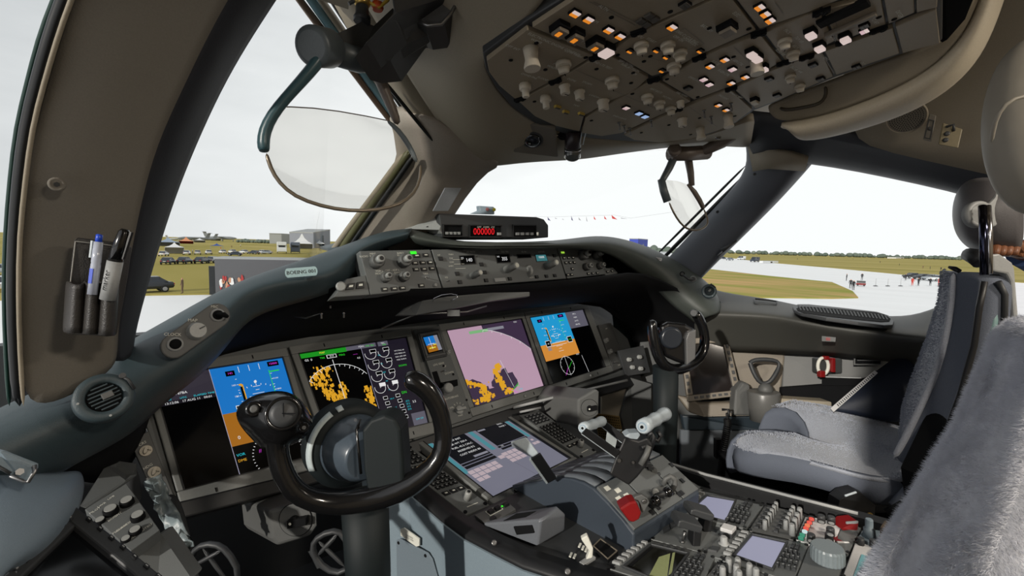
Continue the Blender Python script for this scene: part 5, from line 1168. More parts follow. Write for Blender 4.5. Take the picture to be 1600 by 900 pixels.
for (cx, cy), a0 in (((270, 542), PI*.30), ((337, 494), PI*1.30)):
    for i in range(9): a = a0+PI*i/8; pts.append(KP(cx+21*math.cos(a), cy+19*math.sin(a))+N_*.010)
m = MB(); m.prism(pts, -N_*.012, M_panel2); m.build('plate', t, bevel=.002)
def kp(x, y, h=.010): return KP(x, y)+N_*h
for x, y in ((272, 539), (338, 494)):
    m = MB(); m.lathe(kp(x, y), N_, [(.0125, 0), (.0125, .002), (.0095, .003)], M_grey, 24); m.lathe(kp(x, y), N_, [(.009, .002), (.009, .005), (.004, .006)], M_matt, 20); m.build('socket', t)
m = MB(); m.tube([kp(336, 494, .014), kp(344, 496, .03), kp(350, 499, .028)], [.004, .005, .003], M_matt, 8); m.build('jack_plug', t)
m = MB(); m.lathe(kp(305, 519), N_, [(.0165, 0), (.0165, .002), (.0145, .003), (.0145, .012), (.013, .016)], M_knobg, 28, ridge=.02); m.box(kp(311, 515, .027), (kp(315, 513)-kp(307, 517))*.5, N_.cross(kp(315, 513)-kp(307, 517)).normalized()*.0012, N_*.0006, M_dark); m.build('knob', t)
qk = Q(kp(240, 560), kp(340, 470), kp(370, 510), kp(270, 600)); qk.n = N_
def ktext(s, x, y, size):
    m = MB(); vs, fs = glyphs(s); a = (RT-N_*RT.dot(N_)).normalized(); b = N_.cross(a); a2 = (a*math.cos(.10)+b*math.sin(.10)); b2 = N_.cross(a2); c = kp(x, y, .0108)
    m.add([c+a2*vx*size+b2*vy*size for vx, vy, _ in vs], fs, M_white); m.build('lettering', t)
ktext('CLOCK', 268, 524, .0075); ktext('MAP', 299, 502, .0075); ktext('MIC', 333, 481, .007)
def plate(label, txt, x, y, t, w, h, rot, mt, size):
    c, n = onarm(x, y, t); a = (RT*math.cos(rot)+UP*math.sin(rot)); a = (a-n*a.dot(n)).normalized(); b = n.cross(a)
    o = thing('name_plate', label, 'plate', c); m = MB(); pts = []
    for sx_ in (1, -1):
        for i in range(7):
            an = -PI/2+PI*i/6; pts.append(c+a*(sx_*(w-h*.5)+sx_*h*.5*math.cos(an))+b*(sx_*h*math.sin(an)))
    m.prism(pts, -n*.004, mt); m.build('plate', o)
    m = MB(); vs, fs = glyphs(txt); m.add([c+n*.0006+a*vx*size+b*vy*size for vx, vy, _ in vs], fs, M_dark); m.build('lettering', o)
plate('small pale rounded plate reading BOEING 001 on the left arm', 'BOEING 001', 471, 425, 1.045, .034, .0105, .08, mat('pale_blue_plate', (170, 196, 200), .45), .0115)
plate('tiny pale rounded plate on the far right arm of the glareshield', 'BOEING', 1027, 404.5, 1.81, .018, .006, -.18, M_plate, .008)
t = thing('clip_bracket', 'bent metal clip bracket with a screw on the left side console', 'bracket', P(25, 735, .6))
m = MB(); m.prism([P(x, y, tt) for x, y, tt in [(-20, 700, .575), (0, 706, .575), (54, 726, .60), (54, 733, .60), (44, 750, .595), (38, 752, .595), (-20, 728, .565)]], FW*.006, M_side); m.build('clip_plate', t, bevel=.002)
m = MB(); m.tube([P(54, 727, .596), P(55, 736, .594), P(44, 753, .588), P(36, 752, .588), P(16, 743, .58)], .0022, M_steel, 8); m.build('spring_edge', t)
m = MB(); m.lathe(P(31, 737, .585), (CAM-P(31, 737, .585)).normalized(), [(.0045, 0), (.0045, .003)], M_steel, 6); m.tube([P(-5, 728, .565), P(8, 735, .572), P(16, 740, .575)], .002, M_dark, 6); m.build('clip_screw', t)
t = thing('arm_clock', 'small round dial and dark handle set in the far right glareshield arm', 'dial', P(1075, 435, 1.79))
for x, y, r, mt in ((1083, 436, .013, M_panel), (1066, 428, .010, M_matt)):
    c, n = onarm(x, y, 1.785); m = MB(); m.lathe(c, n, [(r, -.006), (r, .001), (r*.8, .004)], mt, 20); m.lathe(c, n, [(r*.6, .003), (r*.6, .005)], M_dark, 16); m.build('dial', t)
m = MB(); m.tube([P(1068, 430, 1.78), P(1076, 436, 1.77), P(1082, 437, 1.77)], .005, M_dark, 8); m.build('handle', t)
# ================================================================ lower left: panel, side screen, tape
KL = plane3(P(133, 798, .80), P(200, 757, .86), P(207, 863, .74))
t = thing('selector_panel', 'grey lettered panel with a cluster of black-skirted knobs at lower left', 'control panel', P(190, 810, .80))
q = QP(KL, (133, 798), (198, 757), (250, 830), (205, 863)); m = MB(); m.qbox(q, 0, 0, 1, 1, -.02, .003, M_panel); m.build('faceplate', t, bevel=.001)
kn = proto(lambda m: (m.lathe(O, Z, [(.010, 0), (.0095, .012), (.0085, .014)], M_matt, 20), m.lathe(V((0, 0, .014)), Z, [(.0075, 0), (.0075, .0012)], M_knobg, 18)), 'skirted_knob')
for x, y, s in ((175, 805, 1.15), (200, 791, 1.1), (217, 814, 1.1), (213, 836, .95), (198, 848, .75), (158, 819, .8)): put(kn, 'knob', t, KL, x, y, s, .003)
m = MB()
for s_, u, v in (('PILOT', .12, .12), ('LWR', .3, .1), ('UPR', .55, .08), ('MASTER', .12, .3), ('BRIGHT', .33, .4), ('PANEL', .66, .3), ('FLOOD', .2, .62), ('GLARESHIELD', .45, .62), ('DSPL', .72, .58), ('AISLE', .3, .85), ('OUTBD', .7, .85)): text(m, s_, q, u, v, .0062, M_white, .0036)
m.build('marking', t)
m = MB(); m.prism([P(x, y, tt) for x, y, tt in [(122, 792, .80), (163, 728, .90), (196, 733, .92), (196, 752, .87), (135, 797, .80)]], FW*.03, M_panel); m.build('side_fairing', t, bevel=.004)
m = MB(); m.prism([P(x, y, tt) for x, y, tt in [(207, 866, .76), (250, 832, .80), (300, 905, .76), (240, 960, .72)]], FW*.03, M_panel); m.build('lower_fairing', t, bevel=.004)
t = thing('side_screen', 'dark tablet-like side display with buttons round its frame at bottom left', 'display', P(120, 860, .62))
EL = plane3(P(117, 797, .70), P(260, 912, .66), P(-10, 925, .56)); q = QP(EL, (117, 795), (300, 944), (150, 1090), (-28, 935))
m = MB(); m.qring(q, 0, 0, 1, 1, .022, -.02, .006, M_dark); m.build('frame', t, bevel=.003)
m = MB(); m.qbox(q, .05, .05, .95, .95, -.02, -.004, M_scr); m.build('screen', t)
m = MB()
for i in range(8):
    a = .12+.1*i; m.qbox(q, a, .02, a+.035, .055, .006, .009, M_black); rect(m, q, a+.008, .03, a+.027, .042, M_grey, .0093); m.qbox(q, .02, a, .055, a+.035, .006, .009, M_dark); rect(m, q, .03, a+.008, .042, a+.027, M_grey, .0093)
m.build('frame_button', t)
M_tape = mat('crumpled_grey_tape', (120, 132, 136), .4, bump=.6, scale=60)
rn = random.Random(3); rows = []
for i in range(15):
    f = i/14; x, y = 236+f*52, 748+f*112; rows.append([P(x+dx+rn.uniform(-3, 3), y-dx*.5+rn.uniform(-2, 2), .90-.03*f+rn.uniform(-.016, .016)) for dx in (-11, -5, 1, 8, 14)])
o = skin(rows, M_tape, 'crumpled_wrap', thick=.002, sub=0); props(o, 'strip of crumpled shiny grey tape hanging beside the knob panel', 'tape')
o = skin(rp([(188,732,.93),(206,724,.94),(218,738,.93)],[(186,760,.90),(204,752,.90),(222,772,.90)],[(196,775,.88),(210,778,.87),(220,785,.88)]), mat('dark_cloth', (44, 46, 48), .8), 'dark_flap', thick=.003, sub=2); props(o, 'soft dark flap folded over the top of the knob panel', 'cloth')
o = skin(rp([(255,775,.93),(270,770,.93),(282,780,.93)],[(268,810,.91),(280,806,.90),(292,815,.91)],[(285,858,.88),(294,862,.88),(304,858,.88)]), MATS['dark_cloth'], 'dark_flap', thick=.003, sub=2); props(o, 'dark strip of cloth hanging right of the crumpled tape', 'cloth')
# ================================================================ pen pouch on the pillar
t = thing('pen_pouch', 'dark stitched leather pouch with three pen pockets on the padded pillar', 'pouch', P(140, 522, .62))
M_lth = mat('dark_leather', (50, 48, 46), .4, bump=.35, scale=700); M_st = mat('grey_stitching', (150, 148, 142), .7)
bk = [(115, 374, .60), (120, 371, .60), (178, 378, .625), (196, 384, .635), (190, 430, .635), (181, 480, .635), (172, 524, .635), (166, 526, .635), (103, 522, .61), (100, 516, .61), (105, 450, .60)]
m = MB(); m.prism([P(x, y, tt) for x, y, tt in bk], FW*.012, M_lth); m.build('backing', t, bevel=.002)
m = MB(); pts = [P(x, y, tt-.003) for x, y, tt in [(118, 377, .60), (190, 385, .632), (178, 480, .635), (168, 521, .634), (104, 517, .61), (109, 450, .60), (118, 377, .60)]]
m.tube(pts, .0007, M_st, 6, cap=False); m.build('stitching', t)
for i, (x0, x1) in enumerate(((106, 134), (132, 158), (156, 184))):
    rows = []
    for v in range(5):
        f = v/4; r = []
        for k in range(7):
            g = k/6; sh = -3.5*f; xx = x0+(x1-x0)*g+sh*1.6; dip = math.sin(PI*g)*(7 if v == 0 else 0)
            tt = .604+.0002*(xx-110)-(.020*(1-f*.35))*math.sin(PI*g)**.7
            r.append(P(xx, 437+dip+(82+2*i)*f+2*g, tt))
        rows.append(r)
    o = skin(rows, M_lth, 'pen_pocket', t, thick=-.002, sub=1)
t = thing('ballpoint_pen', 'clear ballpoint pen with a blue push button in the middle pocket', 'pen', P(145, 452, .59))
m = MB(); a, b = P(144, 460, .592), P(154, 378, .592); d = b-a; L_ = d.length; m.lathe(a, d, [(.0052, 0), (.0052, L_*.55), (.0048, L_*.6), (.0052, L_*.62), (.0048, L_)], mat('clear_pen_barrel', (170, 176, 190), .2), 16); m.build('barrel', t)
m = MB(); m.lathe(b, d, [(.0036, 0), (.0036, .009), (.002, .010)], mat('blue_plastic', (30, 70, 190), .35), 12); m.build('push_button', t)
m = MB(); dd = d.normalized(); s_ = dd.cross(-FW).normalized(); m.box(a+d*.35-FW*.0052, d*.14, s_*.0022, FW*.0004, MATS['blue_plastic']); m.build('ink_print', t)
m = MB(); m.box(b-d*.15+s_*-.0055-FW*.003, d*.16, s_*.0012, FW*.001, M_grip); m.build('clip', t)
t = thing('marker_pen', 'grey marker with black cap and clip in the right pocket', 'pen', P(170, 460, .60))
a, b, c = P(168, 468, .60), P(180, 408, .598), P(196, 358, .598)
m = MB(); m.lathe(a, b-a, [(.0085, 0), (.0085, (b-a).length)], M_grey, 18); m.build('barrel', t)
m = MB(); L_ = (c-b).length; m.lathe(b, c-b, [(.0080, 0), (.0078, L_*.5), (.0066, L_*.9), (.004, L_)], mat('glossy_black', (12, 12, 13), .15, coat=.5), 18); m.build('cap', t)
m = MB(); s_ = (c-b).cross(-FW).normalized(); m.box(b+(c-b)*.55+s_*.009, (c-b)*.42, s_*.0012, FW*.0018, M_black); m.build('clip', t)
m = MB(); q = Q(P(171, 412, .59), P(183, 414, .59), P(177, 458, .59), P(165, 456, .59)); vs, fs = glyphs('marker'); ct = a+(b-a)*.5-FW*.0088; dd = (b-a).normalized(); m.add([ct+dd*x*.009+s_*-y*.009 for x, y, _ in vs], fs, M_matt); m.build('lettering', t)
# ================================================================ overhead panel
ohp = thing('overhead_console', 'large grey-brown overhead panel crowded with pale knobs and lit switches', 'overhead panel', OHP(1030, 110))
ON = OHP.n if OHP.n.dot(CAM-OHP(1030, 110)) > 0 else -OHP.n
def OH(x, y, h=0): return OHP(x, y) + ON*h
m = MB(); rim = [(755,90),(825,38),(900,-8),(985,-64),(1640,-64),(1500,-30),(1474,0),(1473,68),(1304,126),(1222,160),(1180,176),(1150,196),(1110,213),(1060,222),(1025,226),(975,224),(925,220),(880,212),(835,196),(800,172),(775,142),(759,114)]
m.prism([OH(x, y, -.006) for x, y in rim], -ON*.05, M_dark); m.build('panel_body', ohp, bevel=.003)
mods = [
 [(760,93),(824,44),(928,85),(867,123),(806,155),(780,133),(764,112)], [(830,41),(900,-5),(925,-22),(1130,-22),(1106,-3),(1060,18),(997,45),(932,83)],
 [(809,157),(868,126),(915,97),(932,89),(950,83),(1014,120),(990,142),(956,155),(912,180),(905,205),(868,196),(835,181)],
 [(953,80),(997,50),(1060,22),(1118,-3),(1145,-3),(1182,45),(1092,85),(1043,111),(1018,118)],
 [(914,184),(957,158),(1011,129),(1030,127),(1080,157),(1024,182),(971,207),(940,212),(908,207)],
 [(1034,125),(1093,89),(1160,62),(1188,52),(1222,94),(1200,107),(1140,134),(1098,150),(1084,155)],
 [(974,210),(1025,186),(1074,165),(1140,138),(1176,170),(1150,190),(1122,203),(1080,216),(1030,222),(990,218)],
 [(1145,137),(1201,111),(1260,88),(1284,80),(1302,118),(1220,154),(1180,169)],
 [(1194,50),(1262,21),(1281,17),(1304,63),(1260,83),(1226,93)], [(1150,-3),(1130,-22),(1360,-22),(1262,18),(1186,44)],
 [(1285,14),(1376,-8),(1384,36),(1320,60),(1308,64)], [(1380,-10),(1427,-22),(1429,18),(1388,36)],
 [(1288,79),(1395,42),(1406,82),(1306,116)], [(1399,40),(1463,13),(1469,66),(1410,82)], [(1431,-22),(1466,-22),(1464,10),(1432,18)]]
PLATES = []
def host(x, y):
    # the module plate that carries a control
    for p, o in PLATES:
        c = False
        for (a, b), (d, e) in zip(p, p[1:]+p[:1]):
            if (b > y) != (e > y) and x < (d-a)*(y-b)/(e-b)+a: c = not c
        if c: return o
    return ohp
for p in mods:
    m = MB(); cx = sum(a for a, b in p)/len(p); cy = sum(b for a, b in p)/len(p)
    m.prism([OH(cx+(x-cx)*.99, cy+(y-cy)*.99, .002) for x, y in p], -ON*.01, M_oh); PLATES.append((p, m.build('module_plate', ohp, bevel=.0012)))
OHX = (OH(1200, 170)-OH(757, 88)); OHX = V((1, 0, 0)) - ON*ON.x
def oput(me, name, x, y, s=1, rot=0, h=.002):
    rx = OHX.normalized(); rx = rx*math.cos(rot)+ON.cross(rx)*math.sin(rot)
    return place(me, name, host(x, y), OH(x, y, h), rx, ON, s)
for x, y, s in ((880,96,1.35),(956,122,1.35),(1001.5,67,1.2),(1043,67,1.2),(1062,79,1.2),(1052.5,99.5,1.25),(1011,148,1.25),(1030,157.5,1.2),(1048,167,1.15),(1225.5,61,1.1),(1239,80.5,1.1),(1234.5,117,1.0),(1249.5,132,1.0)): oput(K_ptr, 'pointer_knob', x, y, s, -.5)
for x, y, s in ((882,132,1.25),(905,141,1.25),(942,156,1.5),(1065.7,184.5,1.35),(1063,157,1.0)): oput(K_round, 'round_knob', x, y, s)
for x, y, s in ((820,130,1.3),(852,149,1.3)): oput(K_dual, 'stacked_knob', x, y, s)
K_waist = proto(lambda m: m.lathe(O, Z, [(.010, 0), (.0085, .010), (.0082, .014), (.0105, .024), (.010, .026)], M_knob, 22), 'knob_waisted')
for x, y, s in ((829,74,1.35),(1094,199,1.15),(1137,179,1.15),(1181,90,1.15)): oput(K_waist, 'waisted_knob', x, y, s)
for x, y in ((898,16),(919,25.5),(950.5,42),(968.5,52),(1132,89),(1164,116.5),(1142,126),(1122,161),(1134,168.5),(1109,99.5),(1186.5,6),(1195.5,17),(1203,27),(1049.5,37.5)): oput(K_kA, 'lit_switch', x, y, .78)
for x, y in ((1144,104),(1099,120),(1108,128),(978,165),(1350,44)): oput(K_kW, 'lit_switch', x, y, .78)
for x, y in ((984.5,76),(1026,75),(1041,85.5),(1034.5,107),(1094,76)): oput(K_kB, 'amber_switch', x, y, .6)
for x, y in ((1075,134.5),(1201.5,120),(1270,98),(1282,120),(1338,101),(1350,36),(1214,146),(1070,3)): oput(K_kO, 'unlit_switch', x, y, .8)
M_blueish = glow('pale_blue_legend', (150, 175, 215), .9)
K_blue = proto(korry(M_blueish, M_blueish), 'switch_blue')
for x, y in ((998,173.5),(1007.5,178.5)): oput(K_blue, 'blue_lit_switch', x, y, .85)
# hinged switch guards
def guard(x, y, w, h, top, z=.012, nm='switch_guard'):
    rx = OHX.normalized(); ry = ON.cross(rx)
    m = MB(); c = OH(x, y, 0); m.box(c+ON*z*.5, rx*w, ry*h, ON*z*.5, M_matt); m.box(c+ON*(z+.003), rx*w*.85, ry*h*.8, ON*.003, top); m.build(nm, host(x, y), bevel=.0015)
for x, y in ((874,37),(898,47.5),(930,61)): 
    guard(x, y, .012, .0125, M_dim); m = MB(); rx = OHX.normalized(); m.box(OH(x, y, .0185)-rx*.004, rx*.004, ON.cross(rx)*.005, ON*.0006, M_amber); m.build('guard_light', host(x, y))
guard(946, 70.5, .0125, .013, M_lit); guard(1135.5, 37, .013, .013, M_dim)
for x, y, s in ((1174,76,1.1),(1182,83,1.1),(1194,99,.8),(1266,45,1.1),(1280,66,1.1),(1320,52,1.1),(1179,152,1.0)): guard(x, y, .011*s, .0075*s, M_lit if y != 152 else M_knob, .010, 'white_switch')
m = MB(); rx = OHX.normalized(); ry = ON.cross(rx); c = OH(1316, 17, 0); m.box(c+ON*.004, rx*.012, ry*.034, ON*.004, M_matt); m.box(OH(1327, 34, .006), rx*.004, ry*.036, ON*.004, M_dim); m.build('long_slot', ohp, bevel=.001)
m = MB()
for i in (-1, 1):
    for j in (-1, 1): m.box(OH(1012, 28, .003)+rx*.0075*i+ry*.0075*j, rx*.006, ry*.006, ON*.003, M_off)
m.build('four_key_block', ohp, bevel=.001)
for x, y in ((1100,171),(1111,181),(1017,186),(967,190),(984,199),(1142,160),(975,195)): oput(K_tog, 'toggle', x, y, 1.25, -.4)
M_yel = mat('yellow_marked', (190, 165, 80), .4)
K_y = proto(lambda m: (m.box((0, 0, .003), (.009, 0, 0), (0, .004, 0), (0, 0, .003), M_yel), m.box((0, 0, .0065), (.007, 0, 0), (0, .0022, 0), (0, 0, .0006), M_dark)), 'yellow_catch')
for x, y in ((871,164),(884,172),(908,175)): oput(K_y, 'yellow_catch', x, y, .9)
K_hole = proto(lambda m: m.lathe(O, Z, [(.005, 0), (.005, .0012), (.003, .0013)], M_matt, 12), 'hole')
for x, y in ((852,107),(932,106),(986,128),(798,92),(838,65),(915,88),(965,84),(1006,94),(955,25),(1047,16),(1108,42),(1170,43),(1146,87),(1168,103),(1090,150),(1042,122),(988,145),(1093,183),(1079,209),(1002,206),(1148,180),(1216,101),(1373,25),(1397,28),(1045,194),(924,187),(835,157),(1016,86),(989,112)): oput(K_hole, 'fastener', x, y, .8)
K_big = proto(lambda m: (m.box((0, 0, .002), (.012, 0, 0), (0, .005, 0), (0, 0, .003), M_matt), m.lathe((.006, 0, .005), Z, [(.004, 0), (.004, .002)], M_matt, 10), m.lathe((-.006, 0, .005), Z, [(.004, 0), (.004, .002)], M_matt, 10)), 'latch')
for x, y in ((1021,122),(1185,49),(1092,87),(997,46),(867,124),(931,86),(1058,169),(1142,136),(1224,95),(812,152),(1283,15),(1318,62),(1372,43),(1260,86)): oput(K_big, 'seam_latch', x, y, 1.0, 1.2)
# white lettering and outlines on the modules
m = MB(); oq = Q(OH(700, 200), OH(700, 200)+OHX.normalized(), OH(700, 200)+OHX.normalized()-ry*1.0, OH(700, 200)-ry*1.0); oq.n = ON
def otext(s, x, y, size=.0082):
    vs, fs = glyphs(s); c = OH(x, y, .0026); a = ry if False else -ry*0
    ax_ = rx; ay = ON.cross(rx); m.add([c+ax_*u*size+ay*v*size for u, v, _ in vs], fs, M_white)
for s_, x, y in (('WIPER', 838, 62), ('OFF INT', 801, 72), ('LOW HIGH', 896, 82), ('WASHER', 865, 104), ('ELECTRONIC ENGINE CONTROL', 868, 68), ('NORM', 926, 29), ('ALTN', 943, 10), ('CARGO TEMP SELECT', 905, 60), ('PANEL', 872, 100), ('FLOOD', 848, 121), ('DOME', 893, 123), ('STORM', 917, 128), ('LANDING', 930, 149), ('TAXI', 900, 163), ('OVHD PNL', 827, 117), ('IND LTS TEST', 942, 100), ('SERV INTPH', 978, 97), ('FUEL JETTISON', 985, 104), ('ARM', 990, 113), ('APU', 1000, 55), ('START', 1017, 61), ('OFF ON', 1060, 58), ('HYDRAULIC', 1078, 63), ('L ENG C1 C2 R ENG', 1072, 55), ('ELEC', 1150, 20), ('BATTERY', 1104, 42), ('BUS TIE', 1118, 96), ('L GEN CTRL', 1152, 95), ('R GEN CTRL', 1131, 112), ('DRIVE DISC', 1085, 122), ('PASS SIGNS', 1130, 150), ('SEAT BELTS', 1025, 140), ('NO SMKG', 1043, 151), ('EMER LIGHTS', 968, 182), ('PACK', 1230, 47), ('TRIM AIR', 1248, 60), ('RECIRC FANS', 1247, 75), ('BLEED AIR', 1219, 80), ('WAI', 1250, 110), ('ENGINE', 1240, 105), ('WING', 1290, 90), ('CARGO HEAT', 1300, 55), ('FWD AFT', 1366, 30), ('OXYGEN', 1405, 20), ('VENT', 1347, 97), ('WINDOW HEAT', 1150, 147), ('FUEL PUMPS', 1065, 146)): otext(s_, x, y)
m.build('lettering', ohp)
m = MB()
def oline(pts, w=.0015):
    for (a, b), (c, d) in zip(pts, pts[1:]):
        A, B = OH(a, b, .0026), OH(c, d, .0026); n = ON.cross(B-A).normalized()*w/2; m.add([A-n, B-n, B+n, A+n], [(0, 1, 2, 3)], M_dim)
for l in ([(852,47),(925,76),(930,73)],[(921,0),(992,37)],[(927,0),(996,34),(1004,40)],[(899,107),(950,129)],[(1022,62),(1070,42),(1100,66),(1075,76)],[(984,79),(1040,95)],[(1075,164),(1121,197)],[(960,140),(1038,174)],[(1147,72),(1188,112)],[(1304,40),(1300,52)],[(1258,96),(1285,90)],[(1300,12),(1308,40)],[(1282,78),(1303,113)],[(1211,2),(1223,18)]): oline(l)
m.build('outline_marking', ohp)

# ---- beige side pocket along the right of the overhead panel
po = thing('overhead_pocket', 'long pale beige boat-shaped stowage pocket right of the overhead panel', 'pocket', P(1300, 200, 1.3))
# upper inner wall, then the rolled lower lip
inn = [
 [(1196,168,1.14),(1222,158,1.12),(1304,125,1.04),(1380,98,.97),(1440,78,.92),(1480,62,.885),(1508,30,.86),(1530,-20,.83),(1545,-70,.80)],
 [(1206,180,1.15),(1240,172,1.13),(1310,150,1.06),(1385,120,.985),(1445,94,.935),(1484,70,.895),(1512,35,.865),(1534,-18,.835),(1549,-70,.805)],
 [(1216,190,1.16),(1262,188,1.135),(1325,170,1.07),(1392,143,1.0),(1448,112,.945),(1488,78,.90),(1516,40,.87),(1538,-16,.84),(1553,-70,.81)],
]
skin(rp(*inn), M_beige, 'inner_wall', po, thick=.01, sub=2)
lip = [
 [(1216,189,1.155),(1262,187,1.13),(1325,169,1.065),(1392,142,.995),(1448,111,.94),(1488,77,.895),(1516,39,.865),(1538,-17,.835),(1553,-70,.805)],
 [(1224,196,1.13),(1264,196,1.11),(1335,178,1.045),(1402,150,.975),(1458,118,.92),(1500,82,.88),(1530,40,.85),(1552,-16,.825),(1567,-70,.80)],
 [(1240,212,1.135),(1276,210,1.115),(1350,190,1.05),(1416,165,.985),(1472,133,.93),(1516,94,.885),(1544,45,.86),(1566,-14,.835),(1582,-70,.81)],
 [(1250,221,1.17),(1286,218,1.15),(1360,199,1.09),(1424,176,1.03),(1482,143,.98),(1526,100,.93),(1553,48,.90),(1574,-14,.87),(1590,-70,.84)],
]
skin(rp(*lip), M_beige_l, 'outer_lip', po, thick=.01, sub=2)
m = MB(); m.tube([P(x, y, t) for x, y, t in [(1289,134,1.045),(1292,146,1.05),(1286,158,1.055),(1276,164,1.06),(1250,169,1.09),(1226,173,1.115),(1218,168,1.125)]], .0045, mat('handle_brown', (62, 54, 40), .5), 8); m.build('pull_handle', po, sub=1)
m = MB(); m.prism([P(x, y, t) for x, y, t in [(1476,-40,.80),(1540,-70,.78),(1524,-10,.80),(1508,30,.83),(1480,62,.86),(1472,55,.86)]], FW*.01, M_matt); m.build('dark_recess', po)
# ---- speaker, reading light and connector in the side lining
def spk(x, y, t, r):
    c = P(x, y, t); n = (CAM-c).normalized(); n = (n+V((-.2, 0, -.5))).normalized(); a = n.cross(V((0, 0, 1))).normalized(); b = n.cross(a)
    o = thing('ceiling_speaker', 'round perforated speaker grille in the lining right of the beige pocket', 'speaker', c)
    m = MB(); m.lathe(c-n*.004, n, [(r*1.08, 0), (r*1.05, .004), (r*.98, .005), (r*.96, .002)], M_beige, 40); m.build('grille_ring', o)
    m = MB(); m.lathe(c-n*.004, n, [(r*.96, .002), (r*.96, .0045)], M_pillar, 40); m.build('grille', o)
    m = MB()
    for k in range(1, 8):
        for j in range(k*6):
            an = 2*PI*j/(k*6); p = c+(a*math.cos(an)+b*math.sin(an))*r*.12*k+n*.0008; m.lathe(p, n, [(r*.032, 0), (r*.032, .0006)], M_matt, 6)
    props(m.build('grille_holes', o), kind='stuff')
spk(1416, 184, 1.19, .040)
c = P(1453, 199, 1.155); t = thing('switch_plate', 'slim upright switch plate with rounded frame beside the speaker grille', 'switch', c)
q = Q(P(1452, 178, 1.15), P(1463, 181, 1.14), P(1455, 221, 1.14), P(1442, 218, 1.15)); m = MB(); m.qbox(q, 0, 0, 1, 1, -.004, .003, M_pillar); m.build('plate', t, bevel=.002); m = MB(); m.qring(q, .1, .22, .9, .95, .002, .003, .0045, M_dark); m.qbox(q, .35, .5, .65, .62, .003, .006, M_dark); m.build('rocker', t)
t = thing('socket_plate', 'small plate with two round jack sockets right of the speaker grille', 'socket', P(1484, 212, 1.12))
q = Q(P(1473, 192, 1.12), P(1504, 202, 1.10), P(1497, 232, 1.10), P(1466, 226, 1.12)); m = MB(); m.qbox(q, 0, 0, 1, 1, -.004, .002, mat('olive_plate', (120, 110, 84), .5)); m.build('plate', t, bevel=.002)
m = MB()
for u, v in ((.3, .45), (.3, .75)): m.lathe(q.at(u, v, .002), q.n, [(.0055, 0), (.0055, .003), (.003, .004)], M_dark, 14)
m.tube([q.at(.2, .15, .003), q.at(.5, .0, .008), q.at(.6, .25, .004)], .003, M_dark, 6); m.build('jack_socket', t)
# ---- round adjustable light in the lining front and the swivel lamp
t = thing('gasper_vent', 'dark round swivel vent set in a plate under the front of the overhead panel', 'vent', P(831, 218, 1.2))
q = Q(P(806, 189, 1.10), P(868, 201, 1.12), P(872, 246, 1.27), P(802, 238, 1.23)); m = MB(); m.qbox(q, 0, 0, 1, 1, -.012, .001, M_pillar); m.build('plate', t, bevel=.004)
c = P(832, 218, 1.178); n = q.n; m = MB(); m.lathe(c, n, [(.028, 0), (.028, .003), (.023, .004), (.021, -.0005)], M_dark, 32, xdir=q.uy, flat=1.35); m.build('vent_ring', t)
m = MB(); m.lathe(c, n, [(.021, .001), (.021, .005), (.015, .010), (.004, .012)], mat('dark_lens', (30, 34, 42), .15), 28, xdir=q.uy, flat=1.35); m.build('vent_ball', t); m = MB(); m.box(c+n*.010-q.ux*.008, q.ux*.006, q.uy*.006, n*.003, M_matt); m.box(c+n*.0135-q.ux*.008, q.ux*.003, q.uy*.003, n*.0006, M_grey); m.build('vent_tab', t)
t = thing('swivel_lamp', 'small clear-tubed swivel lamp hanging below the front of the overhead panel', 'lamp', P(900, 215, 1.2))
m = MB(); m.prism([P(x, y, 1.19) for x, y in [(858, 197), (872, 195), (890, 200), (893, 213), (880, 214), (862, 209)]], FW*.03, M_matt); m.build('lamp_bracket', t, bevel=.003)
m = MB(); c = P(868, 204, 1.188); m.lathe(c, (CAM-c).normalized(), [(.0075, -.002), (.0075, .003), (.005, .005)], mat('brass', (190, 160, 90), .3, metal=.8), 18); m.tube([P(863, 210, 1.188), P(872, 212, 1.188)], .002, M_knob, 6); m.build('brass_knob', t)
m = MB(); a, b = P(896, 203, 1.19), P(894, 250, 1.24); m.lathe(a, b-a, [(.021, 0), (.022, .03), (.022, .045), (.021, .046)], mat('purple_black', (38, 30, 34), .4), 26); m.build('lamp_barrel', t)
m = MB(); d = (b-a).normalized(); m.lathe(a+d*.046, d, [(.022, 0), (.022, .028), (.016, .034)], mat('clear_lens_grey', (70, 74, 74), .08, coat=.8), 26); m.lathe(a+d*.050, d, [(.0225, 0), (.0225, .003)], M_chrome, 26); m.build('lamp_lens', t)
m = MB(); m.tube([P(910, 200, 1.17), P(916, 204, 1.17), P(911, 226, 1.19), P(906, 226, 1.19), P(910, 203, 1.17)], .0016, M_grip, 6); m.build('lamp_rail', t)
# front trim of the lining, dark below the panel
# ================================================================ head-up displays
M_arm = mat('arm_grey', (84, 92, 96), .4); M_warm = mat('arm_warm_grey', (100, 90, 82), .45)
M_comb = glassy('combiner_glass', (.93, .92, .90), .12, mul=.16)
h = thing('head_up_display', 'large head-up display with clear glass on two curved arms, upper left', 'head-up display', P(560, 80, .78))
m = MB(); a, b = P(486, 72, .70), P(530, 78, .78); m.lathe(a, b-a, [(.022, 0), (.028, .003), (.030, .006), (.030, .05), (.028, .055)], M_arm, 32); m.build('pivot_drum', h)
m = MB(); m.tube([P(520, 80, .76), P(560, 93, .80), P(610, 92, .86), P(640, 70, .92)], .022, M_arm, 16); m.build('cross_tube', h)
m = MB(); m.prism([P(x, y, t) for x, y, t in [(527, 52, .74), (566, 33, .76), (584, 40, .78), (614, 12, .80), (617, 18, .81), (585, 62, .80), (566, 80, .79), (530, 80, .76)]], FW*.02, M_panel2); m.build('side_cheek', h, bevel=.003)
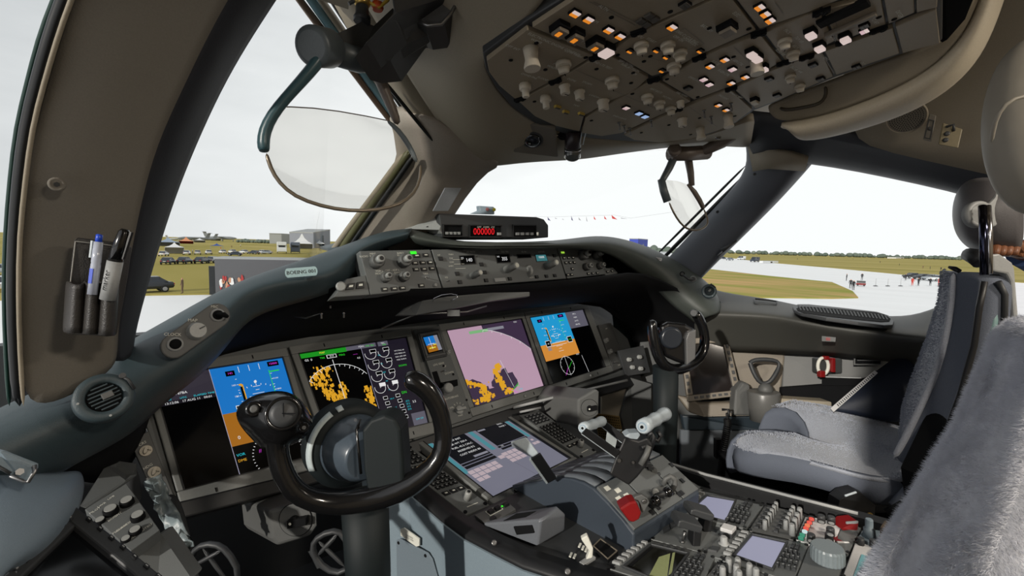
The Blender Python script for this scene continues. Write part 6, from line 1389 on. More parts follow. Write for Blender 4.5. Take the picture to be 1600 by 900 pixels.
m = MB(); m.prism([P(x, y, t-.11) for x, y, t in [(600, -70, .74), (740, -70, .82), (716, -10, .84), (712, 12, .85), (694, 36, .86), (664, 40, .86), (652, 36, .86), (610, 95, .88), (575, 97, .85), (552, 90, .82), (572, 66, .80), (615, 18, .79)]], FW*.08, mat('plate_black_grey', (48, 48, 48), .4)); m.build('mount_plate', h, bevel=.004)
m = MB(); m.tube([P(x, y, t-.12) for x, y, t in [(655, 33, .85), (668, 40, .85), (690, 38, .85), (705, 20, .85), (714, 5, .85)]], .003, M_steel, 8); m.build('edge_clip', h)
m = MB(); m.tube([P(632, 62, .9), P(665, 37, .92)], [.022, .018], M_arm, 14); m.build('end_fairing', h)
m = MB(); m.lathe(P(566, 34, .76), UP, [(.014, 0), (.014, .008), (.011, .012), (.010, .03)], M_dark, 18, ridge=.05); m.lathe(P(566, 10, .76), UP, [(.011, 0), (.013, .004), (.013, .04)], mat('brass', (190, 160, 90), .3, metal=.8), 14); m.build('adjuster_knob', h)
m = MB(); m.lathe(P(590, 16, .77), UP, [(.008, 0), (.010, .004), (.009, .012), (.004, .015)], mat('orange_cap', (200, 80, 30), .4), 14); m.tube([P(575, 3, .76), P(592, 12, .765), P(606, 0, .77), P(612, -20, .78)], .003, mat('yellow_wire', (190, 160, 60), .5), 8); m.tube([P(545, 6, .75), P(556, 0, .755), P(566, -15, .76)], .003, M_dark, 8); m.build('orange_cap', h)
m = MB(); m.tube([P(x, y, t) for x, y, t in [(508, 80, .72), (494, 100, .715), (470, 128, .71), (445, 155, .705), (425, 180, .70), (413, 205, .70), (411, 225, .70), (413, 239, .70)]], [.013, .0135, .012, .011, .0115, .0125, .0125, .0115], mat('teal_arm', (52, 78, 84), .35), 12, flat=.75); m.build('left_arm', h, sub=1)
m = MB(); m.tube([P(x, y, t) for x, y, t in [(585, 104, .84), (600, 140, .86), (615, 175, .87), (622, 196, .88)]], [.013, .011, .009, .008], M_warm, 12); m.tube([P(x, y, t) for x, y, t in [(604, 188, .86), (622, 202, .865), (640, 228, .87), (652, 255, .87)]], [.0035, .0055, .0055, .005], M_arm, 10); m.build('right_arm', h, sub=1)
rimp = [(416, 238, .70), (422, 262, .702), (436, 286, .706), (460, 307, .715), (500, 322, .73), (545, 330, .75), (590, 329, .775), (625, 320, .80), (648, 303, .83), (658, 280, .85), (657, 256, .868)]
m = MB(); m.tube([P(*p) for p in rimp], .0034, mat('rim_bronze', (108, 98, 84), .3, metal=.4), 8); m.build('glass_rim', h, sub=1)
gtop = [(604, 188, .862), (570, 181, .84), (530, 174, .80), (490, 169, .76), (455, 167, .725), (437, 167, .712)]
gl_ = [P(*p) for p in [(424, 188, .705), (414, 212, .70)]+rimp+[(645, 235, .867), (625, 207, .864)]+gtop]
m = MB(); c = P(540, 250, .775); k = len(gl_); m.add([c]+gl_, [(0, 1+i, 1+(i+1) % k) for i in range(k)], M_comb, True); m.build('combiner', h, solid=.003)
m = MB(); m.tube([P(x, y, t-.001) for x, y, t in gtop], .0010, M_warm, 6); m.build('glass_edge', h)
h2 = thing('head_up_display', 'smaller far head-up display with clear glass, hanging before the right windshield', 'head-up display', P(1085, 235, 1.45))
m = MB(); m.tube([P(1047, 240, 1.45), P(1075, 240, 1.47), P(1105, 238, 1.50)], .023, M_warm, 14); m.tube([P(1095, 238, 1.48), P(1128, 222, 1.48), P(1150, 205, 1.45)], [.016, .020, .022], M_warm, 12); m.build('cross_tube', h2)
m = MB(); m.tube([P(x, y, 1.38) for x, y in [(1118, 215), (1125, 207), (1140, 203), (1152, 193), (1166, 184)]], .006, M_dark, 8); m.lathe(P(1122, 214, 1.37), -FW, [(.008, 0), (.008, .004)], M_chrome, 12); m.build('latch_arm', h2)
m = MB(); m.lathe(P(1054, 234, 1.42), -FW, [(.020, -.01), (.020, .004), (.012, .006)], M_warm, 20); m.build('pivot_drum', h2)
m = MB(); m.tube([P(x, y, t) for x, y, t in [(1054, 244, 1.46), (1046, 262, 1.45), (1036, 280, 1.44), (1033, 286, 1.44)]], [.013, .012, .010, .010], M_arm, 10); m.tube([P(x, y, t) for x, y, t in [(1033, 280, 1.44), (1037, 298, 1.44), (1043, 315, 1.44)]], [.012, .013, .013], M_arm, 10, flat=.8); m.build('left_arm', h2)
m = MB(); m.tube([P(x, y, t) for x, y, t in [(1075, 246, 1.5), (1079, 270, 1.5), (1081, 290, 1.5)]], [.013, .011, .009], M_warm, 10); m.tube([P(x, y, t) for x, y, t in [(1075, 288, 1.5), (1085, 300, 1.51), (1093, 313, 1.52), (1099, 325, 1.53)]], [.005, .008, .008, .007], M_warm, 10); m.build('right_arm', h2)
r2 = [(1045, 315, 1.44), (1052, 332, 1.44), (1062, 348, 1.45), (1073, 358, 1.465), (1087, 361, 1.485), (1100, 357, 1.505), (1106, 350, 1.52), (1106, 342, 1.525), (1099, 325, 1.53)]
m = MB(); m.tube([P(*p) for p in r2], .0034, MATS['rim_bronze'], 8); m.build('glass_rim', h2, sub=1)
g2_ = [P(*p) for p in r2+[(1085, 300, 1.51), (1074, 288, 1.5), (1058, 283, 1.47), (1042, 281, 1.44), (1038, 298, 1.44)]]
m = MB(); c = P(1074, 322, 1.47); k = len(g2_); m.add([c]+g2_, [(0, 1+i, 1+(i+1) % k) for i in range(k)], M_comb, True); m.build('combiner', h2, solid=.003)
# placard on the centre post
q = Q(P(694, 293, 1.255), P(720, 293, 1.28), P(699, 329, 1.29), P(675, 329, 1.265)); m = MB(); m.qbox(q, 0, 0, 1, 1, .002, .006, mat('placard_grey', (120, 124, 128), .35)); props(m.build('placard', bevel=.001), 'small grey card mounted on the centre window post', 'placard')
for x, y, t in ((1179, 272, 1.66), (1121, 331, 1.78)):
    o = screw(x, y, t, .006, 'post_screw', m=MATS['post_blue_grey']); props(o, ('upper' if y < 300 else 'lower')+' of two round screws on the right window post', 'screw')
# ================================================================ right side: ledge vents, console, handles
t = thing('ledge_vent', 'long rounded dark air grille lying on the ledge below the right side window', 'vent', P(1315, 498, 1.6))
LG = plane3(P(1235, 481, 1.685), P(1395, 514, 1.435), P(1300, 492, 1.62)); LG = plane3(P(1237, 484, 1.66), P(1390, 511, 1.44), P(1370, 497, 1.60))
ln = LG.n if LG.n.dot(CAM-P(1300, 495, 1.6)) > 0 else -LG.n
ov = [(1238,484),(1245,480),(1262,480),(1310,485),(1370,492),(1388,498),(1396,507),(1394,513),(1380,514),(1340,509),(1290,502),(1250,494),(1240,489)]
m = MB(); m.prism([LG(x, y)+ln*.012 for x, y in ov], -ln*.012, M_dark); m.build('vent_frame', t, bevel=.003)
cx, cy = 1317, 497; m = MB(); m.prism([LG(cx+(x-cx)*.93, cy+(y-cy)*.72)+ln*.0135 for x, y in ov], -ln*.002, M_matt); m.build('vent_well', t)
m = MB()
for i in range(26):
    f = (i+.5)/26; x = 1246+140*f; y0 = 481.5+ (f*13); m.box(LG(x, y0+5+3*f)+ln*.0145, (LG(x+1.1, y0+5+3*f)-LG(x, y0+5+3*f)), (LG(x+2, y0+8+3*f)-LG(x, y0+4+3*f)), ln*.0006, mat('slat_grey', (40, 41, 42), .6))
m.build('vent_slats', t)
t = thing('ledge_clip', 'small bent dark metal clip on the ledge under the right side window', 'clip', P(1195, 474, 1.8))
m = MB(); m.tube([P(x, y, tt) for x, y, tt in [(1178, 469, 1.83), (1180, 475, 1.80), (1190, 476, 1.79), (1200, 477, 1.78), (1212, 477, 1.77), (1214, 471, 1.80), (1200, 469, 1.82), (1180, 467, 1.84)]], .0035, M_dark, 8); m.build('clip_wire', t)
t = thing('window_latch', 'small dark latch arm at the foot of the right window post', 'latch', P(1140, 385, 1.8))
m = MB(); m.tube([P(1128, 392, 1.80), P(1140, 384, 1.79), P(1151, 376, 1.78)], [.010, .006, .004], M_dark, 8); m.tube([P(1122, 400, 1.81), P(1136, 388, 1.8)], .005, M_steel, 8); m.build('latch_arm', t)
# wall and console planes
def slab(pts, mt, name, label=None, cat='panel', d=.03, parent=None, bev=.003, **kw):
    m = MB(); m.prism([P(*p) for p in pts], FW*d, mt); o = m.build(name, parent, bevel=bev)
    return props(o, label, cat if label else None, **kw)
M_cons = mat('console_brown_grey', (118, 110, 98), .5, bump=.08)
M_consd = mat('console_dark', (60, 62, 62), .55)
sc = thing('side_console_unit', 'right side console with a sunlit warm-grey upper part and dark lower wall', 'console', P(1180, 640, 1.8))
sc_ = sc
slab([(1000,500,2.12),(1240,520,1.92),(1450,540,1.62),(1620,560,1.4),(1620,900,1.5),(1400,860,1.7),(1000,800,2.1)], M_consd, 'wall_panel', parent=sc, d=.03)
slab([(1132,530,1.87),(1150,524,1.86),(1222,522,1.80),(1228,530,1.79),(1227,560,1.79),(1218,640,1.78),(1160,622,1.83),(1140,600,1.86)], M_cons, 'front_plate', parent=sc, d=.04, bev=.008)
slab([(1225,552,1.80),(1440,558,1.57),(1440,575,1.56),(1300,600,1.70),(1222,605,1.78)], M_panel2, 'shelf_plate', parent=sc, d=.03)
slab([(1222,606,1.76),(1300,600,1.68),(1430,610,1.54),(1440,680,1.54),(1218,680,1.76)], M_matt, 'lower_well', parent=sc, d=.02)
slab([(1210,622,1.70),(1300,628,1.62),(1300,640,1.62),(1205,638,1.70)], M_beige, 'inner_ledge', parent=sc, d=.06, bev=.004)
slab([(1058,618,1.86),(1078,622,1.84),(1092,630,1.82),(1186,628,1.76),(1200,640,1.74),(1185,650,1.74),(1100,652,1.80),(1078,645,1.83)], M_cons, 'ledge_lip', parent=sc, d=.03, bev=.006)
slab([(1066,650,1.84),(1100,653,1.80),(1190,651,1.74),(1190,672,1.76),(1070,672,1.84)], mat('ledge_shade_blue', (44, 54, 62), .5), 'ledge_front', parent=sc, d=.03)  # shade below the ledge lip put into this darker blue
slab([(1064,672,1.86),(1190,672,1.78),(1190,800,1.80),(1064,800,1.88)], mat('grey_fabric_panel', (92, 98, 104), .9, bump=.3, scale=900), 'kick_panel', parent=sc, d=.02)
# far side lining left of it, below the panel
slab([(940,600,2.05),(985,588,2.02),(1000,640,2.0),(1010,730,2.0),(940,730,2.05)], M_beige, 'knee_lining', 'beige knee lining with a mesh grille behind the throttle levers', 'panel', d=.03)
slab([(985,590,2.0),(1018,600,1.96),(1018,735,1.96),(990,735,2.0),(970,650,2.0)], M_consd, 'knee_lining', 'dark narrow knee lining left of the far yoke column', 'panel', d=.03)
t = thing('knee_grille', 'brass coloured mesh grille behind the throttle levers', 'grille', P(950, 665, 1.98))
q = Q(P(930, 645, 1.99), P(968, 650, 1.97), P(975, 690, 1.96), P(935, 685, 1.98)); m = MB(); m.qbox(q, 0, 0, 1, 1, 0, .004, mat('brass_mesh', (120, 100, 60), .4, metal=.5)); 
m.build('grille_plate', t, bevel=.003); m = MB()
for i in range(12):
    for j in range(9): rect(m, q, .05+.077*i, .06+.1*j, .05+.077*i+.04, .06+.1*j+.05, M_matt, .0045)
m.build('grille_holes', t)
# side display
t = thing('side_screen', 'dark side display with button frame beyond the far yoke, lit by the sun', 'display', P(1110, 620, 1.8))
EP = plane3(P(1070, 560, 1.87), P(1138, 550, 1.84), P(1080, 625, 1.83)); q = QP(EP, (1060, 530), (1136, 526), (1158, 618), (1074, 628))
m = MB(); m.qring(q, 0, 0, 1, 1, .024, -.02, .012, M_cons); m.build('frame', t, bevel=.003)
m = MB(); m.qbox(q, .1, .1, .9, .9, -.02, .002, mat('side_glass', (34, 30, 30), .08, spec=.8)); m.build('screen', t)
m = MB()
for i in range(7):
    a = .14+.11*i; m.qbox(q, a, .93, a+.06, .965, .012, .017, M_dark); m.qbox(q, .92, a, .965, a+.06, .012, .017, M_dark); m.qbox(q, .03, a, .08, a+.06, .012, .017, M_dark)
m.build('frame_button', t)
# tiller: triangular loop on its cup
t = thing('steering_tiller', 'dark triangular loop handle in a rounded cup on the right console', 'tiller', P(1195, 610, 1.72))
m = MB(); lp = [(1172,567,1.74),(1178,562,1.74),(1198,561,1.73),(1216,564,1.72),(1219,571,1.72),(1211,586,1.71),(1203,598,1.71),(1192,600,1.72),(1185,596,1.72),(1177,582,1.73),(1172,567,1.74)]
m.tube([P(*p) for p in lp], .0085, M_dark, 10, cap=False); m.build('loop_handle', t, sub=1)
m = MB(); c = P(1196, 604, 1.715); m.lathe(c, UP, [(.02, -.03), (.026, -.01), (.022, .0), (.014, .012)], M_panel2, 24); m.build('hub', t)
m = MB(); m.lathe(P(1193, 640, 1.69), UP, [(.046, -.04), (.052, .02), (.056, .062), (.052, .068), (.045, .064)], mat('cup_grey', (96, 96, 94), .35), 30); m.build('cup', t)
m = MB(); m.prism([P(x, y, t_) for x, y, t_ in [(1146,650,1.74),(1150,610,1.76),(1160,596,1.77),(1172,600,1.76),(1180,650,1.74)]], FW*.05, M_panel2); props(m.build('console_pod', bevel=.01, seg=3), 'rounded grey pod left of the tiller cup on the right console', 'housing')
t = thing('pull_latch', 'dark recessed pull latch with a pale edge above the tiller', 'latch', P(1197, 531, 1.79))
m = MB(); m.prism([P(x, y, 1.785) for x, y in [(1178, 528), (1190, 526), (1214, 528), (1213, 535), (1200, 538), (1180, 538)]], FW*.01, M_dark); m.build('latch_body', t, bevel=.002)
m = MB(); m.tube([P(1192, 531, 1.775), P(1213, 530, 1.775)], .003, M_grip, 8); m.build('latch_edge', t)
# oxygen mask stowage, slots, emblem
t = thing('oxygen_mask', 'white ring shaped mask clip with red squeeze grips on the right side wall', 'oxygen mask', P(1290, 572, 1.7))
m = MB(); m.box(P(1292, 571, 1.70), RT*.045, UP*.028, FW*.02, M_consd); m.build('mask_box', t, bevel=.006)
m = MB(); c = P(1286, 572, 1.66); m.tube([c+(RT*math.cos(a)*.019+UP*math.sin(a)*.030) for a in [2*PI*i/20 for i in range(21)]], .006, M_white, 8, cap=False); m.build('mask_ring', t)
for x, y, w_, h_ in ((1283, 584, .010, .012), (1300, 570, .007, .026), (1290, 559, .008, .007)):
    m = MB(); m.box(P(x, y, 1.655), RT*w_, UP*h_, FW*.010, M_red); m.build('red_grip', t, bevel=.003)
t = thing('wall_badge', 'small grey badge with a red centre on the dark band below the ledge', 'badge', P(1295, 530, 1.6))
q = Q(P(1284, 525, 1.54), P(1306, 527, 1.52), P(1305, 534, 1.52), P(1284, 533, 1.54)); m = MB(); m.qbox(q, 0, 0, 1, 1, -.002, .003, M_panel2); m.build('badge_plate', t); m = MB(); m.qbox(q, .3, .2, .62, .8, .003, .005, M_red); m.build('red_centre', t)
t = thing('wall_slot', 'dark slotted stowage opening with pale frame on the right side wall', 'slot', P(1358, 562, 1.6))
q = Q(P(1334, 556, 1.635), P(1379, 557, 1.59), P(1378, 570, 1.59), P(1334, 570, 1.635)); m = MB(); m.qring(q, 0, 0, 1, 1, .004, -.002, .008, M_panel2); m.build('slot_frame', t); m = MB(); m.qbox(q, .06, .15, .94, .85, -.002, .003, M_matt); m.qbox(q, .12, .4, .88, .52, .003, .008, M_dark); m.build('slot_opening', t)
t = thing('wall_slot', 'long low dark slot with a pale lip below the oxygen mask', 'slot', P(1310, 594, 1.66))
q = Q(P(1284, 588, 1.69), P(1345, 590, 1.63), P(1345, 602, 1.63), P(1284, 602, 1.69)); m = MB(); m.qbox(q, 0, 0, 1, 1, 0, .004, M_matt); m.build('slot_opening', t); m = MB(); m.qbox(q, 0, -.08, 1, .06, .0, .010, M_grey); m.build('slot_lip', t)
# handset cord
t = thing('coiled_cord', 'black coiled cord hanging from a hook in front of the right seat', 'cord', P(1130, 760, 1.65))
pts = []; N_c = 46
base = [(1136, 646, 1.68), (1137, 664, 1.67), (1131, 700, 1.64), (1127, 735, 1.63), (1125, 768, 1.63)]
def bez(f):
    f *= len(base)-1; i = min(int(f), len(base)-2); g = f-i; a, b = base[i], base[i+1]; return P(a[0]+(b[0]-a[0])*g, a[1]+(b[1]-a[1])*g, a[2]+(b[2]-a[2])*g)
for i in range(N_c*8): f = i/(N_c*8-1); an = 2*PI*i/8; r_ = .011 if f > .12 else .002; pts.append(bez(f)+RT*math.cos(an)*r_+FW*math.sin(an)*r_)
m = MB(); m.tube(pts, .0034, M_black, 6); m.build('coil', t)
m = MB(); m.tube([P(1128, 640, 1.69), P(1138, 640, 1.68), (P(1139, 652, 1.67))], .005, M_black, 8); m.box(P(1122, 700, 1.70), RT*.012, UP*.035, FW*.012, M_black); m.build('cord_hook', t)
# ================================================================ right seat
M_flc = mat('grey_sheepskin', (156, 161, 172), .95, bump=.9, scale=260, var=.18, sheen=.4, spec=.1)
M_sd = mat('seat_side_cloth', (100, 106, 118), .95, bump=.5, scale=500, spec=.1)
def tufts(rows, mt, n, ln, name, parent, seed=1, down=.3, w=.0012):
    # short wool strands over a patch
    rnd = random.Random(seed); m = MB(); R_, C2 = len(rows)-1, len(rows[0])-1; vs, fs = [], []
    for _ in range(n):
        a = rnd.random()*R_; b = rnd.random()*C2; i, j = min(int(a), R_-1), min(int(b), C2-1); f, g = a-i, b-j
        p = rows[i][j]*(1-f)*(1-g)+rows[i+1][j]*f*(1-g)+rows[i+1][j+1]*f*g+rows[i][j+1]*(1-f)*g
        nn = (rows[i][j+1]-rows[i][j]).cross(rows[i+1][j]-rows[i][j]).normalized()
        if nn.dot(CAM-p) < 0: nn = -nn
        d = (nn+V((rnd.uniform(-.6, .6), rnd.uniform(-.6, .6), rnd.uniform(-.6, .6)-down))).normalized()*ln*rnd.uniform(.6, 1.3)
        s_ = d.cross(CAM-p).normalized()*w; k = len(vs); q_ = p-nn*.002; vs += [q_-s_, q_+s_, q_+d]; fs.append((k, k+1, k+2))
    m.add(vs, fs, mt); return props(m.build(name, parent), kind='stuff')
fs_ = thing('pilot_seat', 'far right pilot seat with grey sheepskin cover and forked front cushion', 'seat', V((.75, -.9, 0)))
cush = [
 [(1192,690,1.66),(1190,655,1.66),(1204,634,1.64),(1250,640,1.56),(1268,684,1.46),(1262,694,1.44),(1240,676,1.42),(1165,672,1.42),(1144,692,1.40),(1142,735,1.40)],
 [(1240,690,1.62),(1215,632,1.66),(1240,624,1.63),(1290,646,1.52),(1296,690,1.42),(1290,694,1.40),(1265,686,1.38),(1196,676,1.38),(1165,706,1.33),(1168,745,1.33)],
 [(1280,680,1.60),(1270,630,1.62),(1295,634,1.58),(1325,656,1.48),(1330,690,1.38),(1325,696,1.36),(1310,700,1.33),(1270,704,1.31),(1236,712,1.28),(1240,752,1.28)],
 [(1330,690,1.55),(1320,645,1.56),(1345,652,1.52),(1360,668,1.44),(1362,692,1.36),(1360,700,1.34),(1350,710,1.30),(1328,722,1.26),(1302,730,1.22),(1312,772,1.22)],
 [(1380,700,1.48),(1370,658,1.50),(1390,662,1.46),(1400,676,1.40),(1400,696,1.33),(1398,704,1.30),(1392,720,1.27),(1380,735,1.22),(1362,748,1.17),(1376,792,1.17)],
 [(1430,710,1.40),(1420,670,1.42),(1432,675,1.38),(1436,688,1.33),(1436,704,1.27),(1432,712,1.25),(1428,725,1.22),(1422,738,1.18),(1416,748,1.14),(1424,790,1.14)],
]
R_ = rp(*cush)
o = skin([r[1:9] for r in R_], M_flc, 'seat_cushion', fs_, thick=.010, sub=2)
ms = [r[8:10] for r in R_]; fr_ = [[R_[0][k], R_[0][k]+V((0, 0, -.09))] for k in range(0, 10)]
def lowered(p, dzv): return p+V((0, 0, -dzv))
sk = [[r[8], r[9]] for r in R_]
skin(sk, M_sd, 'cushion_side', fs_, thick=.01, sub=1)
skin([[R_[0][k]+V((-.0, .0, .004)), lowered(R_[0][k], .06)+V((0, .012, 0)), lowered(R_[0][k], .115)] for k in range(1, 9)], M_sd, 'cushion_front', fs_, thick=.01, sub=1)
tufts([r[1:9] for r in R_], M_flc, 12000, .0055, 'fleece_pile', fs_, 2)
# seat pan and mechanism
m = MB(); m.prism([P(x, y, t) for x, y, t in [(1170,745,1.40),(1260,765,1.33),(1330,795,1.25),(1420,795,1.18),(1450,745,1.15),(1450,840,1.2),(1340,850,1.3),(1200,800,1.42)]], FW*.25, M_matt); m.build('seat_pan', fs_, bevel=.01)
m = MB(); m.prism([P(x, y, 1.16) for x, y in [(1312,782),(1322,774),(1342,768),(1352,776),(1368,790),(1366,820),(1330,812),(1308,800)]], FW*.04, M_black); m.lathe(P(1358, 805, 1.155), -FW, [(.008, 0), (.008, .004)], mat('brass', (190, 160, 90), .3, metal=.8), 12); m.tube([P(1320, 775, 1.15), P(1338, 769, 1.15)], .003, M_grip, 8); m.build('seat_lever', fs_, bevel=.004)
m = MB(); m.tube([P(1395, 790, 1.13), P(1430, 752, 1.12), P(1452, 735, 1.10)], .010, M_sd, 8); m.tube([P(1385, 800, 1.13), P(1440, 770, 1.1)], .008, M_black, 8); m.build('seat_strut', fs_)
# backrest: fleece front and dark cloth side
bf = [
 [(1478,419,1.26),(1470,424,1.20),(1478,424,1.16),(1492,426,1.12)],
 [(1474,465,1.30),(1465,468,1.22),(1476,466,1.16),(1490,464,1.12)],
 [(1462,510,1.34),(1452,512,1.25),(1466,512,1.18),(1483,508,1.12)],
 [(1448,548,1.37),(1438,552,1.28),(1452,556,1.20),(1472,556,1.125)],
 [(1432,590,1.39),(1422,594,1.30),(1436,600,1.22),(1456,602,1.13)],
 [(1416,630,1.40),(1409,636,1.32),(1418,646,1.23),(1432,650,1.14)],
 [(1412,668,1.39),(1405,676,1.31),(1408,690,1.22),(1414,692,1.15)],
 [(1420,700,1.36),(1410,712,1.28),(1402,720,1.20),(1396,716,1.15)],
]
B_ = rp(*bf); skin(B_, M_flc, 'backrest_fleece', fs_, thick=.03, sub=2); tufts(B_, M_flc, 7000, .006, 'fleece_pile', fs_, 5)
bs = [
 [(1490,424,1.115),(1512,424,1.07),(1534,430,1.03)],
 [(1488,466,1.115),(1510,466,1.07),(1532,470,1.03)],
 [(1482,508,1.115),(1504,512,1.07),(1526,520,1.03)],
 [(1471,556,1.12),(1494,562,1.08),(1514,570,1.04)],
 [(1455,602,1.125),(1476,612,1.09),(1498,620,1.05)],
 [(1431,650,1.135),(1456,664,1.10),(1478,672,1.06)],
 [(1412,690,1.145),(1440,702,1.11),(1464,708,1.07)],
 [(1394,718,1.15),(1424,730,1.12),(1450,736,1.08)],
]
skin(rp(*bs), M_sd, 'backrest_side', fs_, thick=.06, sub=2)
m = MB(); m.tube([P(x, y, t-.004) for x, y, t in [(1490,424,1.115),(1488,466,1.115),(1482,508,1.115),(1471,556,1.12),(1455,602,1.125),(1431,650,1.135),(1412,690,1.145),(1396,716,1.15)]], [.008]*8, M_flc, 8); m.build('backrest_seam', fs_, sub=1)
# headrest with ring plate and post
m = MB(); hr = [[(1500,288,1.14),(1520,278,1.10),(1550,276,1.06),(1590,286,1.04)],[(1488,315,1.14),(1498,308,1.09),(1550,300,1.03),(1600,305,1.02)],[(1487,345,1.14),(1495,345,1.09),(1545,345,1.03),(1600,345,1.02)],[(1494,370,1.15),(1504,375,1.10),(1550,385,1.04),(1600,380,1.03)],[(1512,388,1.17),(1525,392,1.13),(1555,398,1.09),(1590,396,1.07)]]
skin(rp(*hr), mat('headrest_leather', (84, 82, 84), .45, bump=.15), 'headrest', fs_, thick=.05, sub=2)
c = P(1529, 335, 1.035); n = -FW
m = MB(); m.lathe(c, n, [(.030, -.01), (.030, .004), (.022, .006), (.020, .002)], M_grey, 32); m.build('pivot_ring', fs_)
m = MB(); m.prism([P(x, y, 1.035) for x, y in [(1532,316),(1546,318),(1554,310),(1560,300),(1563,330),(1560,352),(1548,356),(1534,352)]], FW*.02, M_grey); m.build('ring_bracket', fs_, bevel=.004)
m = MB(); m.tube([P(1535, 322, 1.015), P(1537, 360, 1.0), P(1538, 430, .99)], .0075, mat('dark_chrome', (60, 62, 80), .15, metal=1), 14); m.tube([P(1543, 322, 1.012), P(1545, 360, .997), P(1545, 428, .987)], .0065, M_chrome, 14); m.build('headrest_post', fs_)
m = MB(); m.prism([P(x, y, 1.02) for x, y in [(1550,398),(1562,396),(1582,410),(1586,420),(1590,470),(1594,520),(1586,520),(1580,440),(1574,428),(1552,424)]], FW*.02, M_grey); m.build('frame_bracket', fs_, bevel=.004)
m = MB(); m.prism([P(x, y, 1.06) for x, y in [(1534,428),(1580,426),(1590,560),(1560,640),(1500,760),(1450,830),(1440,745),(1500,620),(1528,520)]], FW*.06, M_matt); m.build('back_shell', fs_, bevel=.005)
m = MB(); m.tube([P(1554, 450, 1.04), P(1553, 500, 1.03), P(1540, 560, 1.03)], .008, mat('teal_strap', (120, 150, 150), .4), 8); m.tube([P(1538, 440, 1.0), P(1530, 480, 1.0), P(1522, 540, 1.02), P(1500, 620, 1.03), P(1470, 700, 1.05)], .006, M_black, 8); m.tube([P(1560, 440, 1.02), P(1570, 460, 1.02), P(1568, 540, 1.02)], .006, M_dark, 8); m.build('seat_rail', fs_)
m = MB(); m.tube([P(1506, 402, 1.13), P(1515, 398, 1.10), P(1528, 402, 1.07), P(1534, 412, 1.06)], [.006, .016, .020, .016], M_black, 12); m.tube([P(1482, 417, 1.14), P(1492, 420, 1.13), P(1500, 424, 1.12)], [.003, .006, .005], M_black, 8); m.build('back_cap', fs_)
m = MB(); m.prism([P(x, y, .98) for x, y in [(1464, 736), (1472, 732), (1468, 748), (1458, 756)]], FW*.01, M_red); m.build('red_tag', fs_)
# dark bag with pale ruled strip lying on the seat
bg_ = thing('flight_bag', 'dark navy pointed bag lying against the backrest of the far right seat', 'bag', P(1380, 650, 1.45))
bgp = [[(1300,640,1.56),(1345,618,1.54),(1380,602,1.53),(1425,600,1.5)],[(1318,622,1.55),(1352,600,1.51),(1385,590,1.48),(1426,590,1.46)],[(1340,602,1.55),(1370,582,1.51),(1400,570,1.48),(1428,578,1.46)],[(1368,578,1.56),(1390,566,1.54),(1404,555,1.53),(1424,568,1.5)]]
bgp = [[(1298,642,1.50),(1330,646,1.48),(1370,656,1.45),(1412,664,1.42)],[(1322,620,1.50),(1350,622,1.46),(1385,630,1.43),(1420,640,1.41)],[(1348,596,1.51),(1375,596,1.47),(1400,600,1.44),(1430,606,1.42)],[(1372,577,1.52),(1390,574,1.49),(1410,574,1.46),(1436,576,1.43)],[(1392,563,1.54),(1402,557,1.52),(1410,556,1.50),(1424,566,1.46)]]
skin(rp(*bgp), mat('navy_cloth', (20, 28, 44), .6, bump=.3, scale=120), 'bag_body', bg_, thick=.06, sub=2)
q = Q(P(1297, 638, 1.478), P(1366, 579, 1.493), P(1371, 583, 1.488), P(1302, 644, 1.473)); m = MB(); m.qbox(q, 0, 0, 1, 1, -.001, .003, mat('strip_pale', (190, 190, 190), .6)); m.build('pale_strip', bg_)
m = MB()
for i in range(22): rect(m, q, .12+.038*i, .2, .12+.038*i+.018, .8, M_dark, .0036)
m.build('strip_print', bg_)
# person behind the seat: a hand resting on the frame is all that shows
# ================================================================ near seat: shaggy sheepskin back and headrest
ns = thing('pilot_seat', 'near pilot seat edge with shaggy grey sheepskin back at the right of the picture', 'seat', V((-.28, -1.35, 0)))
edge = [(1566,508),(1552,524),(1540,560),(1526,592),(1512,622),(1494,662),(1466,702),(1440,748),(1414,792),(1390,832),(1366,872),(1345,912),(1325,950)]
rows = []; rnd = random.Random(11)
for i, (x, y) in enumerate(edge):
    r = []; f = i/(len(edge)-1)
    for j, g in enumerate((-.02, 0, .06, .16, .30, .48, .7, 1.0)):
        xx = x+(1760-x)*g; yy = y+(g*(-20 if i == 0 else 0))+(10*math.sin(j*1.7+i*.9) if 0 < j else 0)
        tt = .66-.10*min(g*3, 1)-.05*g+(.08 if g < 0 else 0)+rnd.uniform(-.007, .007)+.020*math.sin(xx*.045+yy*.02)*min(1, g*6)
        r.append(P(xx, yy, tt))
    rows.append(r)
top_ = [P(1575+ (1760-1575)*g, 500+14*g, .74-.1*g) for g in (0, 0, .06, .16, .30, .48, .7, 1.0)]
rows = [top_]+rows
M_fln = mat('shaggy_sheepskin', (212, 215, 224), .95, bump=1.0, scale=90, var=.22, sheen=.3, spec=.1)
skin(rows, M_fln, 'sheepskin_back', ns, thick=.04, sub=2); tufts(rows, M_fln, 46000, .009, 'fleece_pile', ns, 7, .5, .0004)
c = P(1640, 195, .52); m = MB(); rr = []
for i in range(13):
    a = PI*i/12; r = []
    for j in range(20):
        b = 2*PI*j/20; r.append(c+UP*math.cos(a)*.105+(RT*math.cos(b)*.066+FW*math.sin(b)*.045)*(max(math.sin(a), .02)**.75))
    rr.append(r)
m.grid(rr, mat('headrest_cover', (150, 144, 132), .5, bump=.3, scale=40), close=True); m.build('headrest', ns, sub=1)
m = MB(); m.tube([P(1549, 225, .475), P(1553, 190, .463), P(1570, 160, .455), P(1600, 148, .452), P(1640, 150, .452)], .0022, MATS['headrest_cover'], 8); m.build('headrest_piping', ns, sub=1)
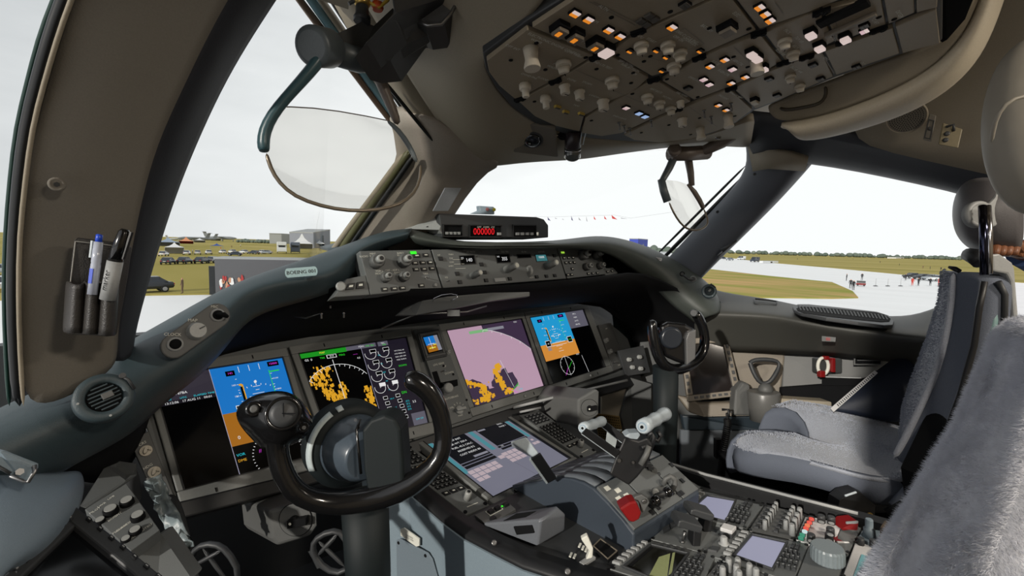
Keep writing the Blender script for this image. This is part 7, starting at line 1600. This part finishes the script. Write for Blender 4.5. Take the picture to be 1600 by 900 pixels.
m = MB(); m.tube([P(1640, 320, .55), P(1650, 520, .60)], .012, M_steel, 12); m.build('headrest_post', ns)
m = MB(); m.abox(-.36, -1.75, .02, .02+-.1, -1.3, .45, M_matt); m.build('seat_base', ns, bevel=.01)
# ================================================================ unseen dome lamps added as warm fill from behind
def lamp(x, y, z, e, sz, col=(1, .9, .77), label=''):
    o = thing('dome_fill_light', label, 'fill light', V((x, y, z)))
    m = MB(); m.lathe((x, y, z), (0, 0, -1), [(sz*.62, -.01), (sz*.62, .01), (sz*.55, .014)], M_beige, 28); m.build('lamp_housing', o)
    m = MB(); m.lathe((x, y, z-.014), (0, 0, -1), [(sz*.5, 0), (sz*.45, .006)], glow('dome_fill_diffuser', (255, 225, 190), 3), 28); m.build('diffuser', o)
    l = bpy.data.lights.new('dome_fill_source', 'AREA'); l.shape = 'DISK'; l.size = sz; l.energy = e; l.color = col
    lo = bpy.data.objects.new('dome_fill_source', l); COL.objects.link(lo); lo.parent = o; lo.location = (0, 0, -.03)
lamp(-.35, -2.1, 1.99, 19, .22, label='unseen round dome light added as warm fill in the cabin roof behind the pilot seats'); lamp(.75, -2.1, 1.99, 19, .22, label='unseen round dome light added as warm fill in the cabin roof behind the right seat')
# ================================================================ airfield outside
GZ = -4.7
def G(x, y, dz=0): 
    d = ray(x, y); k = (GZ+dz-CAM.z)/d.z; return CAM+d*k, k
def gmat(name, c1, c2, sc, rough=.9):
    m = bpy.data.materials.new(name); m.use_nodes = True; MATS[name] = m; nt = m.node_tree; N = nt.nodes; L = nt.links; b = N['Principled BSDF']
    tc = N.new('ShaderNodeTexCoord'); nz = N.new('ShaderNodeTexNoise'); nz.inputs['Scale'].default_value = sc; nz.inputs['Detail'].default_value = 5
    mp = N.new('ShaderNodeMapping'); mp.inputs['Rotation'].default_value = (0, 0, .9); mp.inputs['Scale'].default_value = (1, .22, 1)
    cr = N.new('ShaderNodeValToRGB'); cr.color_ramp.elements[0].position = .35; cr.color_ramp.elements[1].position = .65
    cr.color_ramp.elements[0].color = (*srgb(c1), 1); cr.color_ramp.elements[1].color = (*srgb(c2), 1)
    L.new(tc.outputs['Object'], mp.inputs[0]); L.new(mp.outputs[0], nz.inputs['Vector']); L.new(nz.outputs['Fac'], cr.inputs[0]); L.new(cr.outputs[0], b.inputs['Base Color'])
    b.inputs['Roughness'].default_value = rough; b.inputs['Specular IOR Level'].default_value = .1; return m
M_tar = gmat('pale_concrete', (240, 240, 241), (246, 246, 247), .2); M_gr = gmat('dry_grass', (146, 136, 66), (174, 158, 94), .03); M_gr2 = gmat('mown_grass', (138, 146, 58), (196, 160, 108), .16)
m = MB(); m.prism([V((-6000, -2000, GZ-.4)), V((8000, -2000, GZ-.4)), V((8000, 9000, GZ-.4)), V((-6000, 9000, GZ-.4))], V((0, 0, .3)), M_tar); m.build('ground', **st)
def land(name, pts, mt, h): m = MB(); m.prism([V((p.x, p.y, GZ-.15)) for p in pts], V((0, 0, h)), mt); m.build(name, **st)
def far(x, k=1.2): return G(x, 361.6+.028*x+k)[0]
land('field', [G(-60, 470)[0], G(120, 464)[0], G(235, 460.5)[0], G(400, 458)[0], G(560, 456)[0], G(700, 440)[0], far(700), far(400), far(100), far(-60)], M_gr, .2)
land('field', [G(1085, 396)[0], G(1193, 409.5)[0], G(1300, 418.5)[0], G(1413, 429)[0], G(1480, 434)[0], G(1640, 444)[0], far(1640), far(1400), far(1200), far(1085)], M_gr, .2)
land('lawn', [G(1060, 410)[0], G(1100, 419.5)[0], G(1200, 431)[0], G(1300, 441)[0], G(1332, 455)[0], G(1341, 465)[0], G(1300, 466)[0], G(1180, 464.5)[0], G(1080, 463)[0]], M_gr2, .2)
rn = random.Random(21)
M_tree = gmat('distant_foliage', (92, 104, 96), (118, 126, 116), .05)
def trees(name, xs, hs, dist, n, label):
    m = MB()
    for i in range(n):
        x = xs[0]+(xs[1]-xs[0])*(i+rn.random())/n; b = far(x, 713*6/dist); h = hs*rn.uniform(.6, 1.15); r = h*rn.uniform(.5, .9)
        prof = [(r*.25, 0), (r*.85, h*.2), (r, h*.45), (r*.8, h*.75), (r*.4, h*.95), (.05, h)]; m.lathe((b.x, b.y, GZ), Z, [(a*rn.uniform(.85, 1.1), c) for a, c in prof], M_tree, 9)
    props(m.build(name), label, 'trees', kind='stuff')
trees('treeline', (1140, 1560), 13, 1500, 90, 'distant hazy belt of trees along the right horizon'); trees('treeline', (372, 440), 5, 620, 16, 'small dark clump of far bushes above the grass field on the left')
trees('treeline', (980, 1060), 14, 900, 14, 'dark bluish bushes beyond the far window beside the blue hangar')
# ---- cars
def paint(n, c): return mat(n, c, .25, var=.02, spec=.6)
P_w, P_d, P_s, P_b = paint('car_white', (220, 222, 224)), paint('car_dark', (52, 60, 74)), paint('car_silver', (150, 156, 162)), paint('car_black', (48, 50, 54))
M_cg = mat('car_glass', (36, 42, 50), .1, spec=.8); M_ty = mat('tyre', (28, 28, 28), .8); M_hub = mat('wheel_rim', (170, 170, 172), .3, metal=.7); M_tail = mat('tail_lamp', (190, 40, 35), .3)
def car_mesh(pt, kind='sedan'):
    sec = {'sedan': [(-2.2, .55, .82), (-2.1, .4, .95), (-1.2, .35, 1.0), (.9, .35, .98), (1.9, .4, .85), (2.2, .5, .65)], 'van': [(-2.6, .5, 1.1), (-2.5, .4, 1.2), (-1.2, .35, 1.2), (1.2, .35, 1.15), (2.1, .4, 1.0), (2.5, .5, .7)]}[kind]
    body = MB(); rows = []
    for y, z0, z1 in sec:
        w_ = .86 if abs(y) < 2.0 else .76
        rows.append([V((-w_, y, z0)), V((-w_, y, (z0+z1)/2)), V((-w_*.95, y, z1)), V((w_*.95, y, z1)), V((w_, y, (z0+z1)/2)), V((w_, y, z0))])
    body.grid(rows, pt, close=True); k = len(rows)*6; body.f += [[5, 4, 3, 2, 1, 0], [k-6, k-5, k-4, k-3, k-2, k-1]]; body.m += [0, 0]; body.s += [False, False]
    cab = MB(); cz = 1.45 if kind == 'sedan' else 2.0
    a = [(-1.75, 1.0), (-1.1, cz), (.35, cz), (1.15, .98)] if kind == 'sedan' else [(-2.5, 1.15), (-2.4, cz), (.9, cz), (1.7, 1.1)]
    L_ = [V((-.80 if z < 1.2 else -.66, y, z)) for y, z in a]; R2 = [V((-p.x, p.y, p.z)) for p in L_]
    cab.add(L_+R2, [(0, 1, 2, 3), (7, 6, 5, 4), (0, 4, 5, 1), (2, 6, 7, 3)], M_cg); cab.box((0, (a[1][0]+a[2][0])/2, cz+.02), (.64, 0, 0), (0, (a[2][0]-a[1][0])/2, 0), (0, 0, .03), pt)
    if kind == 'van': cab.box((0, -1.5, 1.6), (.84, 0, 0), (0, .95, 0), (0, 0, .42), pt)
    for y in (a[1][0], (a[1][0]+a[2][0])/2, a[2][0]):
        for s_ in (-1, 1): cab.box((s_*.73, y, (1+cz)/2), (.03, 0, 0), (0, .04, 0), (0, 0, (cz-1)/2), pt)
    wh = MB(); wh.lathe((-.12, 0, 0), X, [(.32, 0), (.33, .03), (.33, .2), (.3, .23)], M_ty, 16); wh.lathe((-.14, 0, 0), X, [(.2, 0), (.2, .02)], M_hub, 10); wh.lathe((.11, 0, 0), X, [(.2, 0), (.2, .02)], M_hub, 10)
    lp = MB(); 
    for s_ in (-1, 1): lp.box((s_*.62, -2.2, .78), (.14, 0, 0), (0, .03, 0), (0, 0, .07), M_tail)
    pl_ = MB(); pl_.box((0, -2.22, .72), (.26, 0, 0), (0, .02, 0), (0, 0, .06), M_white)
    return body.mesh('car_body'), cab.mesh('car_cabin'), wh.mesh('car_wheel'), lp.mesh('tail_lamps'), pl_.mesh('number_plate')
CM = {}
def car(x, y, rot, pt, label, group=None, kind='sedan', s=1.0, name='car', cat='car'):
    if (pt.name, kind) not in CM: CM[(pt.name, kind)] = car_mesh(pt, kind)
    b, c, w_, l, n = CM[(pt.name, kind)]; p, k = G(x, y); r = thing(name, label, cat, V((p.x, p.y, GZ+.06)), group); r.rotation_euler = (0, 0, rot); r.scale = (s, s, s)
    for me, nm in ((b, 'body'), (c, 'cabin'), (l, 'tail_lamp'), (n, 'number_plate')): o = bpy.data.objects.new(nm, me); COL.objects.link(o); o.parent = r
    for sx_ in (-.8, .8):
        for sy in (-1.4, 1.35): o = bpy.data.objects.new('wheel', w_); COL.objects.link(o); o.parent = r; o.location = (sx_, sy, .33)
    return r
car(226, 457.5, 1.75, P_b, 'dark grey sedan cut off by the left window post, nearest car outside', s=1.1)
ordn = ['leftmost', 'middle', 'rightmost']
for i, (x, y) in enumerate([(263, 413.5), (289, 412.5), (316, 412)]): car(x, y, -.35-.1*i, P_d, ordn[i]+' of three dark cars parked in the front row on the grass, left side', 'dark cars parked on the grass')
wl_ = [(256, 400.5, 'white car parked before the white tent'), (292, 398.5, 'white car right of the white tent'), (309, 398, 'second white car right of the white tent'), (326, 397.5, 'white car left of the blue canopy'), (348, 396.5, 'white car partly behind the blue canopy'), (363, 396, 'white car right of the blue canopy'), (381, 396.5, 'white car farthest right of the white row')]
for i, (x, y, l) in enumerate(wl_): car(x, y, -.3+.1*i, P_w, l, 'white cars parked on the grass')
car(367, 400, 1.2, P_d, 'dark low car in front of the white row'); car(397, 397.5, .6, P_d, 'dark car between the white row and the campers'); car(408, 396.5, 1.0, P_w, 'white car just left of the white camper'); car(416, 397, 1.0, P_s, 'silver car beside the white camper')
car(334, 411, -.6, P_s, 'pale car at the left corner of the dark container wall'); car(4, 455, .3, P_w, 'white car seen through the sliver of left side window', s=1.0); car(5, 430, 1.2, P_s, 'silver car above the white one in the sliver of left window')
for i, (x, y, pt, l) in enumerate([(1424, 435, P_b, 'black car at the left end of the row at the right window'), (1441, 437, P_b, 'second black car of the row at the right window'), (1455, 438, P_s, 'silver car of the row beside the seat at the right window'), (1466, 439.5, P_w, 'white car of the row nearest the right seat')]): car(x, y, .9, pt, l, 'cars parked in a row at the right window')
car(1179, 409.5, 1.5, P_d, 'dark blue van standing at the edge of the field', kind='van', s=1.55, name='van', cat='van')
car(1158, 406, 1.2, P_w, 'white truck left of the dark blue van', kind='van', s=1.4, name='truck', cat='truck'); car(1140, 407, 1.3, P_s, 'silver pickup beside the right window post', s=1.3, name='truck', cat='truck'); car(1128, 405, 1.0, P_d, 'dark vehicle tucked behind the right window post', s=1.3)
# ---- campers, tents, canopies, buildings
def facing(x, y): p, k = G(x, y); d = (CAM-p); d.z = 0; d.normalize(); return V((p.x, p.y, GZ+.05)), d, V((d.y, -d.x, 0))*-1, k
def camper(x, y, pt, label):
    p, d, s_, k = facing(x, y); t = thing('camper_van', label, 'camper', p); s_ = s_*1.6; d = d*1.6; u = Z*1.6
    m = MB(); m.box(p+u*1.7-d*2, s_*1.15, u*1.25, d*2.6, pt); m.box(p+u*2.6+d*.2-d*.6, s_*1.1, u*.45, d*1.4, pt); m.build('coachwork', t, bevel=.15)
    m = MB(); m.box(p+u*2.0+d*.65, s_*.75, u*.3, d*.03, M_cg); m.box(p+u*.95+d*.7, s_*1.1, u*.35, d*.2, pt); m.build('windscreen', t)
    for a in (-1, 1):
        for b in (0, -3): m = MB(); m.lathe(p+s_*a*1.05+d*b+u*.4, s_, [(.4, -.12), (.4, .12)], M_ty, 12); m.build('wheel', t)
camper(440.5, 396.5, P_w, 'tall white camper van parked on the grass'); camper(461.5, 396.5, paint('camper_grey', (92, 100, 116)), 'grey-blue camper van beside the white marquees')
def tent(x, y, w_, h, eave, pt, label, pt2=None, name='tent'):
    p, d, s_, k = facing(x, y); t = thing(name, label, 'tent', p); c = p-d*w_
    cs = [c+s_*w_+d*w_, c-s_*w_+d*w_, c-s_*w_-d*w_, c+s_*w_-d*w_]; m = MB(); rows = []
    for f, r in ((eave, 1.0), (eave+(h-eave)*.25, .55), (eave+(h-eave)*.6, .22), (h, .03)): rows.append([c+(q_-c)*r+Z*f for q_ in cs])
    m.grid(rows, pt, smooth=False, close=True); m.build('roof', t, solid=.03)
    if pt2 is not None:
        m = MB(); m.grid([[q_+Z*eave for q_ in cs[1:]+cs[:1]], [q_+Z*.05 for q_ in cs[1:]+cs[:1]]], pt2, smooth=False); m.build('side_wall', t, solid=.03)
    for q_ in cs: m = MB(); m.tube([q_, q_+Z*eave], .05, M_grey, 6); m.build('tent_pole', t)
P_cv = mat('white_canvas', (226, 226, 226), .8); P_or = mat('orange_canvas', (220, 150, 110), .8); P_rd = mat('red_canvas', (205, 70, 50), .8); P_bl = mat('blue_canvas', (50, 80, 150), .8)
tent(472, 389, 6.5, 10, 3.4, P_cv, 'left of two big white peaked marquees beside the grey hangar', P_cv, 'marquee'); tent(493, 388, 6.5, 10, 3.4, P_cv, 'right of two big white peaked marquees beside the grey hangar', P_cv, 'marquee'); tent(455, 376, 12, 10, 4, P_cv, 'low white marquee behind the camper vans', P_cv, 'marquee')
tent(291, 381, 5, 5.6, 2.2, P_or, 'orange and white peaked tent with red skirt', P_rd); tent(263, 385, 5.5, 5, 2.4, mat('pale_blue_canvas', (150, 165, 185), .8), 'pale blue-grey tent nearest the left pillar', P_cv); tent(273, 397, 2.6, 3.8, 2.2, P_cv, 'white tent between the parked white cars', P_cv)
tent(339, 392, 2.4, 3.2, 2.2, P_bl, 'small blue canopy among the white cars', name='canopy'); tent(312, 379, 5, 4.5, 2.4, P_cv, 'small white tent behind the silver jets', P_cv); tent(337, 376, 8, 5, 2.6, P_cv, 'far white tent under the grey transport plane', P_cv)
def block(x0, x1, y, h, dpt, pt, name, label, cat, roof=0):
    p0, d, s_, k = facing(x0, y); p1 = facing(x1, y)[0]; e = p1-p0; b = -V((e.y, -e.x, 0)).normalized(); b = b if b.dot(d) < 0 else -b
    t = thing(name, label, cat, p0); m = MB(); f = [p0, p1, p1+Z*h, p0+Z*(h-roof)]; m.prism(f, b*dpt, pt); m.build('wall', t); m = MB(); m.prism([p0+Z*(h-roof)-e*.01, p1+Z*h+e*.01, p1+Z*(h+h*.05)+e*.01, p0+Z*(h-roof+h*.05)-e*.01], b*dpt, M_grey); m.build('roof', t)
    m = MB(); m.box(p0+e*.55+Z*h*.35+d*.05, e*.06, Z*h*.35, d*.05, M_cg); m.build('door_opening', t); return t, p0, p1, e, d
block(490, 516, 388, 14, 20, mat('hangar_grey', (130, 134, 146), .6), 'hangar', 'grey hangar with slanting roof at the left windshield edge', 'building', 3); block(440, 466, 381, 13, 15, mat('block_grey', (150, 152, 152), .7), 'building', 'long low grey building behind the marquees', 'building')
block(1400, 1416, 404, 4, 20, P_cv, 'building', 'tiny white building before the right treeline', 'building'); block(996, 1011, 398, 17, 10, mat('strong_blue', (40, 60, 160), .6), 'hangar', 'bright blue building showing between glareshield and right window post', 'building')
block(1010, 1042, 396, 3, 5, P_w, 'building', 'low white shed right of the bright blue building', 'building'); block(1192, 1216, 411, 1.2, 2, P_w, 'barrier', 'low white barrier right of the dark blue van', 'barrier')
t, p0, p1, e, d = block(337, 530, 462, 3.75, 3, mat('container_grey', (84, 84, 88), .6), 'container_wall', 'long dark grey container wall with red and white figures at its left foot', 'container')
qq = Q(p0+Z*5+d*.06, p0+e*.25+Z*5+d*.06, p0+e*.25+d*.06, p0+d*.06); m = MB(); r3 = random.Random(4)
for i in range(16): u = .12+.8*r3.random(); v = .62+.3*r3.random(); blob(m, qq, u, v, .03+.04*r3.random(), .05+.06*r3.random(), [mat('graphic_red', (170, 50, 50), .6), P_cv, mat('graphic_tan', (190, 140, 110), .6)][i % 3], .01*(i % 4), i, 7)
m.build('printed_figures', t)
m = MB(); m.box(facing(333.5, 459)[0]+Z*1.4, facing(333.5, 459)[2]*.35, Z*1.5, d*.3, M_dark); props(m.build('gate_pillar'), 'narrow dark pillar at the left end of the container wall', 'pillar', kind='thing')
# ---- aeroplanes far away
M_av = mat('aeroplane_grey', (140, 144, 148), .5)
def plane(x, y, L_, head, label, mt=M_av, high=0):
    p, k = G(x, y); p = V((p.x, p.y, GZ+L_*.07)); a = V((math.cos(head), math.sin(head), 0)); b = V((-a.y, a.x, 0)); t = thing('aeroplane', label, 'aeroplane', p)
    m = MB(); m.lathe(p-a*L_/2+Z*L_*.05, a, [(.1, 0), (L_*.03, L_*.08), (L_*.055, L_*.3), (L_*.055, L_*.8), (L_*.03, L_*.94), (.1, L_)], mt, 14); m.build('fuselage', t)
    for s_ in (-1, 1): m = MB(); m.prism([p+Z*L_*.07+a*L_*.12, p+Z*L_*.07-a*L_*.05, p+Z*L_*.08-a*L_*.12+b*s_*L_*.45, p+Z*L_*.08-a*L_*.05+b*s_*L_*.45], Z*L_*.012, mt); m.build('wing', t)
    m = MB(); m.prism([p-a*L_*.34+Z*L_*.08, p-a*L_*.48+Z*L_*.08, p-a*L_*.54+Z*L_*.26, p-a*L_*.45+Z*L_*.26], b*L_*.012, mt); m.build('tail_fin', t); m = MB(); m.prism([p-a*L_*.44+Z*L_*.24-b*L_*.15, p-a*L_*.53+Z*L_*.24-b*L_*.15, p-a*L_*.53+Z*L_*.24+b*L_*.15, p-a*L_*.44+Z*L_*.24+b*L_*.15], Z*L_*.01, mt); m.build('tailplane', t)
    for s_ in (-1, 0, 1): m = MB(); m.tube([p+a*L_*(.05 if s_ else .38)+b*s_*L_*.08+Z*L_*.03, V((p.x, p.y, GZ))+a*L_*(.05 if s_ else .38)+b*s_*L_*.08+Z*.1], L_*.012, mt, 6); m.build('landing_gear', t)
plane(303, 378, 34, 3.4, 'leftmost grey military jet with raised tail fins above the tents'); plane(316, 378, 32, 3.2, 'second grey jet just right of the leftmost one'); plane(345, 377, 46, -.3, 'long grey transport plane with high tail behind the far tents'); plane(276, 377, 22, .3, 'faint pale jet nearest the left pillar above the tents', P_w)
M_f = [mat('tail_navy', (70, 66, 104), .5), mat('tail_red', (190, 60, 56), .5), mat('tail_grey', (150, 150, 156), .5)]
for i, (x, y, w_, h, c, l) in enumerate([(858, 342, 5, 6, 0, 'navy pennant, leftmost of the string against the sky'), (869, 341, 4, 2, 2, 'pale grey pennant right of the navy one'), (880, 342.5, 3, 2, 2, 'tiny grey pennant left of the tall dark one'), (894, 341, 3, 8, 0, 'tall thin dark pennant in the string against the sky'), (906, 342, 4, 5, 2, 'faint grey pennant right of the tall dark one'), (917, 342, 2, 9, 2, 'thin upright grey pennant left of the first red one'), (929.5, 340.5, 3.5, 6, 1, 'small red pennant with orange tip'), (946, 340, 4, 6, 1, 'slanting red pennant in the middle of the string'), (960, 339.5, 9, 7, 1, 'largest red triangular pennant'), (975, 341, 11, 1.6, 2, 'thin grey streamer at the right end of the string')]):
    k = 60; m = MB(); m.prism([P(x-w_*.5, y-h*.5, k), P(x+w_*.5, y+h*.5, k), P(x-w_*.35, y+h*.3, k)], FW*.05, M_f[c]); props(m.build('pennant'), l, 'flag', 'pennants strung against the sky')
m = MB(); m.tube([P(835, 338, 60), P(858, 339, 60), P(910, 337.5, 60), P(960, 336, 60), P(985, 341, 60), P(1060, 330, 60)], .012, M_f[2], 5); props(m.build('pennant_line'), 'thin line from which the coloured pennants hang', 'rope')
m = MB(); pa = G(493, 388)[0]; m.tube([V((pa.x, pa.y, GZ)), V((pa.x+1.2, pa.y, GZ+17)), V((pa.x+3.2, pa.y, GZ+27))], [.12, .06, .03], M_f[2], 6); props(m.build('flagpole'), 'tall thin bending pole rising behind the marquees', 'pole')
# ---- people
def person_mesh(name, pose, cols):
    me = bpy.data.meshes.new(name); j = pose
    me.from_pydata([v[0] for v in j], [(a, b) for a, b in [(0,1),(1,2),(2,3),(3,4),(2,5),(5,6),(6,7),(2,8),(8,9),(9,10),(0,11),(11,12),(12,13),(13,14),(0,15),(15,16),(16,17),(17,18)]], [])
    o = bpy.data.objects.new(name, me); COL.objects.link(o); s_ = o.modifiers.new('s', 'SKIN'); sv = me.skin_vertices[0].data
    for i, v in enumerate(j): sv[i].radius = v[1]
    sv[0].use_root = True; sb_ = o.modifiers.new('b', 'SUBSURF'); sb_.levels = sb_.render_levels = 1
    bpy.context.view_layer.update(); ev = o.evaluated_get(bpy.context.evaluated_depsgraph_get()); r = bpy.data.meshes.new_from_object(ev); bpy.data.objects.remove(o)
    r.materials.clear()
    for c in cols: r.materials.append(c)
    for p in r.polygons:
        z = p.center.z; x = abs(p.center.x); p.use_smooth = True
        p.material_index = 3 if z > 1.66 else 2 if z > 1.46 or (x > .2 and z < .88) else 0 if z > .95 else 1 if z > .09 else 3
    return r
J = [((0,0,.95),(.15,.11)),((0,0,1.15),(.14,.10)),((0,0,1.40),(.17,.10)),((0,0,1.52),(.055,.055)),((0,.02,1.66),(.085,.10)),
 ((.19,0,1.40),(.06,.06)),((.26,.02,1.12),(.045,.045)),((.27,.10,.88),(.035,.03)),((-.19,0,1.40),(.06,.06)),((-.26,.02,1.12),(.045,.045)),((-.27,.10,.88),(.035,.03)),
 ((.10,0,.88),(.09,.09)),((.11,.03,.48),(.06,.06)),((.12,0,.09),(.04,.04)),((.13,.14,.04),(.04,.03)),((-.10,0,.88),(.09,.09)),((-.11,.03,.48),(.06,.06)),((-.12,0,.09),(.04,.04)),((-.13,.14,.04),(.04,.03))]
M_skin = mat('skin', (190, 140, 115), .6); M_hair = mat('hair_dark', (50, 38, 30), .8); C_k = mat('cloth_black', (40, 42, 48), .9); C_o = mat('cloth_olive', (110, 90, 70), .9); C_w = mat('cloth_white', (215, 212, 208), .9); C_r = mat('cloth_red', (190, 70, 60), .9)
PMK = person_mesh('person_dark', J, [C_k, C_k, M_skin, M_hair]); PMO = person_mesh('person_olive', J, [C_o, C_o, M_skin, M_hair]); PMW = person_mesh('person_white', J, [C_w, C_k, M_skin, M_hair]); PMR = person_mesh('person_red', J, [C_r, C_r, M_skin, M_hair])
def person(x, y, me, label, rot=0, group=None):
    p, k = G(x, y); o = bpy.data.objects.new('person', me); COL.objects.link(o); o.location = (p.x, p.y, GZ+.05); o.rotation_euler = (0, 0, rot); props(o, label, 'person', group)
person(285.5, 459.5, PMO, 'person in olive-brown clothes standing right of the dark sedan', 1.2)
for a in [(1322.5, 439, PMK, 'dark dressed person standing alone left of the striding one'), (1328.5, 451, PMK, 'left one of two people in dark clothes by the grass tip'), (1333, 453.5, PMK, 'right one of two people in dark clothes by the grass tip'), (1346.5, 438, PMK, 'person in dark clothes walking beyond the red cart'), (1415, 438.5, PMK, 'dark dressed person in front of the first black car'), (1425, 447, PMR, 'person in orange-red clothes right of the third barrier post'), (1434.5, 447, PMK, 'dark dressed person right of the one in orange-red'), (1453, 447, PMK, 'dark dressed person before the silver car'), (1466, 447, PMR, 'person in red nearest the seat, left one of the pair'), (1471, 447.5, PMR, 'person in red nearest the seat, right one of the pair'), (376, 386, PMW, 'person in white top high on the grass field'), (362, 388, PMO, 'person in brown beside the car row'), (301, 397, PMW, 'person in white top between two white cars'), (345, 391, PMR, 'person in red top beside the blue canopy'), (500, 392, PMO, 'person in brown in the opening of the right marquee'), (507, 391, PMR, 'person in red by the right marquee'), (1246, 406, PMK, 'pair-like dark figure out on the field right of the van')]: person(*a[:4], rot=rn.random()*6)
for i, (x, y) in enumerate([(1197,398),(1217,399),(1233,399.5),(1248,400),(1259,401),(1276,402),(1291,401.5),(1303,402.5),(1333,406),(1353,409),(1375,411),(1405,415.5),(1442,420),(1453,421),(1470,423),(1205,397),(1226,398),(1268,400.5)]): person(x, y, PMK if i % 3 else PMO, 'distant standing person on the far grass field', rn.random()*6, 'distant people dotted over the far field')
for i, x in enumerate((1368, 1387, 1407)):
    p, k = G(x, 447); t = thing('barrier_post', ('left', 'middle', 'right')[i]+' of three thin barrier posts on round dark feet', 'post', V((p.x, p.y, GZ+.05)), 'barrier posts on the concrete'); m = MB(); m.lathe((p.x, p.y, GZ), Z, [(.38, 0), (.38, .08), (.1, .15)], M_dark, 14); m.build('foot', t); m = MB(); m.tube([V((p.x, p.y, GZ)), V((p.x, p.y, GZ+1.5))], .03, M_grey, 6); m.build('pole', t)
p, d, s_, k = facing(1345, 447); t = thing('service_cart', 'small red and black service cart beside the two dark people', 'cart', p)
m = MB(); m.box(p+Z*.35, s_*.75, Z*.2, d*.4, M_red); m.build('cart_body', t, bevel=.05); m = MB(); m.box(p+Z*.8, s_*.7, Z*.18, d*.35, M_dark); m.build('cart_load', t, bevel=.03)
for a in (-.5, .5): m = MB(); m.lathe(p+s_*a+d*.4+Z*.15, d, [(.15, 0), (.15, .06)], M_ty, 12); m.build('wheel', t)
# ---- hand of someone behind the far seat
hs = [((1588,392,1.16),.022),((1580,386,1.13),.024),((1574,384,1.12),.026)]
vs, es, rs = [], [], []
def hv(p, r): vs.append(tuple(P(*p))); rs.append(r); return len(vs)-1
w0 = hv((1612, 400, 1.19), .022); pm = hv((1592, 388, 1.15), .026); kc = hv((1574, 383, 1.12), .020); es += [(w0, pm), (pm, kc)]
for x, l in ((1588, 1), (1578, 1.1), (1568, 1.1), (1558, .95)):
    a = hv((x, 382, 1.105), .0105); b = hv((x-1, 383, 1.065), .0100); c = hv((x-3, 391+2*l, 1.045), .0092); d_ = hv((x-4, 398+2*l, 1.05), .0078); es += [(kc if x < 1580 else pm, a), (a, b), (b, c), (c, d_)]
a = hv((1570, 392, 1.13), .013); b = hv((1545, 393, 1.12), .011); c = hv((1527, 396, 1.11), .009); es += [(pm, a), (a, b), (b, c)]
me = bpy.data.meshes.new('person'); me.from_pydata([Vector_ for Vector_ in vs], es, []); o = bpy.data.objects.new('person', me); COL.objects.link(o)
s__ = o.modifiers.new('s', 'SKIN'); 
for i, r in enumerate(rs): me.skin_vertices[0].data[i].radius = (r, r)
me.skin_vertices[0].data[0].use_root = True; sb2 = o.modifiers.new('b', 'SUBSURF'); sb2.levels = sb2.render_levels = 2; me.materials.append(mat('tanned_skin', (120, 76, 50), .5))
props(o, 'hand of a person in a blue sleeve gripping the far seat frame', 'person')
m = MB(); m.tube([P(1600, 395, 1.17), P(1640, 412, 1.22), P(1720, 440, 1.3)], [.036, .045, .055], mat('blue_sleeve', (60, 84, 130), .8), 14); m.build('sleeve', o)
# ================================================================ small pieces belong to the part that carries them
import re
HOST = dict(latch='bezel', brightness_knob='bezel', gasket='bezel', screen_image='screen', fastener='faceplate', marking='faceplate', trim_disc='horn_head', thumb_switch='horn_head', angle_scale='hub_drum',
 scale_marker='hub_drum', hub_shoulder='hub_drum', seam_cable='front_housing', glass_edge='combiner', box_outline='faceplate', lettering='plate', wall_label='side_wall', hatch='side_wall', hatch_screw='side_wall', wall_seam='side_wall',
 rim_screw='left_rim', rim_edge='right_rim', plate_button='control_plate', plate_marking='control_plate', vent_screw='vent_ring', vent_tab='vent_ball', ink_print='barrel', green_light='faceplate', small_button='faceplate',
 indicator_screen='indicator_housing', screen_rim='faceplate', ring_bracket='headrest', pivot_ring='headrest', frame_button='frame', strip_print='pale_strip', lamp_lens='lamp_barrel', lamp_rail='lamp_barrel',
 backrest_seam='backrest_side', tag='lever_arm', red_centre='badge_plate', slot_lip='slot_opening', thumbwheel='faceplate', number_window='faceplate', push_button='faceplate', knob='faceplate', toggle='faceplate', lamp='faceplate', volume_stem='faceplate')
def stem_(n): return re.sub(r'\.\d+$', '', n)
for root in [o for o in bpy.data.objects if o.parent is None and 'category' in o]:
    kids = list(root.children); by = {}
    for k in kids: by.setdefault(stem_(k.name), k)
    if root['category'] == 'control yoke' and 'push_button' in by and 'horn_head' in by: by['push_button'].parent = by['horn_head']
    for k in kids:
        h = HOST.get(stem_(k.name))
        if h and h in by and by[h] is not k and k.parent is root and by[h].location.length < 1e-9 and by[h].parent is root and not k.children: k.parent = by[h]
